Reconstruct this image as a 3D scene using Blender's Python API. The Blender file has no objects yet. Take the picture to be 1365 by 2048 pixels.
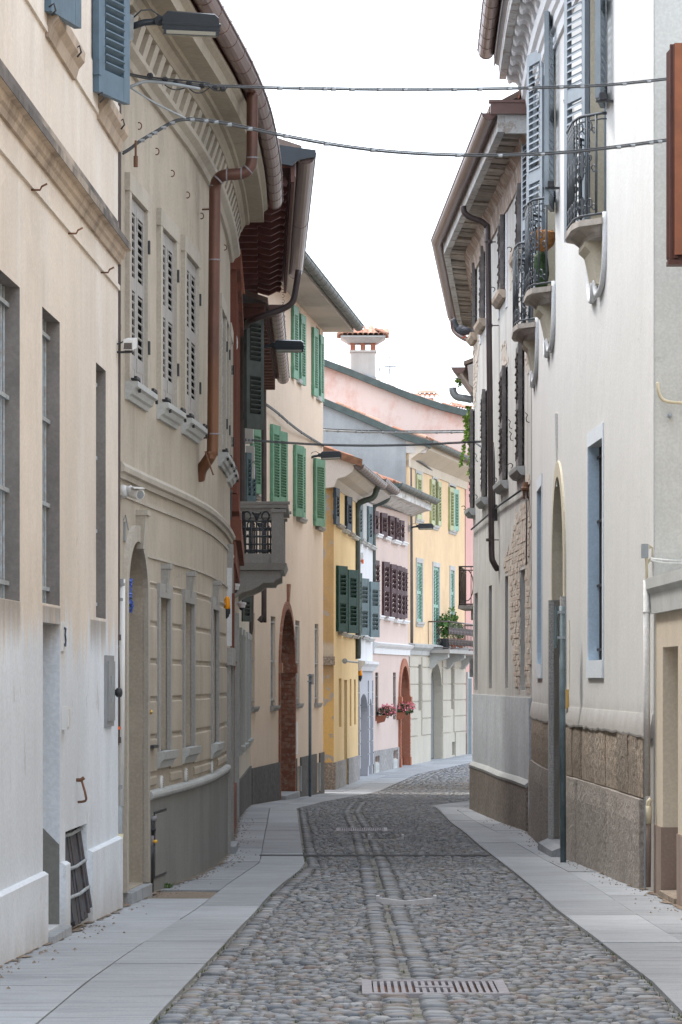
import bpy, math, random
import numpy as np
from mathutils import Vector, Matrix
random.seed(7)
R = math.radians
sc = bpy.context.scene
# ------------------------------------------------------------------ camera, sky, sun, exposure
F, CX, HY, EYE = 7000.0, 682.5, 1360.0, 1.7      # focal length in photo pixels, optical axis, horizon row, eye height
cam_d = bpy.data.cameras.new('camera'); cam = bpy.data.objects.new('camera', cam_d)
sc.collection.objects.link(cam); sc.camera = cam
cam_d.sensor_fit = 'VERTICAL'; cam_d.sensor_height = 36.0; cam_d.sensor_width = 24.0
cam_d.lens = F / 2048 * 36.0
cam_d.shift_y = (HY - 1024) / 2048
cam_d.clip_start = 0.5; cam_d.clip_end = 2000
cam.location = (0, 0, EYE); cam.rotation_euler = (R(90), 0, 0)
SUN_AZ, SUN_EL = R(-52), R(62)
world = bpy.data.worlds.new("World"); sc.world = world; world.use_nodes = True
wn = world.node_tree.nodes; wl = world.node_tree.links; wn.clear()
wo = wn.new('ShaderNodeOutputWorld'); bg = wn.new('ShaderNodeBackground'); sky = wn.new('ShaderNodeTexSky')
sky.sky_type = 'NISHITA'; sky.sun_disc = False; sky.sun_elevation = SUN_EL; sky.sun_rotation = SUN_AZ
sky.air_density = 1.0; sky.dust_density = 6.0; sky.ozone_density = 1.0
mixw = wn.new('ShaderNodeMix'); mixw.data_type = 'RGBA'; mixw.inputs[0].default_value = 0.72
mixw.inputs[7].default_value = (8.8, 9.6, 10.7, 1)          # bright thin cloud veil over the clear sky
wl.new(sky.outputs[0], mixw.inputs[6]); wl.new(mixw.outputs[2], bg.inputs[0]); wl.new(bg.outputs[0], wo.inputs[0])
bg.inputs[1].default_value = 0.13
sun_d = bpy.data.lights.new('sun', 'SUN'); sun_d.energy = 1.2; sun_d.angle = R(10); sun_d.color = (1, .965, .91)
sun = bpy.data.objects.new('sun', sun_d); sc.collection.objects.link(sun); sun.location = (-30, 40, 60)
sdir = Vector((math.sin(SUN_AZ) * math.cos(SUN_EL), math.cos(SUN_AZ) * math.cos(SUN_EL), math.sin(SUN_EL)))
sun.rotation_euler = sdir.to_track_quat('Z', 'Y').to_euler()
sc.view_settings.view_transform = 'Standard'; sc.view_settings.look = 'None'
sc.view_settings.exposure = 1.35; sc.view_settings.gamma = 1.0; sc.view_settings.use_curve_mapping = False
sc.cycles.max_bounces = 8; sc.cycles.diffuse_bounces = 5

# ------------------------------------------------------------------ helpers: objects
LOC = {}
def link(o): sc.collection.objects.link(o); return o
def thing(name, label, cat, loc, group=None):
    o = link(bpy.data.objects.new(name, None)); o.location = loc; o.empty_display_size = .2
    o['label'] = label; o['category'] = cat
    if group: o['group'] = group
    LOC[o.name] = Vector(loc); return o
class MB:
    def __init__(s): s.v = []; s.f = []
    def add(s, vs, fs):
        b = len(s.v); s.v += [tuple(v) for v in vs]; s.f += [tuple(i + b for i in f) for f in fs]
    def hexa(s, p):   # 8 corner points, bottom ring then top ring
        s.add(p, [(0,3,2,1),(4,5,6,7),(0,1,5,4),(1,2,6,5),(2,3,7,6),(3,0,4,7)])
    def box(s, fr, a0, a1, d0, d1, z0, z1):
        s.hexa([fr(a0,d0,z0),fr(a1,d0,z0),fr(a1,d1,z0),fr(a0,d1,z0),fr(a0,d0,z1),fr(a1,d0,z1),fr(a1,d1,z1),fr(a0,d1,z1)])
    def cube(s, x0,x1,y0,y1,z0,z1):
        s.box(lambda a,d,z: Vector((a,d,z)), x0,x1,y0,y1,z0,z1)
    def prism(s, ring0, ring1):
        n = len(ring0); s.add(list(ring0)+list(ring1), [tuple(range(n))[::-1], tuple(range(n,2*n))] + [(i,(i+1)%n,n+(i+1)%n,n+i) for i in range(n)])
    def loft(s, rings, closed=True, caps=True):
        n = len(rings[0]); fs = []
        for k in range(len(rings)-1):
            for i in range(n if closed else n-1):
                j = (i+1) % n; fs.append((k*n+i, k*n+j, (k+1)*n+j, (k+1)*n+i))
        if caps and closed:
            fs.append(tuple(range(n))[::-1]); m = (len(rings)-1)*n; fs.append(tuple(range(m, m+n)))
        s.add([p for r in rings for p in r], fs)
    def tube(s, pts, r, n=8, caps=True):
        pts = [Vector(p) for p in pts]; rings = []; up = None
        for i, p in enumerate(pts):
            t = (pts[min(i+1,len(pts)-1)] - pts[max(i-1,0)]).normalized()
            if up is None:
                up = Vector((0,0,1)) if abs(t.z) < .9 else Vector((0,1,0))
            up = (up - t*up.dot(t)).normalized(); b = t.cross(up)
            rr = r[i] if isinstance(r, (list,tuple)) else r
            rings.append([p + (up*math.cos(2*math.pi*k/n) + b*math.sin(2*math.pi*k/n))*rr for k in range(n)])
        s.loft(rings, True, caps)
    def lathe(s, c, axis, prof, n=12):    # prof: (distance along axis, radius)
        axis = Vector(axis).normalized(); up = Vector((0,0,1)) if abs(axis.z) < .9 else Vector((1,0,0))
        u = (up - axis*up.dot(axis)).normalized(); b = axis.cross(u); c = Vector(c)
        s.loft([[c + axis*h + (u*math.cos(2*math.pi*k/n)+b*math.sin(2*math.pi*k/n))*max(r,1e-4) for k in range(n)] for h, r in prof])
def mesh_of(name, mb, mat, off=Vector((0,0,0)), smooth=False):
    me = bpy.data.meshes.new(name)
    v = np.array(mb.v, dtype=float).reshape(-1,3) - np.array(off)
    me.from_pydata(v.tolist(), [], mb.f)
    if mat: me.materials.append(mat)
    if smooth: me.polygons.foreach_set('use_smooth', [True]*len(me.polygons))
    me.update(); return me
def part(name, mb, mat, parent, kind=None, label=None, smooth=False):
    off = LOC[parent.name]
    o = link(bpy.data.objects.new(name, mesh_of(name, mb, mat, off, smooth))); o.parent = parent; LOC[o.name] = off
    if kind: o['kind'] = kind
    if label: o['label'] = label
    return o
def inst(name, me, parent, M):
    o = link(bpy.data.objects.new(name, me)); o.parent = parent
    o.matrix_basis = Matrix.Translation(-LOC[parent.name]) @ M; LOC[o.name] = LOC[parent.name]; return o
def solo(name, mb, mat, loc, label=None, cat=None, group=None, kind=None, smooth=False):
    o = link(bpy.data.objects.new(name, mesh_of(name, mb, mat, Vector(loc), smooth))); o.location = loc; LOC[o.name] = Vector(loc)
    if label: o['label'] = label
    if cat: o['category'] = cat
    if group: o['group'] = group
    if kind: o['kind'] = kind
    return o
def frame_m(O, t, n):
    M = Matrix.Identity(4)
    for i, ax in enumerate((t, n, Vector((0,0,1)))):
        for k in range(3): M[k][i] = ax[k]
    M.translation = O; return M
# ------------------------------------------------------------------ helpers: ground and facades
ZT = [(0,-1.15),(10,-1.33),(18,-1.485),(25,-1.63),(28,-1.655),(34,-1.75),(37.5,-1.785),(42,-1.82),(46,-1.89),(50,-1.94),(53.5,-1.975),(58,-2.07),(71,-2.3),(75,-2.35),(82,-2.34),(94,-2.29),(105,-2.24),(140,-2.1),(900,-2.1)]
ZY = [a for a,b in ZT]; ZZ = [b for a,b in ZT]
def zg(Y): return EYE + float(np.interp(Y, ZY, ZZ))
def ground(px, py):
    lo, hi = 2.0, 400.0
    for _ in range(60):
        m = (lo+hi)/2
        if -(zg(m)-EYE)*F/m > py-HY: lo = m
        else: hi = m
    return Vector(((px-CX)/F*lo, lo, zg(lo)))
def W3(px, py, Y): return Vector(((px-CX)/F*Y, Y, EYE+(HY-py)/F*Y))
class Fac:
    def __init__(s, pts, side):
        s.p = [Vector((x,y)) for x,y in pts]; s.side = side; s.u = [0]
        for a,b in zip(s.p, s.p[1:]): s.u.append(s.u[-1]+(b-a).length)
        sn = []
        for a,b in zip(s.p, s.p[1:]):
            t = (b-a).normalized(); sn.append(Vector((t.y,-t.x))*side)
        s.n = [sn[0]] + [(sn[i]+sn[i+1]).normalized() for i in range(len(sn)-1)] + [sn[-1]]
        s.L = s.u[-1]
    def XY(s, u, d=0):
        k = 0
        while k < len(s.u)-2 and u > s.u[k+1]: k += 1
        f = (u-s.u[k])/(s.u[k+1]-s.u[k]); n = s.n[k].lerp(s.n[k+1], min(max(f,0),1))
        return s.p[k] + (s.p[k+1]-s.p[k])*f + n*d
    def P(s, u, d, z): q = s.XY(u,d); return Vector((q.x,q.y,z))
    def at(s, px, d=0):
        k = (px-CX)/F; g = [(p+n*d).x-k*(p+n*d).y for p,n in zip(s.p,s.n)]
        for i in range(len(g)-1):
            if g[i]*g[i+1] <= 0 and g[i] != g[i+1]: return s.u[i]+(s.u[i+1]-s.u[i])*g[i]/(g[i]-g[i+1])
        e0 = s.u[0] + (s.u[1]-s.u[0])*g[0]/(g[0]-g[1]) if g[0] != g[1] else 0
        e1 = s.u[-2] + (s.u[-1]-s.u[-2])*g[-2]/(g[-2]-g[-1]) if g[-1] != g[-2] else s.L
        return e0 if abs(e0-s.u[0]) < abs(e1-s.L) else e1
    def z(s, px, py, d=0): return EYE + (HY-py)/F*s.XY(s.at(px,d),d).y
    def pt(s, px, py, d=0): u = s.at(px,d); return s.P(u,d,s.z(px,py,d))
    def fr(s, u):        # local frame: along, outward, up(world z)
        O = s.XY(u); e = .05; t = (s.XY(u+e)-s.XY(u-e)).normalized(); n = Vector((t.y,-t.x))*s.side
        f = lambda a,d,z: Vector((O.x+t.x*a+n.x*d, O.y+t.y*a+n.y*d, z))
        f.t = Vector((t.x,t.y,0)); f.n = Vector((n.x,n.y,0)); f.O = Vector((O.x,O.y,0)); return f
    def op(s, x0, x1, y0, y1, xr=None, rec=.25, **k):
        ua, ub = sorted((s.at(x0), s.at(x1))); xr = (x0+x1)/2 if xr is None else xr
        return dict(u0=ua, u1=ub, z0=s.z(xr,y1), z1=s.z(xr,y0), rec=rec, **k)
    def us(s, u0, u1, step=.8):
        n = max(1, int(math.ceil((u1-u0)/step))); L = [u0+(u1-u0)*i/n for i in range(n+1)]
        return sorted(set(L+[u for u in s.u if u0 < u < u1]))
    def sweep(s, mb, u0, u1, prof, step=.8):
        mb.loft([[s.P(u,d,z) for d,z in prof] for u in s.us(u0,u1,step)])
def band(fac, u0, u1, d0, d1, z0, z1):
    m = MB(); fac.sweep(m, u0, u1, [(d0,z0),(d1,z0),(d1,z1),(d0,z1)]); return m
def smooth_pts(pts, k=4):
    out = []; P = [Vector(p) for p in pts]
    for i in range(len(P)-1):
        p0,p1,p2,p3 = P[max(i-1,0)],P[i],P[i+1],P[min(i+2,len(P)-1)]
        for j in range(k):
            t = j/k; out.append(tuple(.5*((2*p1)+(p2-p0)*t+(2*p0-5*p1+4*p2-p3)*t*t+(3*p1-p0-3*p2+p3)*t**3)))
    out.append(tuple(P[-1])); return out
def build_wall(house, fac, mat, zt, ops=(), u0=0, u1=None, zb=None, depth=6, name='wall', sides=True, rmat=None):
    u1 = fac.L if u1 is None else u1
    zb = min(zg(fac.XY(u).y) for u in (u0,u1)) - .35 if zb is None else zb
    us = set(round(u,4) for u in fac.us(u0,u1,.5)); zs = {round(zb,4), round(zt,4)}
    for o in ops:
        for k in ('u0','u1'): us.add(round(min(max(o[k],u0),u1),4))
        for k in ('z0','z1'): zs.add(round(min(max(o[k],zb),zt),4))
    us = sorted(us); zs = sorted(zs); m = MB(); rvs = []
    for i in range(len(us)-1):
        for j in range(len(zs)-1):
            uc = (us[i]+us[i+1])/2; zc = (zs[j]+zs[j+1])/2
            if any(o['u0'] < uc < o['u1'] and o['z0'] < zc < o['z1'] for o in ops): continue
            m.add([fac.P(us[i],0,zs[j]),fac.P(us[i+1],0,zs[j]),fac.P(us[i+1],0,zs[j+1]),fac.P(us[i],0,zs[j+1])], [(0,1,2,3)])
    for o in ops:
        a,b,c,e,r = o['u0'],o['u1'],max(o['z0'],zb),o['z1'],-o['rec']
        t = m
        if o.get('rm'): t = MB(); rvs.append(t)
        if o.get('spring'):
            sp = o['spring']; h = (b-a)/2; cu = (a+b)/2; N = 14
            cv = [(cu-h*math.cos(math.pi*i/N), sp+(e-sp)*math.sin(math.pi*i/N)**o.get('pw',1)) for i in range(N+1)]
            for (ua,za),(ub,zb2) in zip(cv,cv[1:]):
                m.add([fac.P(ua,0,za),fac.P(ub,0,zb2),fac.P(ub,0,e),fac.P(ua,0,e)], [(0,1,2,3)])
                t.add([fac.P(ua,0,za),fac.P(ub,0,zb2),fac.P(ub,r,zb2),fac.P(ua,r,za)], [(0,1,2,3)])
            top = sp
        else:
            t.add([fac.P(a,0,e),fac.P(b,0,e),fac.P(b,r,e),fac.P(a,r,e)], [(0,1,2,3)]); top = e
        for u in (a,b): t.add([fac.P(u,0,c),fac.P(u,0,top),fac.P(u,r,top),fac.P(u,r,c)], [(0,1,2,3)])
        t.add([fac.P(a,0,c),fac.P(b,0,c),fac.P(b,r,c),fac.P(a,r,c)], [(0,1,2,3)])
    if sides:
        for u in (u0,u1): m.add([fac.P(u,0,zb),fac.P(u,-depth,zb),fac.P(u,-depth,zt),fac.P(u,0,zt)], [(0,1,2,3)])
        m.add([fac.P(u0,-depth,zb),fac.P(u1,-depth,zb),fac.P(u1,-depth,zt),fac.P(u0,-depth,zt)], [(0,1,2,3)])
        U = fac.us(u0,u1,2)
        for a,b in zip(U,U[1:]): m.add([fac.P(a,0,zt),fac.P(b,0,zt),fac.P(b,-depth,zt),fac.P(a,-depth,zt)], [(0,1,2,3)])
    w = part(name, m, mat, house)
    for t in rvs: part('reveal', t, rmat, house)
    return w
def fill_window(house, fac, o, fmat, gmat, name='window', bars=None, bmat=None, bd=-.06, cross=True, rec=None):
    """glazed frame at the back of an opening; optional iron bars as sub-parts"""
    u = (o['u0']+o['u1'])/2; f = fac.fr(u); h = (o['u1']-o['u0'])/2; r = -(rec or o['rec']); z0, z1 = o['z0'], o['z1']
    m = MB(); w = .06
    m.box(f,-h,-h+w,r-.02,r+.04,z0,z1); m.box(f,h-w,h,r-.02,r+.04,z0,z1)
    m.box(f,-h+w,h-w,r-.02,r+.04,z0,z0+w); m.box(f,-h+w,h-w,r-.02,r+.04,z1-w,z1)
    if cross: m.box(f,-.03,.03,r-.02,r+.045,z0+w,z1-w); m.box(f,-h+w,h-w,r-.02,r+.03,(z0+z1*2)/3-.02,(z0+z1*2)/3+.02)
    win = part(name, m, fmat, house)
    g = MB(); g.add([f(-h,r-.01,z0),f(h,r-.01,z0),f(h,r-.01,z1),f(-h,r-.01,z1)],[(0,1,2,3)]); part('pane', g, gmat, win)
    if bars:
        k = max(2,int(2*h/bars)); b = MB(); b.tube([f(0,0,z0),f(0,0,z1)],.011,6)
        me = mesh_of('bar', b, bmat, Vector(f(0,0,0)))
        for i in range(k):
            q = f(-h+(i+.5)*2*h/k, bd, 0); inst('bar', me, win, Matrix.Translation(q))
        nz = max(2,int((z1-z0)/.55))
        for i in range(nz+1):
            zz = z0+.1+(z1-z0-.2)*i/nz; c = MB()
            c.box(f,-h+.005,h-.005,bd-.006+.022,bd+.016+.012,zz-.012,zz+.012)
            part('crossbar', c, bmat, win)
    return win
def fill_door(house, fac, o, mat, rec=None, planks=5, name='door', hmat=None):
    u = (o['u0']+o['u1'])/2; f = fac.fr(u); h = (o['u1']-o['u0'])/2; r = -(rec or o['rec']); z0,z1 = o['z0'],o['z1']
    m = MB(); m.box(f,-h,h,r-.05,r,z0,z1); d = part(name, m, mat, house); w = 2*h/planks
    pl = MB(); pl.box(f,-w/2+.006,w/2-.006,r+.001,r+.02,z0+.05,z1-.05)
    me = mesh_of('door_panel', pl, mat, Vector(f(0,0,0)))
    for i in range(planks): inst('door_panel', me, d, Matrix.Translation(f(-h+w*(i+.5),0,0)))
    if hmat:
        k = MB(); k.lathe(f(h*.6,r+.02,z0+1.0), f.n, [(0,.012),(.03,.012),(.035,.03),(.06,.025),(.065,0)],8); part('handle', k, hmat, d)
    return d
def leaf(house, P0, P1, z0, z1, mat, th=.04, pitch=.05, panels=1, sep=False, stile=.055, rail=.09, tilt=42, fill=1.25, solidz=0, back=None):
    """one louvred shutter leaf standing between plan points P0 (hinge) and P1"""
    P0 = Vector((P0.x,P0.y,0)); P1 = Vector((P1.x,P1.y,0)); W = (P1-P0).length; t = (P1-P0)/W; n = Vector((t.y,-t.x,0))
    f = lambda a,d,z: P0+t*a+n*d+Vector((0,0,z))
    m = MB(); h = th/2; st = min(stile, W*.22)
    m.box(f,0,st,-h,h,z0,z1); m.box(f,W-st,W,-h,h,z0,z1)
    rails = [z0+rail/2+solidz] + [z0+solidz+(z1-z0-solidz)*i/panels for i in range(1,panels)] + [z1-rail/2]
    if solidz: m.box(f,st,W-st,-h*.8,h*.8,z0,z0+solidz)
    for zr in rails: m.box(f,st,W-st,-h*.95,h*.95,zr-rail/2,zr+rail/2)
    for zz in (z0+.16, z1-.16): m.box(f,-.012,.03,-h-.008,h+.008,zz-.05,zz+.05)
    s = part('shutter', m, mat, house)
    sl = MB(); a = R(tilt); w = pitch*fill; c, sn = math.cos(a)*w/2*1.25, math.sin(a)*w/2*1.25; tk = .005
    def slat(mm, zc, ff):
        p = []
        for aa in (st-.004, W-st+.004):
            p += [ff(aa,-c,zc-sn-tk),ff(aa,c,zc+sn-tk),ff(aa,c,zc+sn+tk),ff(aa,-c,zc-sn+tk)]
        mm.hexa([p[0],p[4],p[5],p[1],p[3],p[7],p[6],p[2]])
    me = None
    if sep:
        slat(sl, 0, lambda aa,d,z: Vector((aa,d,z))); me = mesh_of('slat', sl, mat)
    for zb, zt2 in zip(rails, rails[1:]):
        k = int((zt2-zb-rail)/pitch)
        for i in range(k):
            zc = zb+rail/2+(i+.5)*(zt2-zb-rail)/k
            if sep: inst('slat', me, s, frame_m(P0+Vector((0,0,zc)), t, n))
            else: slat(sl, zc, f)
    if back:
        shade_panel = MB(); shade_panel.box(f,st-.002,W-st+.002,.004,.009,z0+.02+solidz,z1-.02); part('dark_backing', shade_panel, back, s)  # added near-black panel; shade of the louvre gaps put into its colour
    if not sep: part('louvres', sl, mat, s, kind='stuff')
    return s
def leafp(house, fac, xa, xb, W, y0, y1, mat, da=.04, sgn=1, yx=None, **k):
    """leaf hinged where pixel column xa meets the facade, W wide, its free edge seen at pixel column xb"""
    u = fac.at(xa,da); p0 = fac.XY(u,da); u2 = u+sgn*W; q = fac.XY(u2); e = fac.XY(u2,1)-q; kx = (xb-CX)/F
    d = (kx*q.y-q.x)/(e.x-kx*e.y); d = min(max(d,.03),W*.95+.05); p1 = q+e*d
    zt = EYE+(HY-y0)/F*p0.y; zb = EYE+(HY-y1)/F*p0.y
    return leaf(house, p0, p1, zb, zt, mat, **k)
def sill(house, fac, x0, x1, py, mat, d=.12, th=.08, xr=None, prof=None, name='sill'):
    a,b = sorted((fac.at(x0), fac.at(x1))); z = fac.z((x0+x1)/2 if xr is None else xr, py); m = MB()
    fac.sweep(m, a, b, prof(z) if prof else [(-.05,z-th),(d*.7,z-th),(d*.85,z-th*.45),(d,z-th*.4),(d,z),(-.05,z)]); return part(name, m, mat, house)
def arc_gutter(fac, u0, u1, d, z, r, lip=.02):
    m = MB(); N = 9
    o = [(d-r*math.cos(math.pi*i/N), z-r*math.sin(math.pi*i/N)) for i in range(N+1)]
    i_ = [(d-(r-.008)*math.cos(math.pi*i/N), z-(r-.008)*math.sin(math.pi*i/N)) for i in range(N,-1,-1)]
    fac.sweep(m, u0, u1, o+[(d+r+.012,z),(d+r+.012,z+lip)]+i_, .5)
    N2 = MB()                                       # end stop
    for u in (u0,u1):
        N2.add([fac.P(u,a,b) for a,b in o], [tuple(range(N+1))])
    b = len(m.v); m.v += N2.v; m.f += [tuple(i+b for i in f) for f in N2.f]
    return m
def gutter(house, fac, u0, u1, d, z, r, mat, ring=None):
    g = part('gutter', arc_gutter(fac,u0,u1,d,z,r), mat, house, smooth=False)
    if ring:
        m = MB(); n = int((u1-u0)/ring); N = 8
        for i in range(n+1):
            u = u0+.05+(u1-u0-.1)*i/n; rr = r+.004
            o = [(d-rr*math.cos(math.pi*j/N), z-rr*math.sin(math.pi*j/N)) for j in range(N+1)]+[(d+rr+.014,z+.022)]
            o2 = [(d-(rr-.012)*math.cos(math.pi*j/N), z-(rr-.012)*math.sin(math.pi*j/N)) for j in range(N+1)]+[(d+rr+.004,z+.022)]
            for j in range(len(o)-1):
                m.hexa([fac.P(u-.012,*o[j]),fac.P(u+.012,*o[j]),fac.P(u+.012,*o2[j]),fac.P(u-.012,*o2[j]),fac.P(u-.012,*o[j+1]),fac.P(u+.012,*o[j+1]),fac.P(u+.012,*o2[j+1]),fac.P(u-.012,*o2[j+1])])
        part('gutter_brackets', m, mat, g, kind='stuff')
    return g
def roof_slab(house, fac, u0, u1, ov, zt, mat, run=5, rise=1.9, th=.07):
    m = MB(); fac.sweep(m, u0, u1, [(ov,zt),(ov,zt+th),(-run,zt+rise+th),(-run,zt+rise)]); return part('roof', m, mat, house)
def spiral(f, a, z, r, turns, sgn, d=0, n=14, start=0):
    return [f(a+sgn*r*(1-.75*i/n)*math.cos(start+turns*2*math.pi*i/n), d, z+r*(1-.75*i/n)*math.sin(start+turns*2*math.pi*i/n)) for i in range(n+1)]
# ------------------------------------------------------------------ materials
class NB:
    def __init__(s, name):
        s.m = bpy.data.materials.new(name); s.m.use_nodes = True; s.n = s.m.node_tree.nodes; s.l = s.m.node_tree.links; s.n.clear()
        s.out = s.n.new('ShaderNodeOutputMaterial'); s.b = s.n.new('ShaderNodeBsdfPrincipled'); s.l.new(s.b.outputs[0], s.out.inputs[0])
        s.geo = s.n.new('ShaderNodeNewGeometry')
    def set(s, sock, v):
        if hasattr(v,'links') or hasattr(v,'is_linked'): s.l.new(v, sock)
        else: sock.default_value = v
    def math(s, op, a, b=0, clamp=False):
        n = s.n.new('ShaderNodeMath'); n.operation = op; n.use_clamp = clamp; s.set(n.inputs[0],a); s.set(n.inputs[1],b); return n.outputs[0]
    def pos(s, scale=(1,1,1), rot=(0,0,0)):
        n = s.n.new('ShaderNodeMapping'); s.l.new(s.geo.outputs['Position'], n.inputs[0]); n.inputs['Scale'].default_value = scale; n.inputs['Rotation'].default_value = rot; return n.outputs[0]
    def noise(s, scale, vec=None, detail=4, rough=.6, sc=(1,1,1)):
        n = s.n.new('ShaderNodeTexNoise'); s.l.new(vec or s.pos(sc), n.inputs['Vector']); n.inputs['Scale'].default_value = scale
        n.inputs['Detail'].default_value = detail; n.inputs['Roughness'].default_value = rough; return n.outputs[0]
    def ramp(s, v, lo, hi, a=0, b=1):
        n = s.n.new('ShaderNodeMapRange'); n.interpolation_type = 'SMOOTHSTEP'; s.set(n.inputs[0],v)
        for i,x in enumerate((lo,hi,a,b)): s.set(n.inputs[1+i], x)
        return n.outputs[0]
    def mix(s, f, a, b, mode='MIX'):
        n = s.n.new('ShaderNodeMix'); n.data_type = 'RGBA'; n.blend_type = mode; s.set(n.inputs[0], f)
        for i,x in ((6,a),(7,b)):
            if isinstance(x,(tuple,list)): n.inputs[i].default_value = (*x[:3],1)
            else: s.set(n.inputs[i], x)
        return n.outputs[2]
    def sepz(s):
        n = s.n.new('ShaderNodeSeparateXYZ'); s.l.new(s.geo.outputs['Position'], n.inputs[0]); return n.outputs
    def fin(s, col, rough=.9, bump=None, bs=.3, dist=.01, metal=0, spec=.3):
        if isinstance(col,(tuple,list)): s.b.inputs['Base Color'].default_value = (*col[:3],1)
        else: s.l.new(col, s.b.inputs['Base Color'])
        s.set(s.b.inputs['Roughness'], rough); s.b.inputs['Metallic'].default_value = metal; s.b.inputs['Specular IOR Level'].default_value = spec
        if bump is not None:
            n = s.n.new('ShaderNodeBump'); n.inputs['Strength'].default_value = bs; n.inputs['Distance'].default_value = dist
            s.l.new(bump, n.inputs['Height']); s.l.new(n.outputs[0], s.b.inputs['Normal'])
        return s.m
def mul(c, k): return tuple(x*k for x in c[:3])
def plaster(name, col, mott=.14, streak=.16, stain=None, zones=(), bs=.25, rough=.92, extra=None, mscale=.55, fine=45, fmix=.14):
    b = NB(name)
    c = b.mix(b.ramp(b.noise(mscale,detail=6,rough=.65),.3,.72), mul(col,1-mott), mul(col,1+mott*.55))
    st = b.noise(1.0, b.pos((3.2,3.2,.16)), 5, .65)
    c = b.mix(b.ramp(st,.42,.75,0,streak*2.0), c, stain or mul(col,.62))
    st2 = b.noise(1.0, b.pos((5.5,5.5,.1)), 4, .6)
    c = b.mix(b.ramp(st2,.55,.8,0,streak*1.6), c, mul(col,1.2))
    vo = b.n.new('ShaderNodeTexVoronoi'); vo.feature = 'F1'; b.l.new(b.pos((.8,.8,.55)), vo.inputs['Vector']); vo.inputs['Scale'].default_value = .9
    hs = b.n.new('ShaderNodeSeparateColor'); b.l.new(vo.outputs['Color'], hs.inputs[0])
    c = b.mix(b.math('MULTIPLY', b.ramp(hs.outputs[0],.62,.66), b.ramp(b.noise(2.2,detail=6,rough=.7),.42,.60,0,mott*2.0)), c, mul(col,1.14))
    wv = b.n.new('ShaderNodeTexVoronoi'); wv.feature = 'DISTANCE_TO_EDGE'; wv.inputs['Scale'].default_value = .55
    nv = b.n.new('ShaderNodeTexNoise'); nv.inputs['Scale'].default_value = 2.0; nv.inputs['Detail'].default_value = 6; b.l.new(b.geo.outputs['Position'], nv.inputs['Vector'])
    ad = b.n.new('ShaderNodeVectorMath'); ad.operation = 'MULTIPLY_ADD'; b.l.new(nv.outputs['Color'], ad.inputs[0]); ad.inputs[1].default_value = (.9,.9,.9); b.l.new(b.geo.outputs['Position'], ad.inputs[2]); b.l.new(ad.outputs[0], wv.inputs['Vector'])
    c = b.mix(b.math('MULTIPLY', b.ramp(wv.outputs['Distance'],.0,.006,1,0), b.ramp(b.noise(.7,detail=3),.56,.66,0,.38)), c, mul(col,.42))
    dk = b.ramp(b.noise(1.0,b.pos((1.4,1.4,.5)),8,.75),.60,.72,0,mott*2.2); c = b.mix(dk, c, stain or mul(col,.6))
    z = b.sepz()[2]
    for zz, amp, zc, soft in zones:                 # paint / limewash boundary: below zz the wall is zc
        nz = b.math('ADD', b.math('MULTIPLY', b.math('SUBTRACT', b.noise(1.0,b.pos((4,4,.5)),5,.7), .5), amp*2), zz)
        m = b.ramp(b.math('SUBTRACT', z, nz), -soft, soft, 1, 0)
        zc2 = b.mix(b.ramp(st,.4,.75,0,streak*1.8), b.mix(b.ramp(b.noise(.9,detail=5),.35,.7), mul(zc,.9), mul(zc,1.06)), mul(zc,.72))
        c = b.mix(m, c, zc2)
    if extra: c = extra(b, c, z)
    f1 = b.noise(fine, detail=3); f2 = b.noise(6, detail=3)
    c = b.mix(b.ramp(f1,.42,.62,0,fmix), c, mul(col,.55)); c = b.mix(b.ramp(f1,.5,.36,0,fmix*.6), c, mul(col,1.5))
    return b.fin(c, rough, b.math('ADD', b.math('MULTIPLY', b.noise(1.3,detail=2), 2.2), b.math('ADD', b.math('MULTIPLY',f1,.5), f2)), bs, .014)
def simple(name, col, rough=.6, var=.15, metal=0, scale=6, spec=.4, bs=.1, rust=None, ra=.0):
    b = NB(name); n = b.noise(scale, detail=5, rough=.65)
    c = b.mix(b.ramp(n,.3,.7), mul(col,1-var), mul(col,1+var))
    if rust: c = b.mix(b.ramp(b.noise(scale*1.7,detail=6,rough=.7),.5-ra*.1,.68-ra*.1,0,ra), c, rust)
    return b.fin(c, rough, b.noise(scale*8,detail=2), bs, .004, metal, spec)
def stone(name, cols, scale=90, rough=.85, bs=.5, big=1.2, island=0.12, dist=.006):
    b = NB(name); n1 = b.noise(scale,detail=3,rough=.7); n2 = b.noise(big,detail=5)
    oi = b.n.new('ShaderNodeObjectInfo')
    c = b.mix(b.ramp(n1,.35,.65), cols[0], cols[1]); c = b.mix(b.ramp(n2,.35,.72,0,.6), c, cols[2])
    k = b.math('ADD', b.math('MULTIPLY', oi.outputs['Random'], island*2), 1-island)
    g = b.n.new('ShaderNodeCombineXYZ'); [b.l.new(k, g.inputs[i]) for i in range(3)]
    c = b.mix(1.0, c, g.outputs[0], 'MULTIPLY')
    return b.fin(c, rough, b.math('ADD', n1, b.noise(9,detail=4)), bs, dist)
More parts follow.
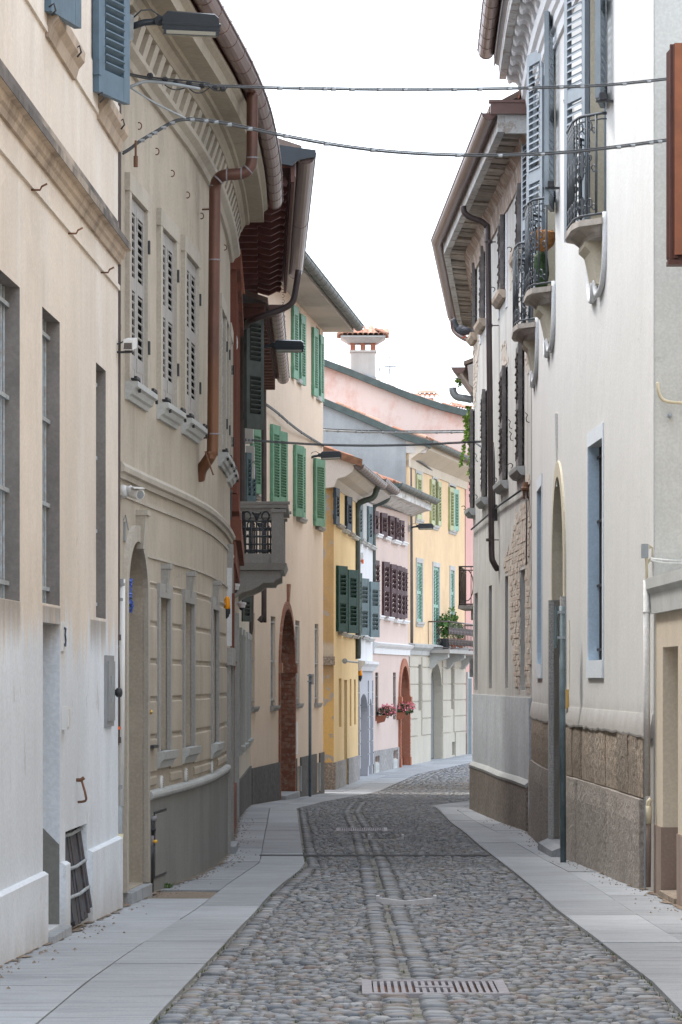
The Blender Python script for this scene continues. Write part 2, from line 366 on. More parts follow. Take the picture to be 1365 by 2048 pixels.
def slab_mat():
    b = NB('granite_slab'); oi = b.n.new('ShaderNodeObjectInfo'); n1 = b.noise(150,detail=2,rough=.7)
    c = b.mix(b.ramp(n1,.36,.64), (.275,.293,.315), (.405,.42,.44))
    c = b.mix(b.ramp(b.noise(1.1,detail=7,rough=.7),.40,.70,0,.55), c, (.25,.258,.27))
    c = b.mix(b.ramp(b.noise(1.0,b.pos((1.2,9,1)),6,.7),.50,.68,0,.6), c, (.20,.21,.22))      # scuffs across the walk
    c = b.mix(b.ramp(b.noise(1.0,b.pos((.9,22,1)),4,.6),.60,.66,0,.6), c, (.12,.125,.13))   # dark tooling lines
    c = b.mix(b.ramp(b.noise(2.3,detail=7,rough=.72),.62,.72,0,.5), c, (.25,.225,.19))        # sandy dirt
    k = b.math('ADD', b.math('MULTIPLY', oi.outputs['Random'], .30), .86)
    g = b.n.new('ShaderNodeCombineXYZ'); [b.l.new(k, g.inputs[i]) for i in range(3)]
    return b.fin(b.mix(1.0, c, g.outputs[0], 'MULTIPLY'), .8, b.math('ADD', n1, b.math('MULTIPLY',b.noise(5,detail=4),2)), .3, .005)
def cobble_mat():
    b = NB('cobble_stone'); oi = b.n.new('ShaderNodeObjectInfo')
    r = b.math('FRACT', b.math('ADD', b.math('MULTIPLY', oi.outputs['Random'], 7.31), b.geo.outputs['Random Per Island']))
    cr = b.n.new('ShaderNodeValToRGB'); b.l.new(r, cr.inputs[0]); e = cr.color_ramp.elements
    pal = [(.0,(.115,.13,.15)),(.12,(.25,.26,.275)),(.24,(.185,.17,.155)),(.36,(.34,.345,.345)),(.47,(.13,.145,.165)),(.56,(.29,.24,.20)),(.66,(.20,.215,.235)),(.76,(.46,.45,.43)),(.83,(.24,.165,.135)),(.90,(.27,.255,.205)),(1,(.085,.095,.11))]
    e[0].position, e[0].color = pal[0][0], (*pal[0][1],1); e[1].position, e[1].color = 1, (*pal[-1][1],1)
    for p,c in pal[1:-1]: q = e.new(p); q.color = (*c,1)
    n = b.noise(38,detail=4); c = b.mix(b.ramp(n,.4,.7,0,.35), cr.outputs[0], (.33,.325,.31))
    c = b.mix(b.ramp(b.noise(.55,detail=5),.42,.7,0,.3), c, (.15,.15,.15))
    c = b.mix(1.0, c, (.69,.72,.76), 'MULTIPLY'); return b.fin(c, .5, n, .4, .004, 0, .4)
M = {}
def peel(b, c, z):
    """old plaster fallen off the near end of the shabby house, brick and lime behind"""
    o = b.sepz(); n = b.math('ADD', b.math('MULTIPLY', b.math('SUBTRACT', b.noise(1.0,b.pos((1,1.9,.75)),9,.72), .5), 9.5), o[1])
    m1 = b.ramp(n, 45.4, 45.5, 1, 0)
    zr = b.math('MULTIPLY', b.ramp(b.math('ADD',z,b.math('MULTIPLY',b.noise(1.1,detail=6),1.2)), 2.1, 2.3), b.ramp(b.math('ADD',z,b.math('MULTIPLY',b.noise(.8,detail=5),1.6)), 4.5, 4.7, 1, 0))
    m = b.math('MULTIPLY', m1, zr)
    n2 = b.noise(1.0, b.pos((1.4,1.4,.5)), 7, .7)
    m = b.math('MAXIMUM', m, b.math('MULTIPLY', b.ramp(n2,.625,.632), b.ramp(z,3.0,3.5)))
    br = b.n.new('ShaderNodeTexBrick'); mp = b.n.new('ShaderNodeCombineXYZ'); b.l.new(o[1], mp.inputs[0]); b.l.new(o[2], mp.inputs[1]); b.l.new(mp.outputs[0], br.inputs[0])
    br.inputs['Scale'].default_value = 4.0; br.inputs['Color1'].default_value = (.60,.49,.40,1); br.inputs['Color2'].default_value = (.68,.58,.49,1); br.inputs['Mortar'].default_value = (.44,.37,.31,1)
    bc = b.mix(b.ramp(b.noise(5,detail=7,rough=.7),.40,.58), br.outputs[0], (.64,.57,.49))
    b._m = m
    bc = b.mix(b.math('MULTIPLY', b.ramp(n,45.05,45.4), 1.0), bc, (.20,.17,.15))
    return b.mix(m, c, bc)
def cream_soot(b, c, z):
    # soot washed down the wall from the window ledges
    o = b.sepz(); m = None
    for ya,yb,zb in ((17.6,19.35,2.13),(20.3,21.33,2.135),(23.0,24.15,2.10)):
        k = b.math('MULTIPLY', b.math('MULTIPLY', b.ramp(o[1],ya,ya+.12), b.ramp(o[1],yb-.1,yb,1,0)), b.ramp(b.math('ADD', z, b.math('MULTIPLY', b.noise(1.0,b.pos((8,8,.6)),5,.7), .34)), zb-.12, zb+.20))
        k = b.math('MULTIPLY', k, b.ramp(z, zb+.005, zb-.005)); m = k if m is None else b.math('MAXIMUM', m, k)
    c = b.mix(b.math('MULTIPLY', m, .62), c, (.14,.13,.125))
    g = b.ramp(b.math('ADD', z, b.math('MULTIPLY', b.noise(1.0,b.pos((3,3,1.6)),7,.7), .55)), .30, .75, 1, 0)        # splashback at the foot
    c = b.mix(b.math('MULTIPLY', g, .6), c, (.40,.375,.345))
    f = b.math('MULTIPLY', b.ramp(b.noise(1.0,b.pos((2.6,2.6,1.5)),8,.72),.60,.64), b.ramp(z,1.9,1.5))                   # flakes in the limewash
    return b.mix(b.math('MULTIPLY', f, .55), c, (.47,.46,.455))
def make_mats():
    def brk(name, c1, c2, c3):
        b = NB(name); oi = b.n.new('ShaderNodeObjectInfo'); r = b.math('FRACT', b.math('ADD', b.math('MULTIPLY',oi.outputs['Random'],9.7), b.geo.outputs['Random Per Island']))
        c = b.mix(r, c1, c2); c = b.mix(b.ramp(b.noise(14,detail=5),.48,.7,0,.8), c, c3); return b.fin(c,.92,b.noise(45,detail=4),.6,.006)
    M['cream'] = plaster('cream_limewash_plaster', (.735,.655,.57), .11, .16, stain=(.53,.44,.36), zones=[(1.98,.6,(.745,.80,.865),.14)], extra=lambda b,c,z: cream_soot(b, b.mix(b.math('MULTIPLY', b.ramp(b.noise(1.0,b.pos((1.1,1.1,.22)),6,.65),.50,.66,0,.55), b.ramp(z,2.3,2.8)), c, (.79,.755,.71)), z))
    M['grey_reveal'] = plaster('bare_cement_reveal', (.27,.25,.235), .25, .2, stain=(.15,.14,.13), mscale=2)
    M['roof'] = simple('aged_tile_roof', (.20,.15,.125), .9, .3, 0, 4)
    M['cream_band'] = plaster('weathered_cream_moulding', (.52,.42,.33), .3, .35, stain=(.12,.10,.09))
    M['dark_top'] = plaster('sooty_moulding_top', (.15,.135,.125), .4, .4, stain=(.04,.04,.04), extra=lambda b,c,z: b.mix(b.ramp(b.noise(1.0,b.pos((.9,.9,1.2)),7,.62),.44,.66), c, (.46,.385,.315)))
    M['grey_plaster'] = plaster('taupe_plaster', (.455,.40,.325), .17, .24, stain=(.27,.235,.19))
    M['grey_trim'] = plaster('taupe_moulding', (.46,.42,.36), .12, .2, stain=(.26,.23,.2))
    M['grey_dado'] = plaster('grey_cement_dado', (.235,.235,.22), .13, .22, stain=(.12,.12,.115))
    M['grey_stone'] = plaster('grey_painted_trim', (.36,.35,.33), .1, .15)
    M['pale_stone'] = plaster('pale_stone_trim', (.45,.46,.45), .12, .12)
    M['red_plaster'] = plaster('brick_red_plaster', (.24,.10,.07), .2, .22)
    M['cream2'] = plaster('ivory_plaster', (.62,.57,.48), .1, .15)
    M['dado_dark'] = plaster('dark_roughcast_dado', (.125,.12,.115), .25, .2, fine=14, bs=.9, fmix=.55)
    M['dado_grey'] = plaster('grey_roughcast_dado', (.30,.29,.285), .2, .15, fine=14, bs=.7, fmix=.5)
    M['peach'] = plaster('peach_plaster', (.74,.60,.475), .07, .10, stain=(.60,.46,.36))
    M['yellow'] = plaster('yellow_plaster', (.70,.52,.275), .10, .13, stain=(.66,.46,.22))
    M['ochre'] = plaster('ochre_side_plaster', (.46,.32,.15), .3, .25, stain=(.2,.15,.09))
    M['white_blue'] = plaster('cool_white_plaster', (.64,.65,.67), .06, .1)
    M['blue_grey'] = plaster('mauve_grey_plaster', (.42,.43,.47), .06, .1)
    M['pink'] = plaster('pale_pink_plaster', (.56,.455,.41), .06, .1, stain=(.56,.42,.37))
    M['apricot'] = plaster('apricot_plaster', (.67,.495,.305), .10, .14, stain=(.6,.46,.30))
    M['stone_beige'] = plaster('beige_rusticated_plaster', (.48,.445,.375), .08, .12)
    M['coral'] = plaster('faded_coral_plaster', (.63,.40,.33), .1, .15, extra=lambda b,c,z: b.mix(b.ramp(b.noise(1.0,b.pos((.9,.9,.55)),8,.72),.40,.58,0,.75), c, (.68,.58,.53)))
    M['grey_gable'] = plaster('grey_cement_gable', (.325,.34,.345), .22, .18, mscale=.6)
    M['far_pink'] = plaster('rose_plaster', (.62,.37,.33), .06, .1)
    M['white'] = plaster('white_plaster', (.685,.68,.66), .05, .10, stain=(.56,.55,.52), extra=lambda b,c,z: b.mix(b.math('MULTIPLY', b.ramp(b.math('ADD',z,b.math('MULTIPLY',b.noise(2.2,detail=5),.18)),1.34,1.66,1,0), .85), c, (.30,.275,.25)))
    M['white_trim'] = plaster('white_moulding', (.70,.71,.72), .05, .1, stain=(.46,.47,.48))
    M['end_grey'] = plaster('smooth_grey_render', (.56,.57,.55), .10, .08, mscale=.8)
    M['cream_reveal'] = plaster('buff_reveal', (.60,.54,.42), .06, .08)
    M['blue_paint'] = plaster('pale_blue_reveal', (.50,.62,.74), .06, .06)
    M['shabby'] = plaster('old_grey_white_plaster', (.55,.54,.515), .16, .32, stain=(.36,.32,.27), mscale=.9)
    M['shabby_band'] = plaster('bluish_cement_band', (.55,.58,.61), .16, .2, stain=(.36,.36,.36), fine=24, bs=.5, fmix=.25)
    M['roughcast'] = plaster('brown_roughcast', (.25,.21,.175), .25, .2, stain=(.36,.32,.28), fine=26, bs=1.0, fmix=.75)
    M['buff'] = plaster('buff_portal_plaster', (.63,.545,.43), .07, .1)
    M['buff_dado'] = plaster('brown_portal_dado', (.30,.225,.185), .2, .25, stain=(.45,.36,.31))
    M['soffit'] = plaster('taupe_soffit', (.36,.315,.25), .14, .1, fine=20)
    M['soffit_grey'] = plaster('light_grey_soffit', (.50,.47,.44), .08, .06)
    M['soffit_white'] = plaster('peeling_white_fascia', (.62,.63,.62), .2, .1, extra=lambda b,c,z: b.mix(b.ramp(b.noise(5,detail=7,rough=.75),.52,.58,0,.8), c, (.33,.27,.22)))
    M['old_boards'] = stone('decayed_cornice_boards', [(.29,.25,.21),(.41,.37,.32),(.47,.45,.42)], scale=9, bs=.6, big=3, island=.3)
    M['decay'] = plaster('decayed_cove_plaster', (.40,.32,.265), .4, .3, stain=(.2,.14,.11), bs=1.0, fine=12, mscale=3, extra=lambda b,c,z: b.mix(b.ramp(b.noise(3.5,detail=8,rough=.75),.52,.57,0,.9), c, (.56,.52,.48)))
    M['slab'] = slab_mat()
    M['granite'] = stone('rough_granite_block', [(.23,.20,.175),(.38,.345,.31),(.26,.225,.195)], 26, .9, 1.0, 1.1, .12, .02)
    M['balcony_stone'] = plaster('stained_balcony_stone', (.42,.375,.33), .25, .25, stain=(.2,.17,.15), mscale=3)
    M['sandstone'] = stone('brown_stone_slab', [(.235,.185,.14),(.375,.305,.24),(.31,.27,.225)], 16, .9, 1.0, 1.8, .2, .025)
    M['granite_jamb'] = stone('speckled_granite', [(.30,.295,.28),(.55,.54,.52),(.4,.39,.38)], 55, .85, .6, 1, .1)
    M['cobble'] = cobble_mat()
    b = NB('cobble_bed'); n = b.noise(18,detail=6,rough=.7); c = b.mix(b.ramp(n,.35,.65), (.13,.13,.118), (.30,.29,.27)); c = b.mix(b.ramp(b.noise(1.6,detail=6,rough=.7),.52,.68,0,.8), c, (.085,.095,.045)); M['bed'] = b.fin(c,.95,n,.6,.02)
    M['earth'] = stone('sandy_soil', [(.20,.155,.115),(.30,.24,.19),(.17,.14,.11)], 40, .95, .8, 3, 0)
    M['drain_dark'] = simple('dark_iron_channel', (.13,.13,.135), .7)
    M['steel'] = simple('worn_galvanised_steel', (.27,.262,.285), .6, .15, .0, 14, .3, .1, (.20,.13,.10), .4)
    M['pale_steel'] = simple('pale_worn_steel', (.46,.46,.48), .5, .15, 0, 14)
    M['mortar_lime'] = simple('crumbling_lime_mortar', (.50,.45,.39), .95, .35, 0, 8)
    M['gap_shade'] = simple('painted_gap_shade', (.008,.008,.008), 1.0, .1, spec=.0)  # black standing for shade behind closed shutters, set in the colour
    M['lime_brick'] = brk('lime_washed_brick', (.50,.40,.33), (.58,.50,.42), (.58,.55,.50))
    M['rust'] = simple('rusty_iron', (.17,.085,.05), .8, .3)
    M['copper'] = NB('weathered_copper'); b = M['copper']; z = b.sepz()[2]
    c = b.mix(b.ramp(b.noise(2.5,detail=5),.35,.7), (.10,.048,.036), (.155,.07,.048)); c = b.mix(b.ramp(b.math('ADD',z,b.noise(3)),5.3,4.5,0,.75), c, (.20,.088,.04)); M['copper'] = b.fin(c,.42,b.noise(20),.1,.004,.25,.5)
    M['brown_gutter'] = simple('brown_coated_gutter', (.165,.098,.085), .3, .12, .0, 3)
    M['dark_brown'] = simple('dark_brown_metal', (.085,.066,.064), .4, .15, .2, 4)
    M['green_gutter'] = simple('dark_verdigris_metal', (.065,.085,.08), .5, .2, .2, 5)
    M['pipe_grey'] = simple('zinc_pipe', (.30,.33,.35), .5, .15, .2)
    M['black_iron'] = simple('black_iron', (.035,.036,.04), .5, .2, .2, 12)
    M['wrought'] = simple('grey_wrought_iron', (.085,.095,.105), .5, .2, .3, 12)
    M['bar_grey'] = simple('pale_blue_painted_bars', (.36,.41,.44), .6, .2, 0, 14, .4, .2, (.30,.17,.10), .4)
    M['cable'] = simple('grey_cable_sheath', (.075,.08,.085), .6, .15)
    M['clip'] = simple('pale_cable_clip', (.33,.35,.37), .5)
    M['blue_wood'] = simple('slate_blue_painted_wood', (.095,.15,.20), .5, .14, 0, 7, .4, .15)
    M['grey_wood'] = simple('taupe_painted_wood', (.33,.315,.30), .5, .07, 0, 6, .4, .1)
    M['bluegrey_wood'] = simple('pale_blue_grey_painted_wood', (.26,.30,.335), .5, .08, 0, 6, .4, .1)
    M['green_wood'] = simple('mid_green_painted_wood', (.12,.28,.18), .55, .16, 0, 5)
    M['navy_wood'] = simple('navy_painted_wood', (.03,.045,.06), .6, .15, spec=.15)
    M['darkgreen_wood'] = simple('bottle_green_painted_wood', (.014,.052,.043), .6, .15, spec=.15)
    M['slate_wood'] = simple('slate_painted_wood', (.10,.145,.16), .6, .12, spec=.2)
    M['brown_wood'] = simple('plum_brown_painted_wood', (.075,.045,.05), .6, .15, spec=.15)
    M['olive_wood'] = simple('olive_green_painted_wood', (.33,.36,.18), .5, .1)
    M['sage_wood'] = simple('sage_green_painted_wood', (.18,.36,.28), .5, .1)
    M['mossgreen_wood'] = simple('grey_green_dark_wood', (.06,.075,.068), .6, .2)
    M['old_wood'] = simple('bare_weathered_wood', (.15,.135,.13), .85, .3, 0, 9)
    M['hatch_wood'] = simple('blue_grey_rotten_boards', (.075,.085,.10), .75, .35, 0, 12, .3, .5, (.10,.05,.035), .6)
    M['orange_wood'] = simple('orange_brown_varnished_boards', (.29,.10,.045), .45, .2, 0, 3, .5, .2)
    M['dark_red_wood'] = simple('dark_red_brown_wood', (.085,.03,.022), .5, .2)
    M['door_wood'] = simple('dark_door_wood', (.10,.085,.075), .55, .2)
    M['door_green'] = simple('grey_painted_door', (.17,.175,.17), .5, .1)
    M['frame_paint'] = simple('window_frame_paint', (.42,.41,.39), .5, .08)
    M['maroon'] = simple('maroon_tile_soffit', (.13,.05,.043), .6, .2, 0, 5)
    M['maroon2'] = simple('terracotta_slat', (.12,.055,.043), .7, .2)
    M['tile'] = NB('old_terracotta_tile'); b = M['tile']; oi = b.n.new('ShaderNodeObjectInfo'); r = b.math('FRACT', b.math('ADD', b.math('MULTIPLY',oi.outputs['Random'],5.3), b.geo.outputs['Random Per Island']))
    c = b.mix(r, (.34,.14,.085), (.47,.29,.21)); c = b.mix(b.ramp(b.noise(9,detail=5),.5,.68,0,.75), c, (.16,.14,.115)); M['tile'] = b.fin(c,.9,b.noise(30),.4,.006)
    M['brick'] = brk('old_red_brick', (.25,.10,.062), (.35,.18,.12), (.36,.28,.235))
    M['brick_arch'] = brk('orange_red_brick', (.36,.115,.06), (.33,.14,.09), (.36,.19,.14))
    M['mortar'] = simple('lime_mortar', (.24,.19,.165), .95, .2, 0, 20)
    M['white_metal'] = simple('white_plastic', (.68,.68,.67), .4, .04)
    M['grey_plastic'] = simple('grey_box_paint', (.27,.28,.29), .5, .08)
    M['lamp_paint'] = simple('anthracite_lamp_paint', (.030,.038,.047), .4, .1)
    b = NB('lamp_glass'); M['lamp_glass'] = b.fin((.30,.29,.24), .12, None, spec=.5)
    M['led'] = simple('lamp_reflector', (.62,.58,.46), .3)
    b = NB('window_glass'); M['glass'] = b.fin((.035,.042,.05), .06, None, spec=.6)
    b = NB('orange_lens'); M['orange'] = b.fin((.85,.32,.01), .25, None)
    b = NB('red_orange_lens'); M['redorange'] = b.fin((.75,.14,.03), .25, None)
    M['brass'] = simple('polished_brass', (.55,.36,.13), .3, .1, .8)
    M['pale_yellow'] = simple('pale_yellow_board', (.66,.62,.44), .7, .06)
    M['cream_pipe'] = simple('cream_painted_pipe', (.60,.53,.38), .5, .08)
    M['valve_yellow'] = simple('yellow_valve', (.72,.38,.02), .4, .05)
    M['leaf'] = simple('green_leaf', (.075,.16,.035), .6, .4, 0, 40)
    M['leaf_dark'] = simple('dark_green_leaf', (.04,.085,.03), .6, .4, 0, 40)
    M['ivy'] = simple('fresh_ivy_leaf', (.16,.27,.035), .6, .35, 0, 30)
    M['flower_pink'] = simple('pink_petal', (.72,.22,.27), .6, .25, 0, 60)
    M['flower_blue'] = simple('blue_petal', (.12,.20,.62), .6, .3, 0, 60)
    M['terracotta'] = simple('terracotta_pot', (.30,.11,.065), .8, .1)
    M['coir'] = simple('orange_coir', (.45,.22,.09), .95, .35, 0, 60, .2, .8)
    M['print'] = simple('dark_print', (.06,.08,.12), .6, .1)
    M['pigeon'] = simple('slate_pigeon_feather', (.085,.09,.105), .6, .35, 0, 25)
    M['beak'] = simple('pigeon_beak', (.25,.22,.2), .5)
make_mats()
# ------------------------------------------------------------------ facades in plan
cx = .0311
FL1 = Fac([(-1.591+cx*(y-25), y) for y in (8,14,18,21,23,25)], 1)
FL2 = Fac(smooth_pts([(-1.605,25.02),(-1.485,26.9),(-1.37,28.5),(-1.275,30),(-1.195,32.05),(-1.165,34.95),(-1.187,37.5)],3), 1)
FL3 = Fac([(-1.2,37.55),(-1.40,46)], 1)
FL4 = Fac([(-1.425,46.02),(-1.51,58)], 1)
FL5 = Fac([(-1.499,58.02),(-.364,71.2)], 1)
FL6 = Fac([(-.1545,74.65),(.4025,81.8)], 1)
FL7 = Fac([(.405,81.83),(.7865,86.7)], 1)
FL8 = Fac([(.789,86.73),(1.823,94.2)], 1)
FL9 = Fac([(1.826,94.22),(3.716,105.1)], 1)
FLX = Fac([(3.75,105.2),(6.8,119)], 1)
FR0 = Fac([(2.50,20.5),(2.425,27.0)], -1)
FR1 = Fac(smooth_pts([(2.42,27.1),(2.397,27.9),(2.362,29.7),(2.31,31.9),(2.25,34.2),(2.215,36),(2.215,38),(2.25,40),(2.29,41.95)],3), -1)
FR2 = Fac([(2.285,42.0),(2.02,53.5)], -1)
FR2b = Fac([(2.02,53.52),(2.63,65)], -1)
FR3 = Fac([(2.75,66),(4.1,80)], -1)
LEFT = [(-2.2,0)]+[tuple(p) for fc in (FL1,FL2,FL3,FL4,FL5,FL6,FL7,FL8,FL9,FLX) for p in fc.p]+[(10,160)]
RIGHT = [(2.75,0)]+[tuple(p) for fc in (FR0,FR1,FR2,FR2b,FR3,Fac([(5,90),(7,110)],-1)) for p in fc.p]+[(12,160)]
def xof(T):
    T = sorted(T, key=lambda p: p[1]); ys = [p[1] for p in T]; xs = [p[0] for p in T]
    return lambda Y: float(np.interp(Y, ys, xs))
XL, XR = xof(LEFT), xof(RIGHT)
def edge(pxs, pre, post): return xof(pre+[tuple(ground(*p).xy) for p in pxs]+post)
KL = edge([(300,2048),(440,1900),(530,1800),(611.6,1731.5),(602,1680),(594,1617),(645,1604),(715,1591),(747,1585),(786,1569),(834,1548),(944,1525)], [(-.8,0)], [(6,118),(9.5,160)])
KR = edge([(1365,2027),(1305,1965),(1197,1882),(1065,1774.5),(1000,1722),(940,1675),(898,1641),(857,1612)], [(1.46,0)], [(1.5,56),(2.25,62),(3.1,72),(4.6,90),(8,130),(11.4,160)])
JL = edge([(75.6,2048),(172,1966),(281,1890),(418,1799),(520,1725),(531,1664),(540,1617)], [(-1.35,0)], [(-.55,66),(.25,75),(1.5,90),(3.2,100),(6.3,118),(9.8,160)])
JR = edge([(1365,1886),(1247,1812),(1131,1741),(1056,1700)], [(1.95,0)], [(1.86,42),(1.75,53),(2.4,62),(3.3,72),(4.9,90),(11.6,160)])
# ------------------------------------------------------------------ ground, road, pavements
def sheet(xa, xb, ys, dz, mat, name, nx=3):
    m = MB(); rings = [[Vector((xa(y)+(xb(y)-xa(y))*i/nx, y, zg(y)+dz)) for i in range(nx+1)] for y in ys]
    m.loft(rings, closed=False, caps=False); return m
m = MB()
ysg = [-60,0,10,18,25,28,34,42,50,58,71,75,82,94,105,140,300,900]
m.loft([[Vector((x,y,zg(max(y,0))-.12)) for x in (-500,-60,-8,0,8,60,500)] for y in ysg], closed=False, caps=False)
solo('ground', m, M['earth'], (0,0,0), kind='structure')
ysr = [0,6,10]+[12+.5*i for i in range(240)]
road = solo('road', sheet(lambda y: KL(y)-.03, lambda y: KR(y)+.03, ysr, -.016, M['bed'], 'road'), M['bed'], (0,0,0), 'grey cobbled lane winding between the house fronts', kind='structure')
LOC[road.name] = Vector((0,0,0))
# cobbles: two guide rows down the middle, border rows along the slabs, the rest in uneven courses
rnd = random.Random(3)
def guide(Y):
    return float(np.interp(Y,[0,15.5,16.4,20,25,33,42,52,60,70,90,160],[.33,.33,.33,.325,.32,.31,.26,.16,.28,.75,2.5,10.5]))
def cobble(Lx, Ly, h, n, two=True):
    rx, ry = Lx/2, Ly/2; j = [rnd.uniform(.88,1.06) for _ in range(n)]; ph = rnd.random()
    ang = [2*math.pi*(i+ph)/n for i in range(n)]
    sq = lambda c: math.copysign(abs(c)**.75, c)
    base = [(rx*sq(math.cos(a))*k, ry*sq(math.sin(a))*k, -.02) for a,k in zip(ang,j)]
    v = list(base); f = []
    if two:
        v += [(x*.93,y*.93,h*.45) for x,y,_ in base]; v += [(x*.6,y*.6,h*.9) for x,y,_ in base]; L = 3
    else: v += [(x*.72,y*.72,h*.8) for x,y,_ in base]; L = 2
    for k in range(L-1):
        for i in range(n): q = (i+1)%n; f.append((k*n+i,k*n+q,(k+1)*n+q,(k+1)*n+i))
    v.append((rnd.uniform(-.1,.1)*rx, rnd.uniform(-.1,.1)*ry, h)); t = len(v)-1
    for i in range(n): f.append(((L-1)*n+i,(L-1)*n+(i+1)%n,t))
    return v, f
holes = []   # (x0,x1,y0,y1) metal set into the cobbles
def hole_px(x0,x1,y0,y1):
    a = ground(x0,y1); b = ground(x1,y1); c = ground((x0+x1)/2,y0); r = (a.x,b.x,a.y,c.y); holes.append(r); return r
GR = hole_px(725,1021,1967,1989); G2 = hole_px(757,872,1800,1808); G3 = hole_px(739,807,1675,1680); G4 = hole_px(673,776,1659,1662)
DRY = ground(700,1712).y
spots = []
Y = 13.6
while Y < 100:
    g = 1.0 if Y < 45 else 1.0+(Y-45)*.018
    ry = .066*g; xa, xb = KL(Y), KR(Y); gx = guide(Y)
    lanes = [gx-.17, gx, gx+.17]
    x = xa+.01; xend = xb-.01
    while x < xend-.03:
        w = rnd.uniform(.042,.112)*g; yy = Y+rnd.uniform(-.03,.03)*g; d = ry*rnd.uniform(.78,1.18); hh = rnd.uniform(.007,.020)
        if x < xa+.02: w = rnd.uniform(.10,.15)
        if xend-x < .2 and xend-x > .1: w = .115
        # middle guide strips: two neat columns with gaps at their edges
        for lo,hi in ((lanes[0]+.01,lanes[1]-.012),(lanes[1]+.012,lanes[2]-.01)):
            if lo-.05 < x < hi-.05:
                x = max(x, lo) if x > lo-.055 else x; w = hi-x if x-lo < .06 else w; hh = rnd.uniform(.009,.019); yy = Y+rnd.uniform(-.018,.018); d = ry*rnd.uniform(.85,1.02); w += rnd.uniform(-.03,.015)
        if x+w > xend: w = xend-x
        if w > .035:
            cxm = x+w/2
            if not any(h[0]-.01 < cxm < h[1]+.01 and h[2]-.02 < yy < h[3]+.02 for h in holes) and abs(yy-DRY) > .10 and (Y < 58 or abs(yy-DRY)>.1):
                spots.append((cxm, yy, w-.007, d-.004, hh))
        x += w
    Y += ry
spots.sort(key=lambda s: s[1])
vis = [s for s in spots if abs(s[0]/s[1])*F < 700 and s[1] > 14.4]
near = vis[:300]; ns = set(id(s) for s in near)
for s in near:
    v,f = cobble(s[2],s[3],s[4],9); mm = MB(); mm.v = v; mm.f = f
    me = mesh_of('cobble', mm, M['cobble'], smooth=True)
    o = link(bpy.data.objects.new('cobble', me)); o.parent = road; o.location = (s[0],s[1],zg(s[1])-.012+rnd.uniform(-.006,.006)); o.rotation_euler = (0,0,rnd.uniform(-.4,.4)); LOC[o.name] = LOC[road.name]
mm = MB()
for s in spots:
    if id(s) in ns: continue
    n = 8 if s[1] < 35 else 6
    v,f = cobble(s[2],s[3],s[4],n,s[1] < 32); a = rnd.uniform(-.4,.4); c_,s_ = math.cos(a),math.sin(a); z = zg(s[1])-.012+rnd.uniform(-.006,.006)
    mm.add([(s[0]+x*c_-y*s_, s[1]+x*s_+y*c_, z+zz) for x,y,zz in v], f)
part('cobbles', mm, M['cobble'], road, kind='stuff', smooth=True)
# mossy tufts between the stones
mm = MB()
for _ in range(620):
    yy = 14.6+rnd.random()**1.6*24; s_ = rnd.random()
    if s_ < .35: x = rnd.choice((KL(yy)+rnd.uniform(-.01,.05), KR(yy)-rnd.uniform(-.01,.06)))
    elif s_ < .42: x = guide(yy)+rnd.choice((-.17,0,.17))+rnd.uniform(-.03,.03)
    else: x = KL(yy)+rnd.random()*(KR(yy)-KL(yy))
    for k in range(3):
        a = rnd.uniform(0,6.28); l = rnd.uniform(.006,.02); px_,py_ = x+rnd.uniform(-.02,.02), yy+rnd.uniform(-.02,.02); z = zg(yy)-.02
        mm.add([(px_,py_,z),(px_+math.cos(a)*.012,py_+math.sin(a)*.012,z),(px_+math.cos(a+.5)*l*.7,py_+math.sin(a+.5)*l*.7,z+.016+l*.5)],[(0,1,2)])
part('moss_tufts', mm, simple('moss', (.085,.11,.035), .9, .4, 0, 30), road, kind='stuff')
# pavements: two rows of granite slabs each side
def pavement(name, label, outer, joint, kerb, ys_in, ys_out, y1):
    pv = solo(name, sheet(outer, kerb, ysr, -.035, M['bed'], name, 2), M['bed'], (0,0,0), label, kind='structure')
    def row(xa, xb, ys):
        for a,b in zip(ys,ys[1:]):
            if outer(30) < 0 and xa is outer and abs(a-gy(1797.5)) < .02: continue
            g = .004; top = .004+rnd.uniform(-.003,.003); n = max(1,int((b-a)/.9)); mm = MB(); rings = []
            s1 = 1 if xb(a) > xa(a) else -1
            for i in range(n+1):
                y = a+g+(b-a-2*g)*i/n; z = zg(y)+top; x0 = xa(y)+g*s1; x1 = xb(y)-g*s1
                rings.append([Vector((x0,y,z-.06)),Vector((x1,y,z-.06)),Vector((x1,y,z)),Vector((x0,y,z))])
            mm.loft(rings); part('paving_slab', mm, M['slab'], pv)
    row(outer, joint, ys_in); row(joint, kerb, ys_out); return pv
def ysteps(s, lens, y1):
    out = [s]; i = 0
    while out[-1] < y1: out.append(out[-1]+lens[i%len(lens)]*rnd.uniform(.9,1.1)); i += 1
    return out
gy = lambda py: ground(300,py).y
yin = [10,gy(2025),gy(1968),gy(1887),gy(1797.5)]+[gy(1781)]+ysteps(gy(1781)+1.9,[1.9,2.3,1.5],118)
yout = [10,gy(2022),gy(1928),gy(1884)]+ysteps(gy(1884)+2.6,[2.2,1.5,2.8],118)
pavL = pavement('pavement', 'left pavement of grey granite slabs under the cream house', lambda y: XL(y)-.25, JL, KL, yin, yout, 118)
pavR = pavement('pavement', 'right pavement of grey granite slabs under the white house', lambda y: XR(y)+.3, JR, KR, ysteps(10,[2.4,1.9,2.8],110), [10,gy(1963)]+ysteps(gy(1963)+3.4,[3.1,2.2,3.6],110), 110)
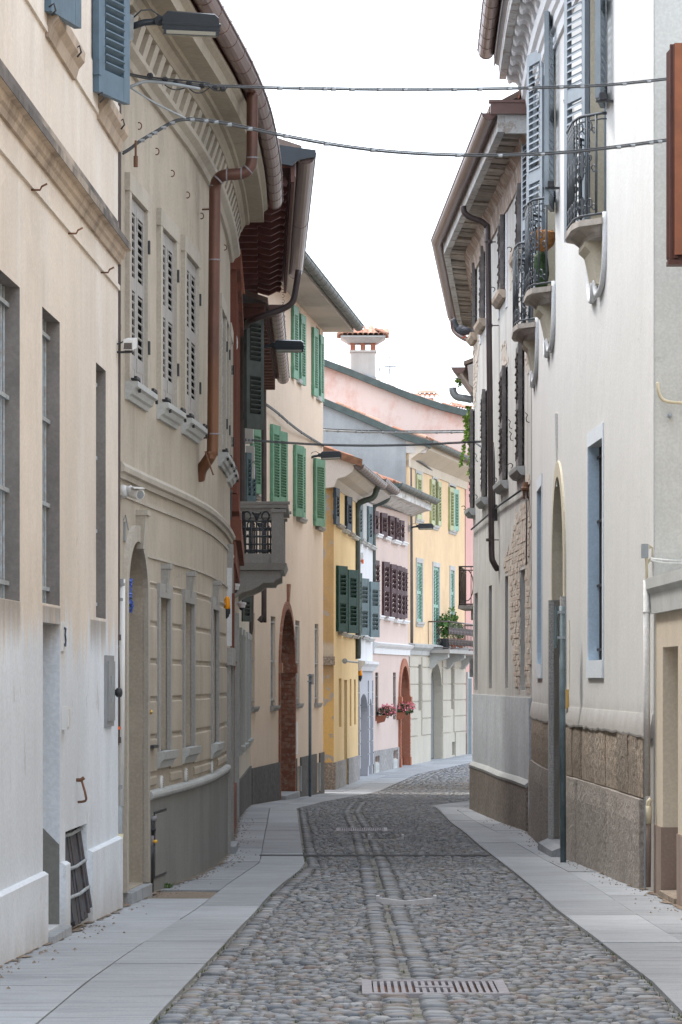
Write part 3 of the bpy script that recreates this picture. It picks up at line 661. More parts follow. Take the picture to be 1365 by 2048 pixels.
# bare soil patch, dark drain across
m = MB(); ya, yb = gy(1797), gy(1782)
m.loft([[Vector((XL(y)+.02,y,zg(y)-.012+rnd.uniform(0,.008))),Vector(((XL(y)+JL(y))/2,y,zg(y)-.004)),Vector((JL(y)-.004,y,zg(y)-.012))] for y in np.linspace(ya,yb,7)], closed=False, caps=False)
part('soil_patch', m, M['earth'], pavL, kind='stuff')

# grit swept against the wall feet
rg_ = random.Random(21)
for pv,fx,sg in ((pavL,XL,1),(pavR,XR,-1)):
    m = MB(); y = 14.5
    while y < 70:
        L = rg_.uniform(.15,.6); n = 4; a = []; b_ = []
        w = rg_.uniform(.015,.075)
        for i in range(n+1):
            yy = y+L*i/n; a.append(Vector((fx(yy)-sg*.05,yy,zg(yy)+.009))); b_.append(Vector((fx(yy)+sg*(.03+w*math.sin(math.pi*i/n)*rg_.uniform(.6,1.2)),yy,zg(yy)+.0085)))
        m.loft([a,b_],closed=False,caps=False); y += L*rg_.uniform(.8,1.6)
    for _ in range(260):
        yy = rg_.uniform(15,48); x = fx(yy)+sg*(.06+abs(rg_.gauss(0,.10))); s_ = rg_.uniform(.004,.012); z = zg(yy)+.008
        m.add([(x-s_,yy,z),(x,yy-s_,z),(x+s_,yy,z),(x,yy+s_,z),(x,yy,z+s_)],[(0,1,4),(1,2,4),(2,3,4),(3,0,4)])
    part('grit', m, M['earth'], pv, kind='stuff')
# ------------------------------------------------------------------ metal set into the lane
dr = thing('channel_drain', 'narrow dark iron drain channel crossing the cobbles and left slabs', 'drain', (0,DRY,zg(DRY)))
m = MB(); xa, xb = XL(DRY)+.35, KR(DRY)-.02; k = 60
for s in (-.065,.045): m.cube(xa,xb,DRY+s,DRY+s+.02,zg(DRY)-.03,zg(DRY)+.012)
part('frame', m, M['drain_dark'], dr); m = MB()
for i in range(k): x = xa+(xb-xa)*(i+.5)/k; m.cube(x-.012,x+.012,DRY-.045,DRY+.045,zg(DRY)-.03,zg(DRY)+.004)
part('bars', m, M['drain_dark'], dr, kind='stuff')
def grate(r, n, label, name='drain_grate'):
    x0,x1,y0,y1 = r; z = zg((y0+y1)/2)+.012; t = thing(name, label, 'drain grate', ((x0+x1)/2,(y0+y1)/2,z)); w = min(.05,(x1-x0)*.07); wy = min(.06,(y1-y0)*.16)
    m = MB(); m.cube(x0,x1,y0,y0+wy,z-.05,z); m.cube(x0,x1,y1-wy,y1,z-.05,z); m.cube(x0,x0+w,y0+wy,y1-wy,z-.05,z); m.cube(x1-w,x1,y0+wy,y1-wy,z-.05,z)
    part('frame', m, M['steel'], t); p = MB(); p.cube(x0,x1,y0,y1,z-.035,z-.025); part('sump', p, M['rust'], t)
    b = MB(); bw = (x1-x0-2*w)/n; b.cube(-bw*.29,bw*.29,y0+wy,y1-wy,z-.024,z-.003); me = mesh_of('grate_bar', b, M['steel'])
    for i in range(n): inst('grate_bar', me, t, Matrix.Translation((x0+w+bw*(i+.5),0,0)))
    return t
gt = grate(GR, 18, 'wide pale steel slotted drain grate in the nearest cobbles')
c_ = ((GR[0]+GR[1])/2, (GR[2]+GR[3])/2); m = MB(); zz = zg(c_[1])+.012; m.cube(c_[0]-.09,c_[0]+.09,c_[1]-.035,c_[1]+.035,zz-.03,zz+.001); part('name_plate', m, M['steel'], gt)
grate((G4[0],G4[1],G4[2]-.05,G4[3]+.15), 24, 'thin dotted steel slot drain, farthest metal strip in the cobbles')
def vee(r, lab, gap):
    x0,x1,y0,y1 = r; xm = (x0+x1)/2; ym = (y0+y1)/2; z = zg(ym)+.02
    t = thing('drain_strip', lab, 'drain', (xm,ym,z)); wy = .035
    for s,(a,b) in ((1,(x0,xm-gap)),(-1,(xm+gap,x1))):
        m = MB(); za, zb = (z+.012,z-.012) if s>0 else (z-.012,z+.012)
        m.hexa([(a,ym-wy,za-.05),(b,ym-wy,zb-.05),(b,ym+wy,zb-.05),(a,ym+wy,za-.05),(a,ym-wy,za),(b,ym-wy,zb),(b,ym+wy,zb),(a,ym+wy,za)])
        e = a if s>0 else b; m.cube(e-.012,e+.012,ym-wy-.02,ym+wy+.02,z-.03,z+.028); part('flange', m, M['pale_steel'], t)
vee(G2, 'shallow V of two pale steel strips in mid cobbles', .0)
vee(G3, 'pair of short separate steel strips in the farther cobbles', .16)

# ------------------------------------------------------------------ left 1: cream house (nearest left)
H1 = thing('house', 'cream and white limewashed house nearest on the left with barred windows', 'house', (FL1.P(FL1.L,0,0).x, 20, zg(20)))
o1 = FL1.op(-28,40,575,1203,xr=40,rec=.34); o2 = FL1.op(85,120,645,1212,xr=120,rec=.32); o3 = FL1.op(192.5,212,742,1238,xr=212,rec=.32)
o4 = FL1.op(87,120.5,1249,1880,xr=120.5,rec=.30); o4['u0'],o4['u1'] = o2['u0']+.03,o2['u1']; o4['z0'] = zg(20.8)+.06
oh = FL1.op(131,174,1646,1846,xr=131,rec=.22); oh['z0'] = zg(22)+.02; oh['z1'] = FL1.z(171,1648)
for o in (o1,o2,o3): o['rm'] = True
build_wall(H1, FL1, M['cream'], 8.6, [o1,o2,o3,o4,oh], rmat=M['grey_reveal'])
for o in (o1,o2,o3): fill_window(H1, FL1, o, M['frame_paint'], M['glass'], bars=.115, bmat=M['bar_grey'], bd=-.085)
fill_door(H1, FL1, o4, M['door_green'], rec=.26, planks=4, hmat=M['brass'])
m = MB(); FL1.sweep(m, o4['u0']-.03, o4['u1']+.03, [(-.3,o4['z0']-.1),(.07,o4['z0']-.1),(.07,o4['z0']-.01),(-.3,o4['z0']-.005)]); part('door_step', m, M['slab'], H1)
m = MB(); u_ = o4['u1']-.004; m.add([FL1.P(u_,-.002,o4['z0']),FL1.P(u_,-.26,o4['z0']),FL1.P(u_,-.26,.78),FL1.P(u_,-.10,.80),FL1.P(u_,-.002,.70)],[(0,1,2,3,4)]); part('jamb_patch', m, M['grey_dado'], H1)
pz = FL1.z(87,1742)
for a,b in ((0,o4['u0']-.02),(o4['u1']+.02,oh['u0']-.02),(oh['u1']+.05,FL1.L-.02)):
    m = MB(); FL1.sweep(m, a, b, [(-.01,-.3),(.035,-.3),(.035,pz-.015),(.012,pz),(-.01,pz)], .5); part('plinth', m, M['cream'], H1)
# sloping cellar hatch
f = FL1.fr((oh['u0']+oh['u1'])/2); hw = (oh['u1']-oh['u0'])/2; ht = thing_part = None
m = MB(); zt_, zb_ = oh['z1'], oh['z0']; zm_ = zt_-.02
D0,D1 = -.05,.03
m.add([f(-hw,D0-.02,zm_),f(hw,D0-.02,zm_),f(hw,D1-.02,zb_),f(-hw,D1-.02,zb_)],[(0,1,2,3)]); hatch = part('cellar_hatch', m, M['hatch_wood'], H1)
for i in range(11):
    a0 = -hw+.005+(2*hw-.01)*i/11; a1 = a0+(2*hw-.01)/11-.012; m = MB(); e = rnd.uniform(-.006,.012); zq = zb_+rnd.uniform(0,.07)
    m.hexa([f(a0,D1-.02,zq),f(a1,D1-.02,zq),f(a1,D1+e,zq),f(a0,D1+e,zq),f(a0,D0-.02,zm_),f(a1,D0-.02,zm_),f(a1,D0+e,zm_),f(a0,D0+e,zm_)]); part('board', m, M['hatch_wood'], hatch)
for k in (.02,.37,.66):
    zz = zm_+(zb_-zm_)*k; dd = D0+(D1-D0)*k+.012; m = MB(); m.tube([f(-hw+.01,dd,zz),f(0,dd+.006,zz-.01),f(hw-.01,dd,zz)],.012,6); part('iron_strap', m, M['bar_grey'], hatch, smooth=True)
m = MB(); m.add([f(-hw,-.20,zm_+.02),f(hw,-.20,zm_+.02),f(hw,-.004,zm_+.30),f(-hw,-.004,zm_+.30)],[(0,1,2,3)])
# mouldings
zc = FL1.z(117,358,.05)
m = MB(); FL1.sweep(m, 0, FL1.L+.03, [(-.01,zc),(.02,zc),(.03,zc+.035),(.045,zc+.05),(.055,zc+.09),(.085,zc+.10),(.085,zc+.135),(-.01,zc+.145)]); cn = part('string_course', m, M['cream_band'], H1)
m = MB(); FL1.sweep(m, 0, FL1.L+.03, [(-.01,zc+.10),(.089,zc+.10),(.089,zc+.15),(.06,zc+.165),(.012,zc+.20),(.006,zc+.30),(-.01,zc+.30)]); part('sooty_ledge', m, M['dark_top'], cn)
for (px_,py_) in ((117,441),(143,148)):
    zz = FL1.z(px_,py_); m = band(FL1, 0, FL1.L, -.01, .016, zz, zz+.035); part('plaster_band', m, M['cream'], H1)
zz = FL1.z(143,148); part('plaster_band', band(FL1, 0, FL1.L, -.01, .01, zz+.036, zz+.30), M['cream'], H1)
for (px_,py_) in ((63,380),(137,467),(202,545)):
    p = FL1.pt(px_,py_); n = FL1.fr(5).n; t = FL1.fr(5).t; m = MB(); m.tube([p,p+n*.05,p+n*.06+Vector((0,0,.02)),p+n*.09+Vector((0,0,.035))],.006,6); part('wall_hook', m, M['rust'], H1, smooth=True)
prof = lambda z: [(-.05,z-.17),(.02,z-.17),(.04,z-.10),(.075,z-.06),(.08,z),(-.05,z)]
sill(H1, FL1, 91, 146, 30, M['cream_band'], xr=100, prof=prof); sill(H1, FL1, 194, 236, 205, M['cream_band'], xr=205, prof=prof)
leafp(H1, FL1, 192, 254, .54, -420, 183, M['blue_wood'], da=.03, th=.045, pitch=.052, panels=2, sep=True, stile=.11, rail=.16, tilt=38)
leafp(H1, FL1, 96, 156, .56, -560, 22, M['blue_wood'], da=.03, th=.045, pitch=.052, panels=2, sep=True, stile=.11, rail=.16, tilt=38)
for (px_,py_) in ((98,14),(196,190),(150,98),(238,244)):
    p = FL1.pt(px_,py_,.06); m = MB(); m.tube([p,p+Vector((.03,0,.02)),p+Vector((.04,0,-.02)),p+Vector((.015,0,-.05))],.006,6); part('shutter_catch', m, M['black_iron'], H1, smooth=True)
roof_slab(H1, FL1, 0, FL1.L, .5, 8.6, M['roof'])
# fixed bits on the cream house
f = FL1.fr(FL1.at(357*.3516)); u_ = FL1.at(125.5); f = FL1.fr(u_); zz = FL1.z(125.5,1273); m = MB(); m.box(f,-.065,.065,0,.012,zz-.09,zz+.09); npl = part('number_plate', m, M['white_metal'], H1, label='small white house number plate 3')
m = MB()
for pts in ([(-.03,.05),(.03,.05),(.0,.01),(.03,-.02),(.015,-.055),(-.03,-.05)],): m.tube([f(a,.015,zz+b) for a,b in pts],.008,6)
part('digit', m, M['print'], npl)
f = FL1.fr(FL1.at(126)); zz = FL1.z(126,1436); m = MB(); m.box(f,-.06,.06,0,.035,zz-.07,zz+.07); m.box(f,-.045,.045,.035,.045,zz-.055,zz+.055); solo('intercom', m, M['white_metal'], f(0,0,zz), 'white square doorbell box beside the pale doorway of cream house', 'intercom')
p = FL1.pt(153,1560); n = FL1.fr(9).n; m = MB(); m.tube([p,p+n*.03,p+n*.05+Vector((0,0,.015))],.012,6); m.tube(smooth_pts([p+n*.03+Vector((0,0,.01)),p+n*.045-Vector((0,0,.04)),p+n*.06-Vector((0,.02,.09)),p+n*.06-Vector((0,.01,.13)),p+n*.01-Vector((0,0,.14))]),.008,6)
solo('iron_hook', m, M['rust'], p, 'rusty iron gate hook hanging above the sloping cellar hatch', 'hook', smooth=True)
f = FL1.fr(FL1.at(216)); z0,z1 = FL1.z(216,1453),FL1.z(216,1311); w_ = (FL1.at(226)-FL1.at(211.5))/2; mt = thing('meter_cabinet','flat grey utility cabinet door set in cream house corner','meter box',f(0,0,z0))
m = MB(); m.box(f,-w_,w_,0,.02,z0,z1); part('frame', m, M['grey_plastic'], mt); m = MB(); m.box(f,-w_+.03,w_-.03,.02,.03,z0+.04,z1-.04); part('door', m, M['grey_plastic'], mt); m = MB(); m.box(f,-.06,.1,.03,.034,z1-.32,z1-.14); part('label_plate', m, M['pipe_grey'], mt)
m = MB(); q = f(.25,.02,FL1.z(224,1385)); m.lathe(q, Vector((.9,-.35,0)), [(0,.02),(.02,.022),(.024,.033),(.05,.033),(.055,.02),(.06,0)],12); solo('cable_gland', m, M['black_iron'], q, 'round black cable fitting beside the brown conduit, over grey cabinet', 'fitting', smooth=True)
# brown conduit on the corner
U = FL1.L-.02; P_ = lambda x,y,d=.03: W3(x,y,25.0)
m = MB(); m.tube(smooth_pts([P_(238,-60),P_(239,200),P_(238,640),P_(237,980),P_(235.5,1265),P_(233,1290),P_(235,1300),P_(237,1420),P_(236,1480),P_(233,1489),P_(224,1491)],4),.0155,8); cd = solo('conduit', m, M['dark_brown'], P_(236,1490), 'thin brown iron conduit running down the corner of cream house', 'pipe', smooth=True)
m = MB()
for y in (395,655,1275,1480): m.tube([P_(237,y-6),P_(237,y+6)],.021,8)
part('collar', m, M['dark_brown'], cd); m = MB(); m.tube([P_(237,1453),P_(237,1459)],.0185,8); part('red_tape', m, M['redorange'], cd)
q = W3(222,1560,24.8); m = MB(); m.tube([W3(224,1490,24.9),W3(221,1500,24.85),W3(221,1660,24.8)],.015,8); solo('pipe', m, M['grey_plastic'], q, 'short dark grey pipe below the brown conduit elbow', 'pipe', smooth=True)
# white board leaning at corner
b0 = ground(229,1818); m = MB(); tp = W3(233,1668,b0.y+.08); w2 = Vector((.045,.02,0)); m.prism([b0-w2,b0+w2*.6,b0+w2*.6+Vector((0,.02,0)),b0-w2+Vector((0,.02,0))],[tp-w2*.6,tp+w2*1.1,tp+w2*1.1+Vector((0,.02,0)),tp-w2*.6+Vector((0,.02,0))])
solo('leaning_board', m, M['pale_yellow'], b0, 'pale yellow board leaning in the corner beside grey house door', 'board')

# ------------------------------------------------------------------ left 2: grey taupe curved house
H2 = thing('house', 'taupe grey house with curved front, louvred shutters and bracketed eaves', 'house', (-1.3,30,zg(30)))
da_ = FL2.op(249,288,1088,1772,xr=285,rec=.30); zsp = FL2.z(286,1195); da_['spring'] = zsp; da_['z0'] = zg(26.3)+.10
gw = [FL2.op(a,b,t,bt,xr=b,rec=.22) for a,b,t,bt in ((315,334.5,1198,1500),(365,383,1209,1492),(421,432.5,1222,1484))]
uw = [FL2.op(a,b,t,bt,xr=a,rec=.05) for a,b,t,bt in ((255,287,371,752),(318,346,440,800),(366,391,505,838),(438,447,560,870))]
uw[3]['z0'],uw[3]['z1'] = uw[2]['z0'],uw[2]['z1']; uw[1]['z0'],uw[1]['z1']=uw[2]['z0'],uw[2]['z1']; uw[0]['z0'],uw[0]['z1']=uw[2]['z0'],uw[2]['z1']
uw[3]['u1'] = uw[3]['u0']+.95
for yq in (35.0,36.75):
    uq = FL2.u[-1]-(37.5-yq); uw.append(dict(u0=uq-.4,u1=uq+.4,z0=uw[2]['z0'],z1=uw[2]['z1'],rec=.05))
pd = dict(u0=FL2.L-2.0,u1=FL2.L-.75,z0=zg(36),z1=FL2.z(445,1330),rec=.35)
build_wall(H2, FL2, M['grey_plaster'], 6.9, [da_]+gw+uw+[pd])
dfront = fill_door(H2, FL2, da_, M['door_wood'], rec=.27, planks=6, hmat=M['brass']); fill_door(H2, FL2, pd, M['door_wood'], planks=3)
m = MB(); FL2.sweep(m, da_['u0']-.02, da_['u1']+.05, [(-.3,zg(26)-.1),(.06,zg(26)-.1),(.06,da_['z0']-.01),(-.3,da_['z0'])]); part('door_step', m, M['slab'], H2)
# arch moulding round the door
def arch_ring(house, fac, o, w, d, mat, n=18, name='arch_moulding', jamb=True):
    m = MB(); h = (o['u1']-o['u0'])/2; cu = (o['u0']+o['u1'])/2; sp = o['spring']; rise = o['z1']-sp; pts = []
    if jamb: pts.append((-1,0,o['z0']))
    pts += [(-math.cos(math.pi*i/n), math.sin(math.pi*i/n), None) for i in range(n+1)]
    if jamb: pts.append((1,0,o['z0']))
    rings = []
    for c,s,zz in pts:
        ui = cu+h*c; uo = cu+(h+w)*c; zi = sp+rise*s if zz is None else zz; zo = sp+(rise+w)*s if zz is None else zz
        rings.append([fac.P(ui,-.005,zi),fac.P(ui,d,zi),fac.P(uo,d,zo),fac.P(uo,-.005,zo)])
    m.loft(rings); return part(name, m, mat, house)
arch_ring(H2, FL2, da_, .12, .035, M['grey_trim'])
def keystone(house, fac, u, z0, z1, w, d, mat, w1=None):
    f = fac.fr(u); w1 = w1 or w*1.25; m = MB()
    m.prism([f(-w/2,0,z0),f(w/2,0,z0),f(w/2,d*.7,z0),f(-w/2,d*.7,z0)],[f(-w1/2,0,z1),f(w1/2,0,z1),f(w1/2,d,z1),f(-w1/2,d,z1)]); m.box(f,-w1/2-.01,w1/2+.01,0,d+.015,z1,z1+.04); return part('keystone', m, mat, house)
keystone(H2, FL2, (da_['u0']+da_['u1'])/2+.2, da_['z1']-.05, da_['z1']+.20, .16, .075, M['grey_trim'])
def surround(house, fac, o, w, d, mat, sillm=None, head=0, key=False, foot=True):
    z0,z1 = o['z0'],o['z1']; a,b = o['u0'],o['u1']
    m = MB()
    for u0_,u1_ in ((a-w,a),(b,b+w)): fac.sweep(m, u0_, u1_, [(-.01,z0),(d,z0),(d,z1),(-.01,z1)])
    fac.sweep(m, a-w-head, b+w+head, [(-.01,z1),(d+.003,z1),(d+.006,z1+w),(-.01,z1+w)])
    part('window_surround', m, mat, house)
    if sillm:
        m = MB(); fac.sweep(m, a-w-.03, b+w+.03, [(-.05,z0-.13),(d,z0-.13),(d+.015,z0-.08),(d+.04,z0-.06),(d+.05,z0),(-.05,z0)]); part('sill', m, sillm, house)
    if key: keystone(house, fac, (a+b)/2, z1+w-.06, z1+w+.12, .12, d+.03, mat)
for o in gw: surround(H2, FL2, o, .11, .03, M['grey_stone'], M['pale_stone'], key=True); fill_window(H2, FL2, o, M['frame_paint'], M['glass'])
for o in uw:
    surround(H2, FL2, o, .13, .035, M['grey_trim'], None, head=.02)
    m = MB(); z0 = o['z0']; FL2.sweep(m, o['u0']-.14, o['u1']+.14, [(-.02,z0-.13),(.025,z0-.13),(.035,z0-.10),(.055,z0-.09),(.07,z0-.05),(.095,z0-.04),(.095,z0),(-.02,z0)]); part('sill', m, M['pale_stone'], H2)
    um = (o['u0']+o['u1'])/2
    m = MB(); f = FL2.fr(um); h = (o['u1']-o['u0'])/2; m.box(f,-h,h,-.075,-.036,z0,o['z1']); part('window', m, M['gap_shade'], H2)  # black slab in the opening; shade behind closed shutters put into its colour
    for a,b in ((o['u0'],um-.005),(um+.005,o['u1'])):
        P0,P1 = FL2.P(a,-.012,0),FL2.P(b,-.012,0); leaf(H2, P0, P1, z0+.01, o['z1']-.01, M['grey_wood'], th=.04, pitch=.056, panels=2, sep=True, stile=.085, rail=.10, tilt=35, fill=.55, solidz=.12, back=M['gap_shade'])
    for a in (o['u0']-.05,o['u1']+.05):
        m = MB(); f = FL2.fr(a); m.box(f,-.11,.11,.07,.09,z0+.015,z0+.035); m.box(f,.09,.11,.03,.09,z0+.0,z0+.03); m.box(f,-.012,.012,0,.09,z0+.015,z0+.03); m.tube([f(.10,.08,z0+.03),f(.11,.085,z0-.07)],.012,6); part('shutter_stop', m, M['black_iron'], H2)
    for zz in (.25,.8): 
        m = MB(); f = FL2.fr(o['u1']+.02); m.box(f,-.02,.03,-.02,.05,z0+(o['z1']-z0)*zz-.05,z0+(o['z1']-z0)*zz+.05); part('hinge', m, M['black_iron'], H2)
# string course, flat line, roll moulding, dado
zs_ = FL2.z(299,962,.05); m = MB(); FL2.sweep(m, 0, FL2.L-.1, [(-.01,zs_-.06),(.025,zs_-.06),(.03,zs_-.025),(.055,zs_-.015),(.06,zs_+.02),(.04,zs_+.05),(-.01,zs_+.075)],.4); part('string_course', m, M['grey_trim'], H2)
zl_ = FL2.z(299,1012); part('string_line', band(FL2,0,FL2.L-.1,-.01,.014,zl_-.015,zl_+.015), M['grey_trim'], H2)
zr_ = FL2.z(299,1592,.03); e_ = pd['u0']-.12; m = MB(); FL2.sweep(m, da_['u1']+.13, e_, [(0,zr_-.035)]+[(.028+.03*math.cos(a),zr_+.035*math.sin(a)) for a in (-1.2,-.6,0,.6,1.2)]+[(0,zr_+.035)],.4); part('roll_moulding', m, M['pale_stone'], H2)
m = MB(); FL2.sweep(m, da_['u1']+.13, e_, [(-.01,-.4),(.022,-.4),(.022,zr_-.03),(-.01,zr_-.03)],.4); part('dado', m, M['grey_dado'], H2)
# raised blocks of the rusticated ground floor
rows = [zr_+.06+.02]; hrow = .292
zrow = [gw[0]['z0']-.18 + hrow*i for i in range(0,6)]
cols = [(da_['u1']+.14, gw[0]['u0']-.12), (gw[0]['u1']+.12, gw[1]['u0']-.12), (gw[1]['u1']+.12, gw[2]['u0']-.12), (gw[2]['u1']+.12, pd['u0']-.15)]
for a,b in cols:
    zz = zr_+.05; tops = [gw[0]['z0']-.17]+[gw[0]['z0']-.17+hrow*(i+1) for i in range(5)]+[gw[0]['z1']+.13]
    for t_ in tops:
        m = MB(); g_ = .014; FL2.sweep(m, a+g_, b-g_, [(-.005,zz+g_),(.007,zz+g_),(.016,zz+g_+.012),(.016,t_-g_-.012),(.007,t_-g_),(-.005,t_-g_)],.5); part('plaster_block', m, M['grey_plaster'], H2); zz = t_
a_,b_ = da_['u1']+.14, FL2.L-.1; zz = gw[0]['z1']+.13
for i,(ua,ub) in enumerate(((a_,gw[0]['u1']+.05),(gw[0]['u1']+.08,gw[1]['u1']+.05),(gw[1]['u1']+.08,gw[2]['u1']+.05),(gw[2]['u1']+.08,b_))):
    pass
m = MB(); FL2.sweep(m, a_, b_, [(-.005,gw[0]['z1']+.29),(.014,gw[0]['z1']+.29),(.014,gw[0]['z1']+.31),(-.005,gw[0]['z1']+.31)],.4); part('joint_line', m, M['grey_trim'], H2)
# portal at the far end
for ua,ub in ((pd['u0']-.12,pd['u0']),(pd['u1'],pd['u1']+.14)):
    part('door_jamb', band(FL2,ua,ub,-.01,.05,-.4,pd['z1']), M['grey_stone'], H2)
m = band(FL2,pd['u0']-.18,pd['u1']+.2,-.01,.07,pd['z1'],pd['z1']+.18); part('door_head', m, M['grey_stone'], H2)
m = band(FL2,pd['u0']+.3,pd['u0']+.36,-.01,.05,pd['z1']+.2,pd['z1']+1.0); part('keystone', m, M['white_trim'], H2); m = band(FL2,pd['u0']+.5,pd['u0']+.7,-.01,.06,pd['z1']+.75,pd['z1']+1.25); part('keystone', m, M['grey_stone'], H2)
m = MB(); FL2.sweep(m, pd['u0'], pd['u1'], [(-.3,pd['z0']-.1),(.1,pd['z0']-.1),(.1,pd['z0']+.08),(-.3,pd['z0']+.09)]); part('door_step', m, M['slab'], H2)
# bracketed eaves
zb_ = FL2.z(340,208); zb_ = EYE+4.57; zt_ = EYE+4.88
m = MB(); FL2.sweep(m, 0, FL2.L, [(-.01,zb_-.10),(.03,zb_-.10),(.05,zb_-.06),(.10,zb_-.03),(.11,zb_+.0),(-.01,zb_+.0)],.4); part('cornice_moulding', m, M['grey_trim'], H2)
bm = MB(); br_ = lambda a,d,z: Vector((a,d,z)); bm.prism([br_(-.10,0,0),br_(-.10,.045,0),br_(-.10,.075,.10),br_(-.10,.12,.235),br_(-.10,0,.235)],[br_(.10,0,0),br_(.10,.045,0),br_(.10,.075,.10),br_(.10,.12,.235),br_(.10,0,.235)])
bme = mesh_of('eaves_bracket', bm, M['grey_trim']); nb = 29
for i in range(nb):
    f = FL2.fr(.25+(FL2.L-.4)*i/(nb-1)); inst('eaves_bracket', bme, H2, frame_m(f(0,0,zb_+.0), f.t, f.n))
m = MB(); FL2.sweep(m, -.1, FL2.L+.05, [(-.3,zb_+.236),(.125,zb_+.236),(.135,zb_+.27),(.165,zt_+.0),(.20,zt_+.0),(.21,zt_+.03),(.36,zt_+.03),(.36,zt_+.14),(.40,zt_+.17),(.40,zt_+.21),(-.3,zt_+.30)],.4); part('eaves', m, M['soffit'], H2)
gutter(H2, FL2, -1.0, FL2.L+.4, .47, zt_+.30, .085, M['brown_gutter'], .6)
part('fascia', band(FL2,-1,FL2.L+.2,.36,.385,zt_+.215,zt_+.33), M['dark_red_wood'], H2)
roof_slab(H2, FL2, 0, FL2.L, .44, zt_+.31, M['roof'])
# copper downpipe
yy = 30.4; p1 = W3(505,185,yy); pts = [p1, W3(505,255,yy), W3(504,318,yy), W3(498,338,yy), W3(484,347,yy), W3(452,350,yy), W3(438,357,yy+.05), W3(431,375,yy+.1), W3(430,420,yy+.1), W3(428,640,yy+.1), W3(426,880,yy+.1), W3(423,908,yy+.1), W3(413,925,yy+.15), W3(403,940,yy+.2), W3(399,958,yy+.25)]
m = MB(); m.tube(smooth_pts(pts,4),.051,14); cp = part('downpipe', m, M['copper'], H2, label='copper red downpipe on the taupe house', smooth=True)
for a,b in ((6,5),(7,6),(10,9)): pass
for q,r_ in ((W3(505,316,yy),Vector((0,0,1))),(W3(497,339,yy),Vector((1,0,1))),(W3(483,347,yy),Vector((1,0,0))),(W3(454,350,yy),Vector((1,0,0))),(W3(437,359,yy),Vector((1,0,1))),(W3(430.5,372,yy+.1),Vector((0,0,1))),(W3(427.5,868,yy+.1),Vector((0,0,1))),(W3(429.5,520,yy+.1),Vector((0,0,1)))):
    m = MB(); r_.normalize(); m.tube([q-r_*.006,q+r_*.006],.0545,14); part('pipe_seam', m, M['steel'], cp)
for y in (418,875): 
    m = MB(); m.tube([W3(430,y,yy+.1),W3(405,y+1,yy+.15)],.008,6); part('pipe_bracket', m, M['copper'], cp)
m = MB(); m.tube([W3(411,903,yy),W3(427,950,yy-.05)],.008,6); part('outlet_rod', m, M['rust'], cp)
# c shaped wall hooks under the eaves
for px_,py_ in ((276,252),(311,303),(342,347),(373,390),(401,432),(448,495)):
    p = FL2.pt(px_,py_,.02); m = MB(); m.tube([p+Vector((.02*math.cos(a)+.01,0,.026*math.sin(a))) for a in np.linspace(-2.0,2.0,8)],.005,5); part('wall_hook', m, M['rust'], H2, smooth=True)
# vents, gas riser, meter door, handle
for px_,py_ in ((320,1567),(369,1551),(421,1535)):
    f = FL2.fr(FL2.at(px_)); z = FL2.z(px_,py_); v = thing('wall_vent', {320:'round white vent grille below the nearest ground floor window of taupe house',369:'round white vent grille, middle one of the three over grey dado',421:'round white vent grille farthest along the taupe house dado'}[px_], 'vent', f(0,0,z), 'round white vent grilles')
    m = MB(); m.lathe(f(0,0,z), f.n, [(0,.065),(.02,.065),(.028,.05),(.028,.0)],16); part('rim', m, M['white_metal'], v, smooth=True); m = MB()
    for i in range(7): a=-.042+i*.014; m.box(f,-.035,.035,.028,.032,z+a-.003,z+a+.003)
    part('slot', m, M['grey_plastic'], v, kind='stuff')
f = FL2.fr(FL2.at(314.5)); z0,z1 = FL2.z(315,1752),FL2.z(315,1620); w_ = (FL2.at(326.5)-FL2.at(302))/2; mc = thing('meter_door','flush grey gas meter hatch in the dado of taupe house','meter door',f(0,0,z0))
m = MB(); m.box(f,-w_,w_,.02,.03,z0,z1); part('frame', m, M['black_iron'], mc); m = MB(); m.box(f,-w_+.015,w_-.012,.03,.036,z0+.02,z1-.02); part('panel', m, M['grey_dado'], mc)
yy = 26.95; g0 = ground(302.5,1786); g0.y = yy; gp = thing('gas_riser','black gas riser pipe with grey elbow and yellow tap','gas pipe',W3(300,1786,yy))
m = MB(); m.tube([W3(300,1790,yy),W3(301.5,1720,yy),W3(303,1692,yy)],.03,10); part('sleeve', m, M['black_iron'], gp, smooth=True)
m = MB(); m.tube([W3(303,1692,yy),W3(304,1668,yy)],.018,10); m.tube([W3(304,1640,yy),W3(306,1637,yy),W3(314,1637,yy)],.02,10); part('elbow', m, M['steel'], gp, smooth=True)
m = MB(); m.tube([W3(304,1670,yy),W3(304.5,1642,yy)],.022,10); m.tube([W3(304,1662,yy),W3(304.3,1656,yy)],.033,10); part('coupling', m, M['black_iron'], gp, smooth=True)
m = MB(); m.tube([W3(305,1683,yy),W3(315,1683,yy)],.013,8); part('tap', m, M['valve_yellow'], gp, smooth=True)
f = FL2.fr(FL2.at(291.5)); z0,z1 = FL2.z(291.5,1450),FL2.z(291.5,1378); m = MB(); m.box(f,-.05,.05,.0,.025,z0,z1); m.lathe(f(0,.025,z0+.10),f.n,[(0,.02),(.02,.02),(.03,.01),(.03,0)],8); solo('doorbell_plate', m, M['brass'], f(0,0,z0), 'tall brass doorbell plate right of the arched taupe doorway', 'doorbell')
f = FL2.fr(FL2.at(300)); z0 = FL2.z(300,1493); m = MB(); m.box(f,-.15,.15,.0,.05,z0-.012,z0+.012); solo('mail_slot', m, M['black_iron'], f(0,0,z0), 'thin black letter slot below the brass doorbell plate', 'letter slot')
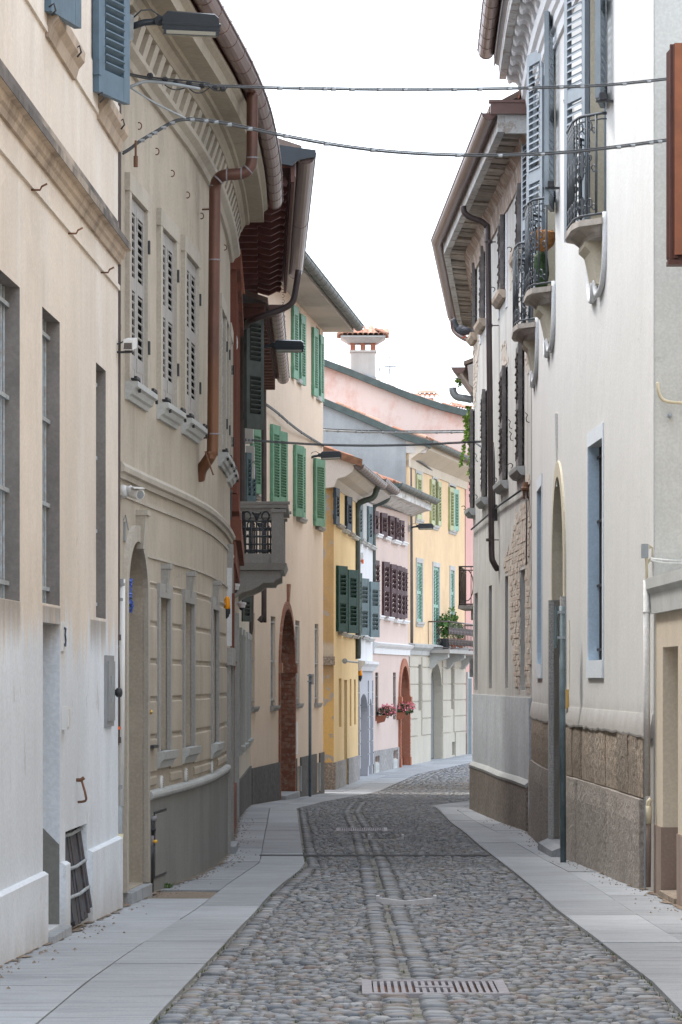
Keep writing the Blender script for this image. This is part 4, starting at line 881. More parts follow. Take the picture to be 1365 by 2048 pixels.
# white pipe on the corner of the door
m = MB(); yy = 25.1; m.tube([W3(244,1158,yy),W3(243,1400,yy),W3(241.5,1612,yy)],.026,10); wp = solo('drainpipe', m, M['white_metal'], W3(240,1612,yy), 'white plastic pipe at the edge of the arched taupe doorway', 'pipe', smooth=True)
m = MB(); m.tube([W3(242,1158,yy),W3(242,1172,yy)],.032,10); m.tube([W3(241.5,1196,yy),W3(241.5,1202,yy)],.030,10); m.tube([W3(239.7,1570,yy),W3(239.7,1578,yy)],.032,10); part('collar', m, M['grey_plastic'], wp)
m = MB(); m.tube([W3(238,1612,yy),W3(237,1812,yy)],.030,10); solo('drainpipe', m, M['pipe_grey'], W3(238,1812,yy), 'grey lower drainpipe standing behind the pale yellow board', 'pipe', smooth=True)
m = MB(); q = W3(246,1060,25.4); m.cube(q.x-.03,q.x+.02,q.y,q.y+.12,q.z-.08,q.z+.06); m.tube([q+Vector((0,0,.06)),q+Vector((.02,0,.11)),q+Vector((.04,.02,.0))],.006,6); solo('junction_box', m, M['grey_plastic'], q, 'small grey junction box above the arched taupe doorway', 'junction box')
# ------------------------------------------------------------------ left 3: brick red house
H3 = thing('house', 'narrow brick red house with deep maroon rafter eaves and wide brown gutter', 'house', (-1.3,42,zg(42)))
zE = 7.22
build_wall(H3, FL3, M['red_plaster'], zE-.02, [])
for yq in (39.0,41.2,43.4,45.2):
    u = (yq-37.55)/(46-37.55)*FL3.L
    part('window_surround', band(FL3,u-.62,u-.44,-.01,.075,3.75,6.2), M['red_plaster'], H3); part('window_surround', band(FL3,u+.44,u+.62,-.01,.075,3.75,6.2), M['red_plaster'], H3)
    part('window_head', band(FL3,u-.66,u+.66,-.01,.12,6.2,6.4), M['red_plaster'], H3); part('sill', band(FL3,u-.62,u+.62,-.01,.10,3.55,3.74), M['red_plaster'], H3)
    part('shutter', band(FL3,u-.43,u+.43,-.01,.03,3.75,6.2), M['brown_wood'], H3)
part('string_course', band(FL3,0,FL3.L,-.01,.13,3.2,3.42), M['red_plaster'], H3); part('string_course', band(FL3,0,FL3.L,-.01,.07,2.95,3.19), M['red_plaster'], H3)
m = MB(); FL3.sweep(m, .3, .75, [(-.01,1.9),(.05,1.9),(.06,2.95),(-.01,2.95)]); part('pilaster', m, M['red_plaster'], H3)
m = MB(); FL3.sweep(m, .25, .8, [(-.01,1.72),(.03,1.72),(.08,1.9),(-.01,1.9)]); part('corbel', m, M['red_plaster'], H3)
part('red_dado', band(FL3,0,FL3.L,-.01,.03,-.4,.35), M['red_plaster'], H3)
u3b = FL3.L*(48.5-37.55)/(46-37.55)
m = MB(); FL3.sweep(m, .15, u3b, [(-.2,zE),(.66,zE),(.66,zE+.05),(-.2,zE+.05)]); part('eaves_boards', m, M['maroon'], H3)
rp = [(-.05,0),(-.05,-.20),(.30,-.20),(.31,-.165),(.38,-.19),(.46,-.205),(.52,-.175),(.57,-.15),(.61,-.16),(.635,-.12),(.61,-.07),(.58,-.06),(.58,0)]
rm_ = MB(); rm_.prism([Vector((-.055,a,b)) for a,b in rp],[Vector((.055,a,b)) for a,b in rp]); rme = mesh_of('rafter', rm_, M['maroon'])
for i in range(17):
    f = FL3.fr(.45+(u3b-.6)*i/16); inst('rafter', rme, H3, frame_m(f(0,0,zE-.002), f.t, f.n))
m = MB(); FL3.sweep(m, .1, u3b, [(.665,zE-.16),(.70,zE-.16),(.70,zE+.16),(.665,zE+.16)]); part('fascia', m, M['maroon2'], H3)
m = MB(); FL3.sweep(m, .1, u3b, [(.702,zE-.10),(.72,zE-.10),(.72,zE+.16),(.702,zE+.16)]); part('fascia_metal', m, M['brown_gutter'], H3)
gutter(H3, FL3, .1, u3b+.05, .825, zE+.14, .10, M['brown_gutter'], 5.0)
m = MB(); FL3.sweep(m, .0, .1, [(-.6,zE+.40),(-.6,zE+.22),(.68,zE+.0),(.73,zE+.06),(.93,zE+.10),(.93,zE+.17),(.70,zE+.20)]); part('verge_flashing', m, M['lamp_paint'], H3)
roof_slab(H3, FL3, .1, u3b, .78, zE+.16, M['roof'])
m = MB(); yy = 45.9; m.tube(smooth_pts([W3(598,540,yy),W3(590,588,yy),W3(583,607,yy),W3(560,620,yy),W3(510,638,yy),W3(493,649,46.2),W3(486.5,672,46.9),W3(485,760,47.3),W3(485,1006,47.3),W3(485,1100,47.3),W3(480,1130,47.3)],4),.043,10); part('downpipe', m, M['dark_brown'], H3, smooth=True)
m = MB(); yy = 43.5
for i in range(26): 
    k = i/25; m.tube([W3(476+9*k,485+100*k,yy),W3(476+9*k+.1,485+100*k+2.6,yy)],.035,8)
m.tube([W3(476,485,yy),W3(485,586,yy)],.026,8); solo('corrugated_conduit', m, simple('orange_conduit',(.42,.16,.085),.6), W3(485,586,yy), 'orange ribbed conduit hanging under the maroon rafters of red house', 'pipe', kind=None)
p = Vector((-1.21,38.6,EYE+(HY-680)/F*38.6)); m = MB(); m.lathe(p, Vector((.96,-.26,.12)), [(0,.03),(.015,.07),(.035,.115),(.04,.115),(.02,.06),(.015,0)],18); sd = thing('satellite_dish','white satellite dish seen nearly edge on against the red house','satellite dish',p); part('dish', m, M['white_metal'], sd, smooth=True); m = MB(); m.tube([p,p-Vector((.04,0,.05)),p-Vector((.06,0,.15))],.02,8); part('bracket', m, M['black_iron'], sd)
m = MB(); yy = 37.62; m.tube([W3(460.5,1380,yy),W3(460.5,1540,yy)],.018,8); m.tube([W3(460.5,1540,yy),W3(460.5,1546,yy)],.024,8); solo('pipe', m, M['red_plaster'], W3(460.5,1546,yy), 'thin red pipe between taupe portal and red house', 'pipe', smooth=True)

# ------------------------------------------------------------------ left 4: ivory house with the balcony
H4 = thing('house', 'ivory house with grey stone balcony, dark green shutter and slatted eaves', 'house', (-1.45,52,zg(52)))
o4s = [dict(u0=(y-46.02)-.42,u1=(y-46.02)+.42,z0=.75,z1=2.35,rec=.2) for y in (50.6,52.6,55.4,57.0)]
build_wall(H4, FL4, M['cream2'], 6.75, o4s)
for o in o4s: surround(H4, FL4, o, .1, .03, M['pale_stone'], M['pale_stone']); fill_window(H4, FL4, o, M['frame_paint'], M['glass'])
part('dado', band(FL4,0,FL4.L,-.01,.03,-.6,.28), M['dado_dark'], H4)
part('door_jamb', band(FL4,1.1,1.3,-.01,.06,-.5,2.6), M['pale_stone'], H4)
zE4 = 6.62
m = MB(); FL4.sweep(m, .15, FL4.L-.1, [(-.1,zE4),(.42,zE4),(.42,zE4+.05),(-.1,zE4+.05)]); part('eaves_boards', m, M['maroon2'], H4)
rm_ = MB(); rm_.cube(-.07,.07,-.05,.42,-.13,0); rme = mesh_of('rafter', rm_, M['maroon2'])
for i in range(22):
    f = FL4.fr(.3+(FL4.L-.6)*i/21); inst('rafter', rme, H4, frame_m(f(0,0,zE4-.002), f.t, f.n))
gutter(H4, FL4, .6, FL4.L-.05, .55, zE4+.08, .10, M['brown_gutter'], .55); roof_slab(H4, FL4, .2, FL4.L, .46, zE4+.06, M['roof'])
yy = 57.9; m = MB(); m.tube(smooth_pts([W3(556,735,yy),W3(554,746,yy),W3(545,753,yy),W3(532,760,yy),W3(528,772,yy),W3(528.5,900,yy),W3(528.5,1218,yy),W3(527,1231,yy),W3(519,1243,yy)],3),.046,10); part('downpipe', m, M['dark_brown'], H4, smooth=True)
m = MB(); m.tube(smooth_pts([W3(504,900,57.5),W3(504,1180,57.5),W3(503,1258,57.5),W3(500,1268,57.5)],2),.035,8); part('downpipe', m, M['dark_brown'], H4, smooth=True)
# shutters
A = lambda px,Y: Vector(((px-CX)/F*Y, Y))
leaf(H4, A(491,46.4), A(525.5,46.75), EYE+503/F*46.5, EYE+745/F*46.5, M['mossgreen_wood'], th=.05, pitch=.06, panels=2, stile=.075, rail=.2, tilt=40)
leaf(H4, A(492,50.6), A(502,50.7), EYE+357/F*50.6, EYE+455/F*50.6, M['slate_wood'], pitch=.06); leaf(H4, A(502,53.6), A(511,53.7), EYE+357/F*53.6, EYE+425/F*53.6, M['slate_wood'], pitch=.06)
leaf(H4, A(484,51.5), A(501.5,51.7), EYE+(HY-1243)/F*51.5, EYE+(HY-1190)/F*51.5, M['mossgreen_wood'], pitch=.05)
for px_,py_,Y in ((497,868,50),(499,905,51),(500,940,53)):
    m = MB(); q = W3(px_,py_,Y); m.cube(q.x-.05,q.x+.07,q.y,q.y+.3,q.z-.12,q.z+.1); part('window_frame', m, M['frame_paint'], H4)
# balcony
f = FL4.fr(.9); bz = lambda y: EYE+(HY-y)/F*46.92; Lb = 2.9
bal = part('balcony', (lambda m: (m.prism([f(0,0,bz(1140)),f(Lb,0,bz(1140)),f(Lb,.66,bz(1140)),f(0,.66,bz(1140))],[f(-.03,0,bz(1126)),f(Lb+.03,0,bz(1126)),f(Lb+.03,.70,bz(1126)),f(-.03,.70,bz(1126))]), m)[1])(MB()), M['grey_stone'], H4, label='grey stone and iron balcony')
cp = [(0,bz(1141)),(.62,bz(1141)),(.62,bz(1155)),(.55,bz(1159)),(.53,bz(1165)),(.38,bz(1165)),(.33,bz(1172)),(.22,bz(1180)),(.10,bz(1184)),(0,bz(1196))]
for a in (.05,Lb-.35):
    m = MB(); m.prism([f(a,d,z) for d,z in cp],[f(a+.3,d,z) for d,z in cp]); part('corbel', m, M['grey_stone'], bal)
def bal_side(a):
    m = MB()
    m.box(f,a,a+.12,0,.10,bz(1126),bz(1016)); m.box(f,a,a+.12,.5,.66,bz(1126),bz(1018)); m.box(f,a,a+.12,.10,.5,bz(1126),bz(1107)); m.box(f,a,a+.12,.10,.5,bz(1022),bz(1016))
    m.box(f,a-.02,a+.14,.49,.68,bz(1126),bz(1112)); m.box(f,a-.03,a+.15,.0,.72,bz(1015.9),bz(1008)); m.box(f,a-.045,a+.165,.0,.745,bz(1007.9),bz(1003)); m.box(f,a-.02,a+.14,.48,.69,bz(1024),bz(1017.9))
    part('panel_frame', m, M['grey_stone'], bal)
    g = MB(); c = lambda d,z: f(a+.06,d,z)
    for d in (.15,.225,.30,.375,.45): g.tube([c(d,bz(1107)),c(d,bz(1040))],.013,6)
    for y in (1042,1056,1072,1088,1100): g.tube([c(.10,bz(y)),c(.5,bz(y))],.012,6)
    for d in (.17,.42):
        g.tube([c(d+.05*math.cos(t),bz(1032)+.06*math.sin(t)) for t in np.linspace(0,6.2,14)],.013,6); g.tube([c(d+.045*math.cos(t),bz(1095)+.05*math.sin(t)) for t in np.linspace(0,6.2,12)],.012,6)
        g.tube([c(d+.05*math.cos(t),bz(1050)+.05*math.sin(t)) for t in np.linspace(3.3,6.1,8)],.012,6)
    g.tube([c(.30,bz(1040)),c(.30,bz(1026))],[.02,.035],6); g.tube([c(.24,bz(1024)),c(.27,bz(1030)),c(.30,bz(1040)),c(.33,bz(1030)),c(.36,bz(1024))],.012,6)
    part('grille', g, M['wrought'], bal, smooth=True)
bal_side(0); bal_side(Lb-.12)
m = MB(); m.box(f,.13,Lb-.13,.56,.64,bz(1126),bz(1112)); m.box(f,.13,Lb-.13,.53,.72,bz(1014),bz(1003)); part('panel_frame', m, M['grey_stone'], bal)
for i in range(12): 
    m = MB(); q = .25+(Lb-.5)*i/11; m.tube([f(q,.6,bz(1112)),f(q,.6,bz(1014))],.015,6); part('baluster', m, M['wrought'], bal)

# ------------------------------------------------------------------ left 5: peach house
H5 = thing('house', 'tall peach house with bright green shutters and pointed brick doorway', 'house', (-.9,64.5,zg(64.5)))
gw5 = [FL5.op(a,b,t,bt,rec=.16) for a,b,t,bt in ((501.8,510,1225,1413),(542,551.5,1233,1411),(591,599.8,1241,1407),(630,637.5,1248,1406))]
ad = FL5.op(559,587.5,1220,1590,xr=587,rec=.34); ad['spring'] = FL5.z(587,1338); ad['z0'] = zg(60)-.02; ad['rm'] = True; ad['pw'] = .8
bw5 = [FL5.op(592.5,600,1533,1584,rec=.15), FL5.op(632,638,1526,1583,rec=.15)]
uw5 = [FL5.op(594,600,620,760,rec=.15), FL5.op(633,640,655,795,rec=.15)]
w5 = build_wall(H5, FL5, M['peach'], 8.83, gw5+[ad]+bw5+uw5, rmat=M['brick'])
for o in gw5: fill_window(H5, FL5, o, M['frame_paint'], M['glass'], bars=.16, bmat=M['bar_grey'], bd=-.05, cross=False)
for o in bw5: fill_window(H5, FL5, o, M['black_iron'], M['glass'], name='cellar_window')
for o in uw5: fill_window(H5, FL5, o, M['frame_paint'], M['glass'])
for o in gw5:
    m = MB(); FL5.sweep(m, o['u0']-.12, o['u1']+.12, [(-.05,o['z0']-.09),(.04,o['z0']-.09),(.07,o['z0']-.04),(.075,o['z0']),(-.05,o['z0'])]); part('sill', m, M['grey_stone'], H5)
for o in uw5:
    m = MB(); FL5.sweep(m, o['u0']-.06, o['u1']+.06, [(-.05,o['z0']-.07),(.06,o['z0']-.07),(.07,o['z0']),(-.05,o['z0'])]); part('sill', m, M['pale_stone'], H5)
fill_door(H5, FL5, ad, M['door_wood'], rec=.34, planks=6)
dz5 = EYE+(HY-1520)/F*64.2
segs = [(0,ad['u0']-.12),(ad['u1']+.10,bw5[0]['u0']-.03),(bw5[0]['u1']+.03,bw5[1]['u0']-.03),(bw5[1]['u1']+.03,FL5.L)]
for a,b in segs: part('dado', band(FL5,a,b,-.01,.03,-1.0,dz5), M['dado_dark'], H5)
for o in bw5:
    for zz0,zz1 in ((-1.0,o['z0']-.02),): part('dado', band(FL5,o['u0']-.03,o['u1']+.03,-.01,.028,zz0,zz1), M['dado_dark'], H5)
    part('window_surround', band(FL5,o['u1'],o['u1']+.05,-.01,.035,o['z0'],o['z1']), M['pale_stone'], H5)
ds5 = arch_ring(H5, FL5, ad, .13, .035, M['brick'], name='brick_surround'); ds5['label'] = 'weathered pointed brick arch of the peach house'
# bricks of the far and near reveal
for u_,s in ((ad['u1'],-1),(ad['u0'],1)):
    z = ad['z0']; r = 0
    while z < ad['spring']+.25:
        n = 0; d0 = .035 if r%2 else .02; dd = -.34; x = .03
        cuts = [.03,-.10,-.22,-.34] if r%2 else [.03,-.04,-.17,-.29,-.34]
        for c0,c1 in zip(cuts,cuts[1:]):
            m = MB(); e = rnd.uniform(.012,.022); f = FL5.fr(u_); m.box(f,min(0,s*e),max(0,s*e),c1+.006,c0-.006,z+.005,z+.062); part('brick', m, M['brick'], ds5)
        z += .0705; r += 1
for s in (1,-1):   # impost blocks
    u_ = ad['u1'] if s < 0 else ad['u0']; f = FL5.fr(u_); m = MB(); m.box(f,min(-s*.13,s*.05),max(-s*.13,s*.05),-.34,.065,ad['spring']-.08,ad['spring']+.10); part('impost', m, M['brick'], ds5)
n_ = 15; cu = (ad['u0']+ad['u1'])/2; hw = (ad['u1']-ad['u0'])/2
for i in range(n_):  # voussoir bricks lining the arch
    for c0,c1 in ((.03,-.10),(-.10,-.22),(-.22,-.34)):
        t0,t1 = math.pi*(i+.06)/n_, math.pi*(i+.94)/n_; ri = ad['z1']-ad['spring']; P = lambda t,k,d: FL5.P(cu-(hw-k)*math.cos(t),d,ad['spring']+(ri-k)*math.sin(t)**.8)
        m = MB(); m.hexa([P(t0,0,c1+.006),P(t1,0,c1+.006),P(t1,0,c0-.006),P(t0,0,c0-.006),P(t0,.02,c1+.006),P(t1,.02,c1+.006),P(t1,.02,c0-.006),P(t0,.02,c0-.006)]); part('brick', m, M['brick'], ds5)
f = FL5.fr(cu+.15); m = MB(); m.prism([f(-.10,0,ad['z1']+.0),f(.10,0,ad['z1']+.0),f(.10,.03,ad['z1']),f(-.10,.03,ad['z1'])],[f(-.12,0,ad['z1']+.45),f(.12,0,ad['z1']+.45),f(.12,.055,ad['z1']+.45),f(-.12,.055,ad['z1']+.45)]); part('keystone', m, M['brick'], ds5)
m = MB(); FL5.sweep(m, ad['u0'], ad['u1'], [(-.34,ad['z0']-.3),(.12,ad['z0']-.3),(.12,ad['z0']+.05),(-.34,ad['z0']+.06)]); part('door_step', m, M['slab'], H5)
# shutters
G5 = dict(th=.05, pitch=.048, stile=.11, rail=.16, tilt=40)
for xa,xb,W,y0,y1 in ((585.5,596,.55,609,755),(600.5,610.5,.55,627,767),(626,635.5,.55,654,790),(639.5,646.8,.5,669,800)): leafp(H5, FL5, xa, xb, W, y0, y1, M['green_wood'], da=.03, **G5)
for xa,xb,W,y0,y1 in ((503,522.5,.6,850,985),(543.5,559.5,.6,848,1010),(556.5,573.5,.6,861,1010),(589.5,606.5,.6,889,1032),(602,610,.5,894,1040),(629.5,649,.65,916,1051)): leafp(H5, FL5, xa, xb, W, y0, y1, M['green_wood'], da=.03, **G5)
for x0,x1,y in ((505,515,990),(593,606,1036),(631,643,1053)): sill(H5, FL5, x0, x1, y, M['grey_stone'], d=.1)
# eaves
u5 = FL5.L; zE5 = 8.80
m = MB(); FL5.sweep(m, 0, u5+.28, [(-.2,zE5),(.55,zE5),(.55,zE5+.10),(-.2,zE5+.2)]); part('eaves', m, M['soffit_grey'], H5)
m = MB(); FL5.sweep(m, 0, u5+.28, [(.552,zE5-.01),(.60,zE5-.01),(.60,zE5+.12),(.552,zE5+.12)]); part('fascia', m, M['soffit_grey'], H5)
gutter(H5, FL5, 0, u5+.3, .70, zE5+.12, .10, M['green_gutter'], .75); roof_slab(H5, FL5, 0, u5+.28, .60, zE5+.13, M['roof'])
for i in range(13):   # snow hooks curling beside the ivory house gutter
    q = W3(566+(i*.35), 582+i*10.2, 56.5); m = MB(); m.tube([q+Vector((.022*math.cos(a),0,.026*math.sin(a))) for a in np.linspace(-2.6,2.2,9)],.0045,5); part('gutter_hook', m, M['black_iron'], H4, smooth=True)
# white notice right of brick door, pole with sign
f = FL5.fr(FL5.at(589.5)); z = FL5.z(590,1460); m = MB(); m.box(f,-.12,.12,.0,.05,z-.45,z+.15); solo('notice_board', m, M['white_metal'], f(0,0,z), 'narrow white notice case right of the pointed brick doorway', 'notice')
Yp = 66.6; pb = Vector(((620.5-CX)/F*Yp, Yp, zg(Yp))); sg = thing('sign_pole','slim blue grey sign pole in front of the peach house wall','sign pole',pb); zt = EYE+(HY-1348)/F*pb.y
m = MB(); m.tube([pb,Vector((pb.x,pb.y,zt))],.03,10); part('pole', m, simple('blue_grey_paint',(.11,.14,.16),.5), sg, smooth=True)
m = MB(); m.cube(pb.x+.02,pb.x+.075,pb.y-.01,pb.y+.012,zt-.20,zt); part('sign_plate', m, M['pink'], sg); m = MB()
for k in (.03,.14): m.cube(pb.x-.05,pb.x+.05,pb.y-.04,pb.y+.04,zt-k-.012,zt-k+.012)
part('clamp', m, M['pipe_grey'], sg, kind='stuff')

# ------------------------------------------------------------------ left 6: yellow house
H6 = thing('house', 'yellow house with ochre stained side wall and bottle green shutters', 'house', (.1,78,zg(78)))
gw6 = [FL6.op(a,b,t,bt,rec=.12) for a,b,t,bt in ((678,683.5,1357,1454),(700,703.3,1358,1452),(708.8,712,1359,1449))]; d6 = FL6.op(689,694.8,1360,1570,rec=.14)
d6['z0'] = zg(78)-.05; zE6 = EYE+(HY-962)/F*78-.1
zE6 = EYE+(HY-955)/F*74.7
build_wall(H6, FL6, M['yellow'], zE6, gw6+[d6], depth=.3, sides=False)
for o in gw6: fill_window(H6, FL6, o, M['ochre'], M['glass'])
fill_door(H6, FL6, d6, M['door_green'], planks=2)
FS6 = Fac([(-1.9,74.64),(-.1545,74.64)], 1)    # side wall facing the street's near end
m = MB(); m.add([Vector((-3.5,74.63,-1)),Vector((-.156,74.63,-1)),Vector((-.156,74.63,zE6)),Vector((-.75,74.63,zE6+.55)),Vector((-3.5,74.63,zE6+1.4))],[(0,1,2,3,4)])
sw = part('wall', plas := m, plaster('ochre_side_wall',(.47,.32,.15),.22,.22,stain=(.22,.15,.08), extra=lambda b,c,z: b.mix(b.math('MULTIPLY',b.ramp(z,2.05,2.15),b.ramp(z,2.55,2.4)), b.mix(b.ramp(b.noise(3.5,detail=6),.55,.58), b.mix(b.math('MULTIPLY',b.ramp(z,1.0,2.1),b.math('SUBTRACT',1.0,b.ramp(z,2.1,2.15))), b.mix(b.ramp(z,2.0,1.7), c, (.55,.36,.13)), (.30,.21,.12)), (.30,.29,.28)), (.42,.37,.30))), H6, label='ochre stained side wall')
m = MB(); m.add([Vector((-3.5,81.8,-1)),Vector((.40,81.8,-1)),Vector((.40,81.8,zE6)),Vector((-3.5,81.8,zE6+1.4))],[(0,1,2,3)]); part('wall', m, M['yellow'], H6)
zd6 = EYE+(HY-1525)/F*74.65
part('dado', band(FL6,-.0,d6['u0'],-.01,.04,-1.1,zd6), M['dado_grey'], H6); part('dado', band(FL6,d6['u1'],FL6.L,-.01,.04,-1.1,zd6), M['dado_grey'], H6)
m = MB(); m.cube(-3.5,-.115,74.585,74.625,-1.1,zd6); part('dado', m, M['roughcast'], H6)
m = MB(); m.cube(-3.5,-.13,74.57,74.62,EYE+(HY-1330)/F*74.6,EYE+(HY-1313)/F*74.6); part('plaster_ledge', m, M['roughcast'], H6)
for xa,xb,W,y0,y1,mt in ((669.8,677.5,.55,975,1048,'navy_wood'),(692.5,703,.6,992,1062,'navy_wood'),(675,693.5,.62,1131,1263,'darkgreen_wood'),(695.2,714.6,.62,1139,1266,'darkgreen_wood'),(713.5,722.5,.6,1145,1266,'darkgreen_wood')):
    leafp(H6, FL6, xa, xb, W, y0, y1, M[mt], da=.03, th=.06, pitch=.075, panels=2 if y0>1100 else 1, stile=.12, rail=.18)
for x0,x1,y in ((672,682,1050),(684,692,1060),(696,702,1066),(703,711,1073),(676,684,1264),(687,696,1268),(698,706,1270),(708,716,1272)): sill(H6, FL6, x0, x1, y, M['pale_stone'] if x0 in (684,703,687) else M['grey_stone'], d=.12, th=.07)
m = MB(); FL6.sweep(m, -.35, FL6.L+.1, [(-.2,zE6-.25),(.03,zE6-.22),(.10,zE6-.05),(.28,zE6+.0),(.42,zE6+.10),(.46,zE6+.16),(.46,zE6+.26),(-.2,zE6+.5)]); part('eaves', m, M['soffit_grey'], H6)
gutter(H6, FL6, -.4, FL6.L+.2, .56, zE6+.24, .11, M['dark_brown'], .7); roof_slab(H6, FL6, -.35, FL6.L, .46, zE6+.27, M['roof'], run=4, rise=1.5)
m = MB(); FL6.sweep(m, -.43, -.36, [(.64,zE6+.20),(.64,zE6+.36),(-4.2,zE6+1.95),(-4.2,zE6+1.79)]); part('verge_board', m, M['rust'], H6)
def tile_row(house, pts, r=.085, ln=.4, mat=None, dirv=Vector((0,1,0)), every=None, tilt=0):
    """half round clay tiles side by side along a line of points"""
    N = 6; m = MB(); out = [Vector((r*math.cos(math.pi*i/N),0,r*.8*math.sin(math.pi*i/N))) for i in range(N+1)]; inn = [v*.84 for v in out][::-1]
    ring = out+inn; m.loft([ring,[v*.88+Vector((0,ln,0)) for v in ring]]); me = mesh_of('roof_tile', m, mat or M['tile'])
    for i,p in enumerate(pts):
        d = dirv(p) if callable(dirv) else dirv; d = d.normalized(); s = d.cross(Vector((0,0,1))).normalized(); u = s.cross(d)
        Mx = Matrix.Identity(4)
        for k in range(3): Mx[k][0] = s[k]; Mx[k][1] = d[k]; Mx[k][2] = u[k]
        Mx.translation = p; inst('roof_tile', me, house, Mx)
f6 = FL6.fr(0); sl = (f6.n*-1+Vector((0,0,.37))).normalized()
tile_row(H6, [f6(-.30,.42-.42*i,zE6+.38+.16*i) for i in range(9)]+[f6(-.12,.42-.42*i,zE6+.38+.16*i) for i in range(9)], .09, .45, dirv=sl)
m = MB(); m.tube([W3(690,1322,76.6),W3(716,1325,77.2)],.02,8); m.lathe(W3(690,1322,76.6),Vector((0,-1,0)),[(0,.06),(.06,.06),(.07,0)],10); solo('wall_bracket', m, M['pipe_grey'], W3(690,1322,76.6), 'small grey pipe bracket on the yellow house front', 'bracket')
yy = 81.0; m = MB(); m.tube(smooth_pts([W3(754,966,yy),W3(752,985,yy),W3(745,996,yy),W3(725,1003,yy),W3(717,1010,yy),W3(715.5,1030,yy),W3(716,1200,yy),W3(717,1306,yy),W3(714,1313,yy)],3),.07,10); part('downpipe', m, M['green_gutter'], H6, smooth=True)
m = MB(); m.lathe(W3(755,962,yy),Vector((0,0,-1)),[(0,.14),(.1,.14),(.22,.06),(.25,.06)],8); part('hopper', m, M['green_gutter'], H6)
# ------------------------------------------------------------------ left 7: cool white narrow house
H7 = thing('house', 'narrow cool white house with slate shutters and mauve grey ground floor arches', 'house', (.6,84,zg(84)))
zE7 = EYE+(HY-990)/F*84; zg7 = EYE+(HY-1338)/F*84
a7 = FL7.op(719.5,736,1388,1553,rec=.22); a7['spring'] = a7['z0']+(a7['z1']-a7['z0'])*.78; a7['z0'] = zg(84)-.02; b7 = FL7.op(738.5,744.4,1397,1548,rec=.18); b7['spring'] = b7['z0']+(b7['z1']-b7['z0'])*.8; b7['z0'] = zg(86)-.02
w7 = build_wall(H7, FL7, M['blue_grey'], zg7, [a7,b7], depth=.35, sides=False); fill_door(H7, FL7, a7, M['blue_grey'], planks=3); fill_door(H7, FL7, b7, M['blue_grey'], planks=2)
build_wall(H7, FL7, M['white_blue'], zE7, [], zb=zg7, depth=4)
m = MB(); FL7.sweep(m, 0, FL7.L, [(-.01,zg7-.05),(.05,zg7-.05),(.10,zg7+.05),(.16,zg7+.12),(.16,zg7+.18),(-.01,zg7+.2)]); part('cornice', m, M['white_blue'], H7)
for i in range(9):
    zz = zg(84)+.25+i*.30
    for ua,ub in ((0.02,a7['u0']-.02),(a7['u1']+.02,b7['u0']-.02),(b7['u1']+.02,FL7.L-.02)):
        if zz < a7['z1']+.1 and ub-ua > .05: part('plaster_block', band(FL7,ua,ub,-.005,.03,zz,zz+.27), M['blue_grey'], H7)
        elif ua < .1: part('plaster_block', band(FL7,.02,FL7.L-.02,-.005,.03,zz,zz+.27), M['blue_grey'], H7) if zz+.3 < zg7-.06 else None
for xa,xb,W,y0,y1,n in ((716.5,723.5,.5,1003,1078,1),(735.5,744,.5,1012,1088,1),(719.5,736.5,.65,1156,1270,2),(740,757.5,.65,1163,1274,2)):
    leafp(H7, FL7, xa, xb, W, y0, y1, M['slate_wood'], da=.03, th=.06, pitch=.085, panels=n, stile=.12, rail=.18)
m = band(FL7,FL7.at(727,.03),FL7.at(734,.03),-.01,.03,EYE+(HY-1080)/F*84,EYE+(HY-1008)/F*84); part('window', m, M['pale_stone'], H7)
for x0,x1,y in ((718,724,1080),(727,734,1086),(737,746,1092),(720,730,1272),(731,742,1276)): sill(H7, FL7, x0, x1, y, M['pale_stone'], d=.12)
m = MB(); FL7.sweep(m, -.2, FL7.L+.1, [(-.2,zE7-.1),(.05,zE7-.1),(.35,zE7+.05),(.42,zE7+.08),(.42,zE7+.22),(-.2,zE7+.4)]); part('eaves', m, M['soffit_grey'], H7)
gutter(H7, FL7, -.1, FL7.L+.1, .55, zE7+.25, .11, M['dark_brown'], .7); roof_slab(H7, FL7, -.1, FL7.L, .44, zE7+.26, M['roof'], run=4, rise=1.3)
f = FL7.fr(FL7.at(722)); q = W3(723.5,1119,82.6); al = thing('alarm_siren','white alarm siren box with orange lens on the white house','alarm box',q); m = MB(); m.cube(q.x-.05,q.x+.04,q.y-.02,q.y+.2,q.z-.06,q.z+.16); part('housing', m, M['white_metal'], al); m = MB(); m.cube(q.x+.0,q.x+.05,q.y-.06,q.y-.02,q.z-.10,q.z+.0); part('lens', m, M['redorange'], al)
q = W3(727,1326,82.9); m = MB(); m.lathe(q,Vector((.6,-.8,0)),[(0,.05),(.14,.05),(.15,0)],8); m.tube([q,q+Vector((-.08,.05,-.03))],.02,6); solo('security_camera', m, M['pipe_grey'], q, 'small grey camera above the mauve grey arches', 'camera')
# ------------------------------------------------------------------ left 8: pale pink house
H8 = thing('house', 'pale pink house with plum brown shutters and orange brick doorway', 'house', (1.3,90.5,zg(90)))
zE8 = EYE+(HY-1012)/F*90
g8 = [FL8.op(751,757.3,1345,1442,rec=.14),FL8.op(786.5,792.3,1345,1439,rec=.14)]; b8 = [FL8.op(749,757,1513,1524,rec=.1),FL8.op(785.5,793.5,1501,1517,rec=.1)]
a8 = FL8.op(799,816,1332,1531,rec=.25); a8['spring'] = EYE+(HY-1392)/F*93.5; a8['z0'] = zg(93)-.02; a8['rm'] = True; a8['pw'] = .85
build_wall(H8, FL8, M['pink'], zE8, g8+b8+[a8], rmat=M['brick_arch'])
for o in g8: fill_window(H8, FL8, o, M['brown_wood'], M['glass'], bars=.25, bmat=M['black_iron'], bd=-.03)
for o in b8:
    fill_window(H8, FL8, o, M['black_iron'], M['glass'], cross=False, name='cellar_window')
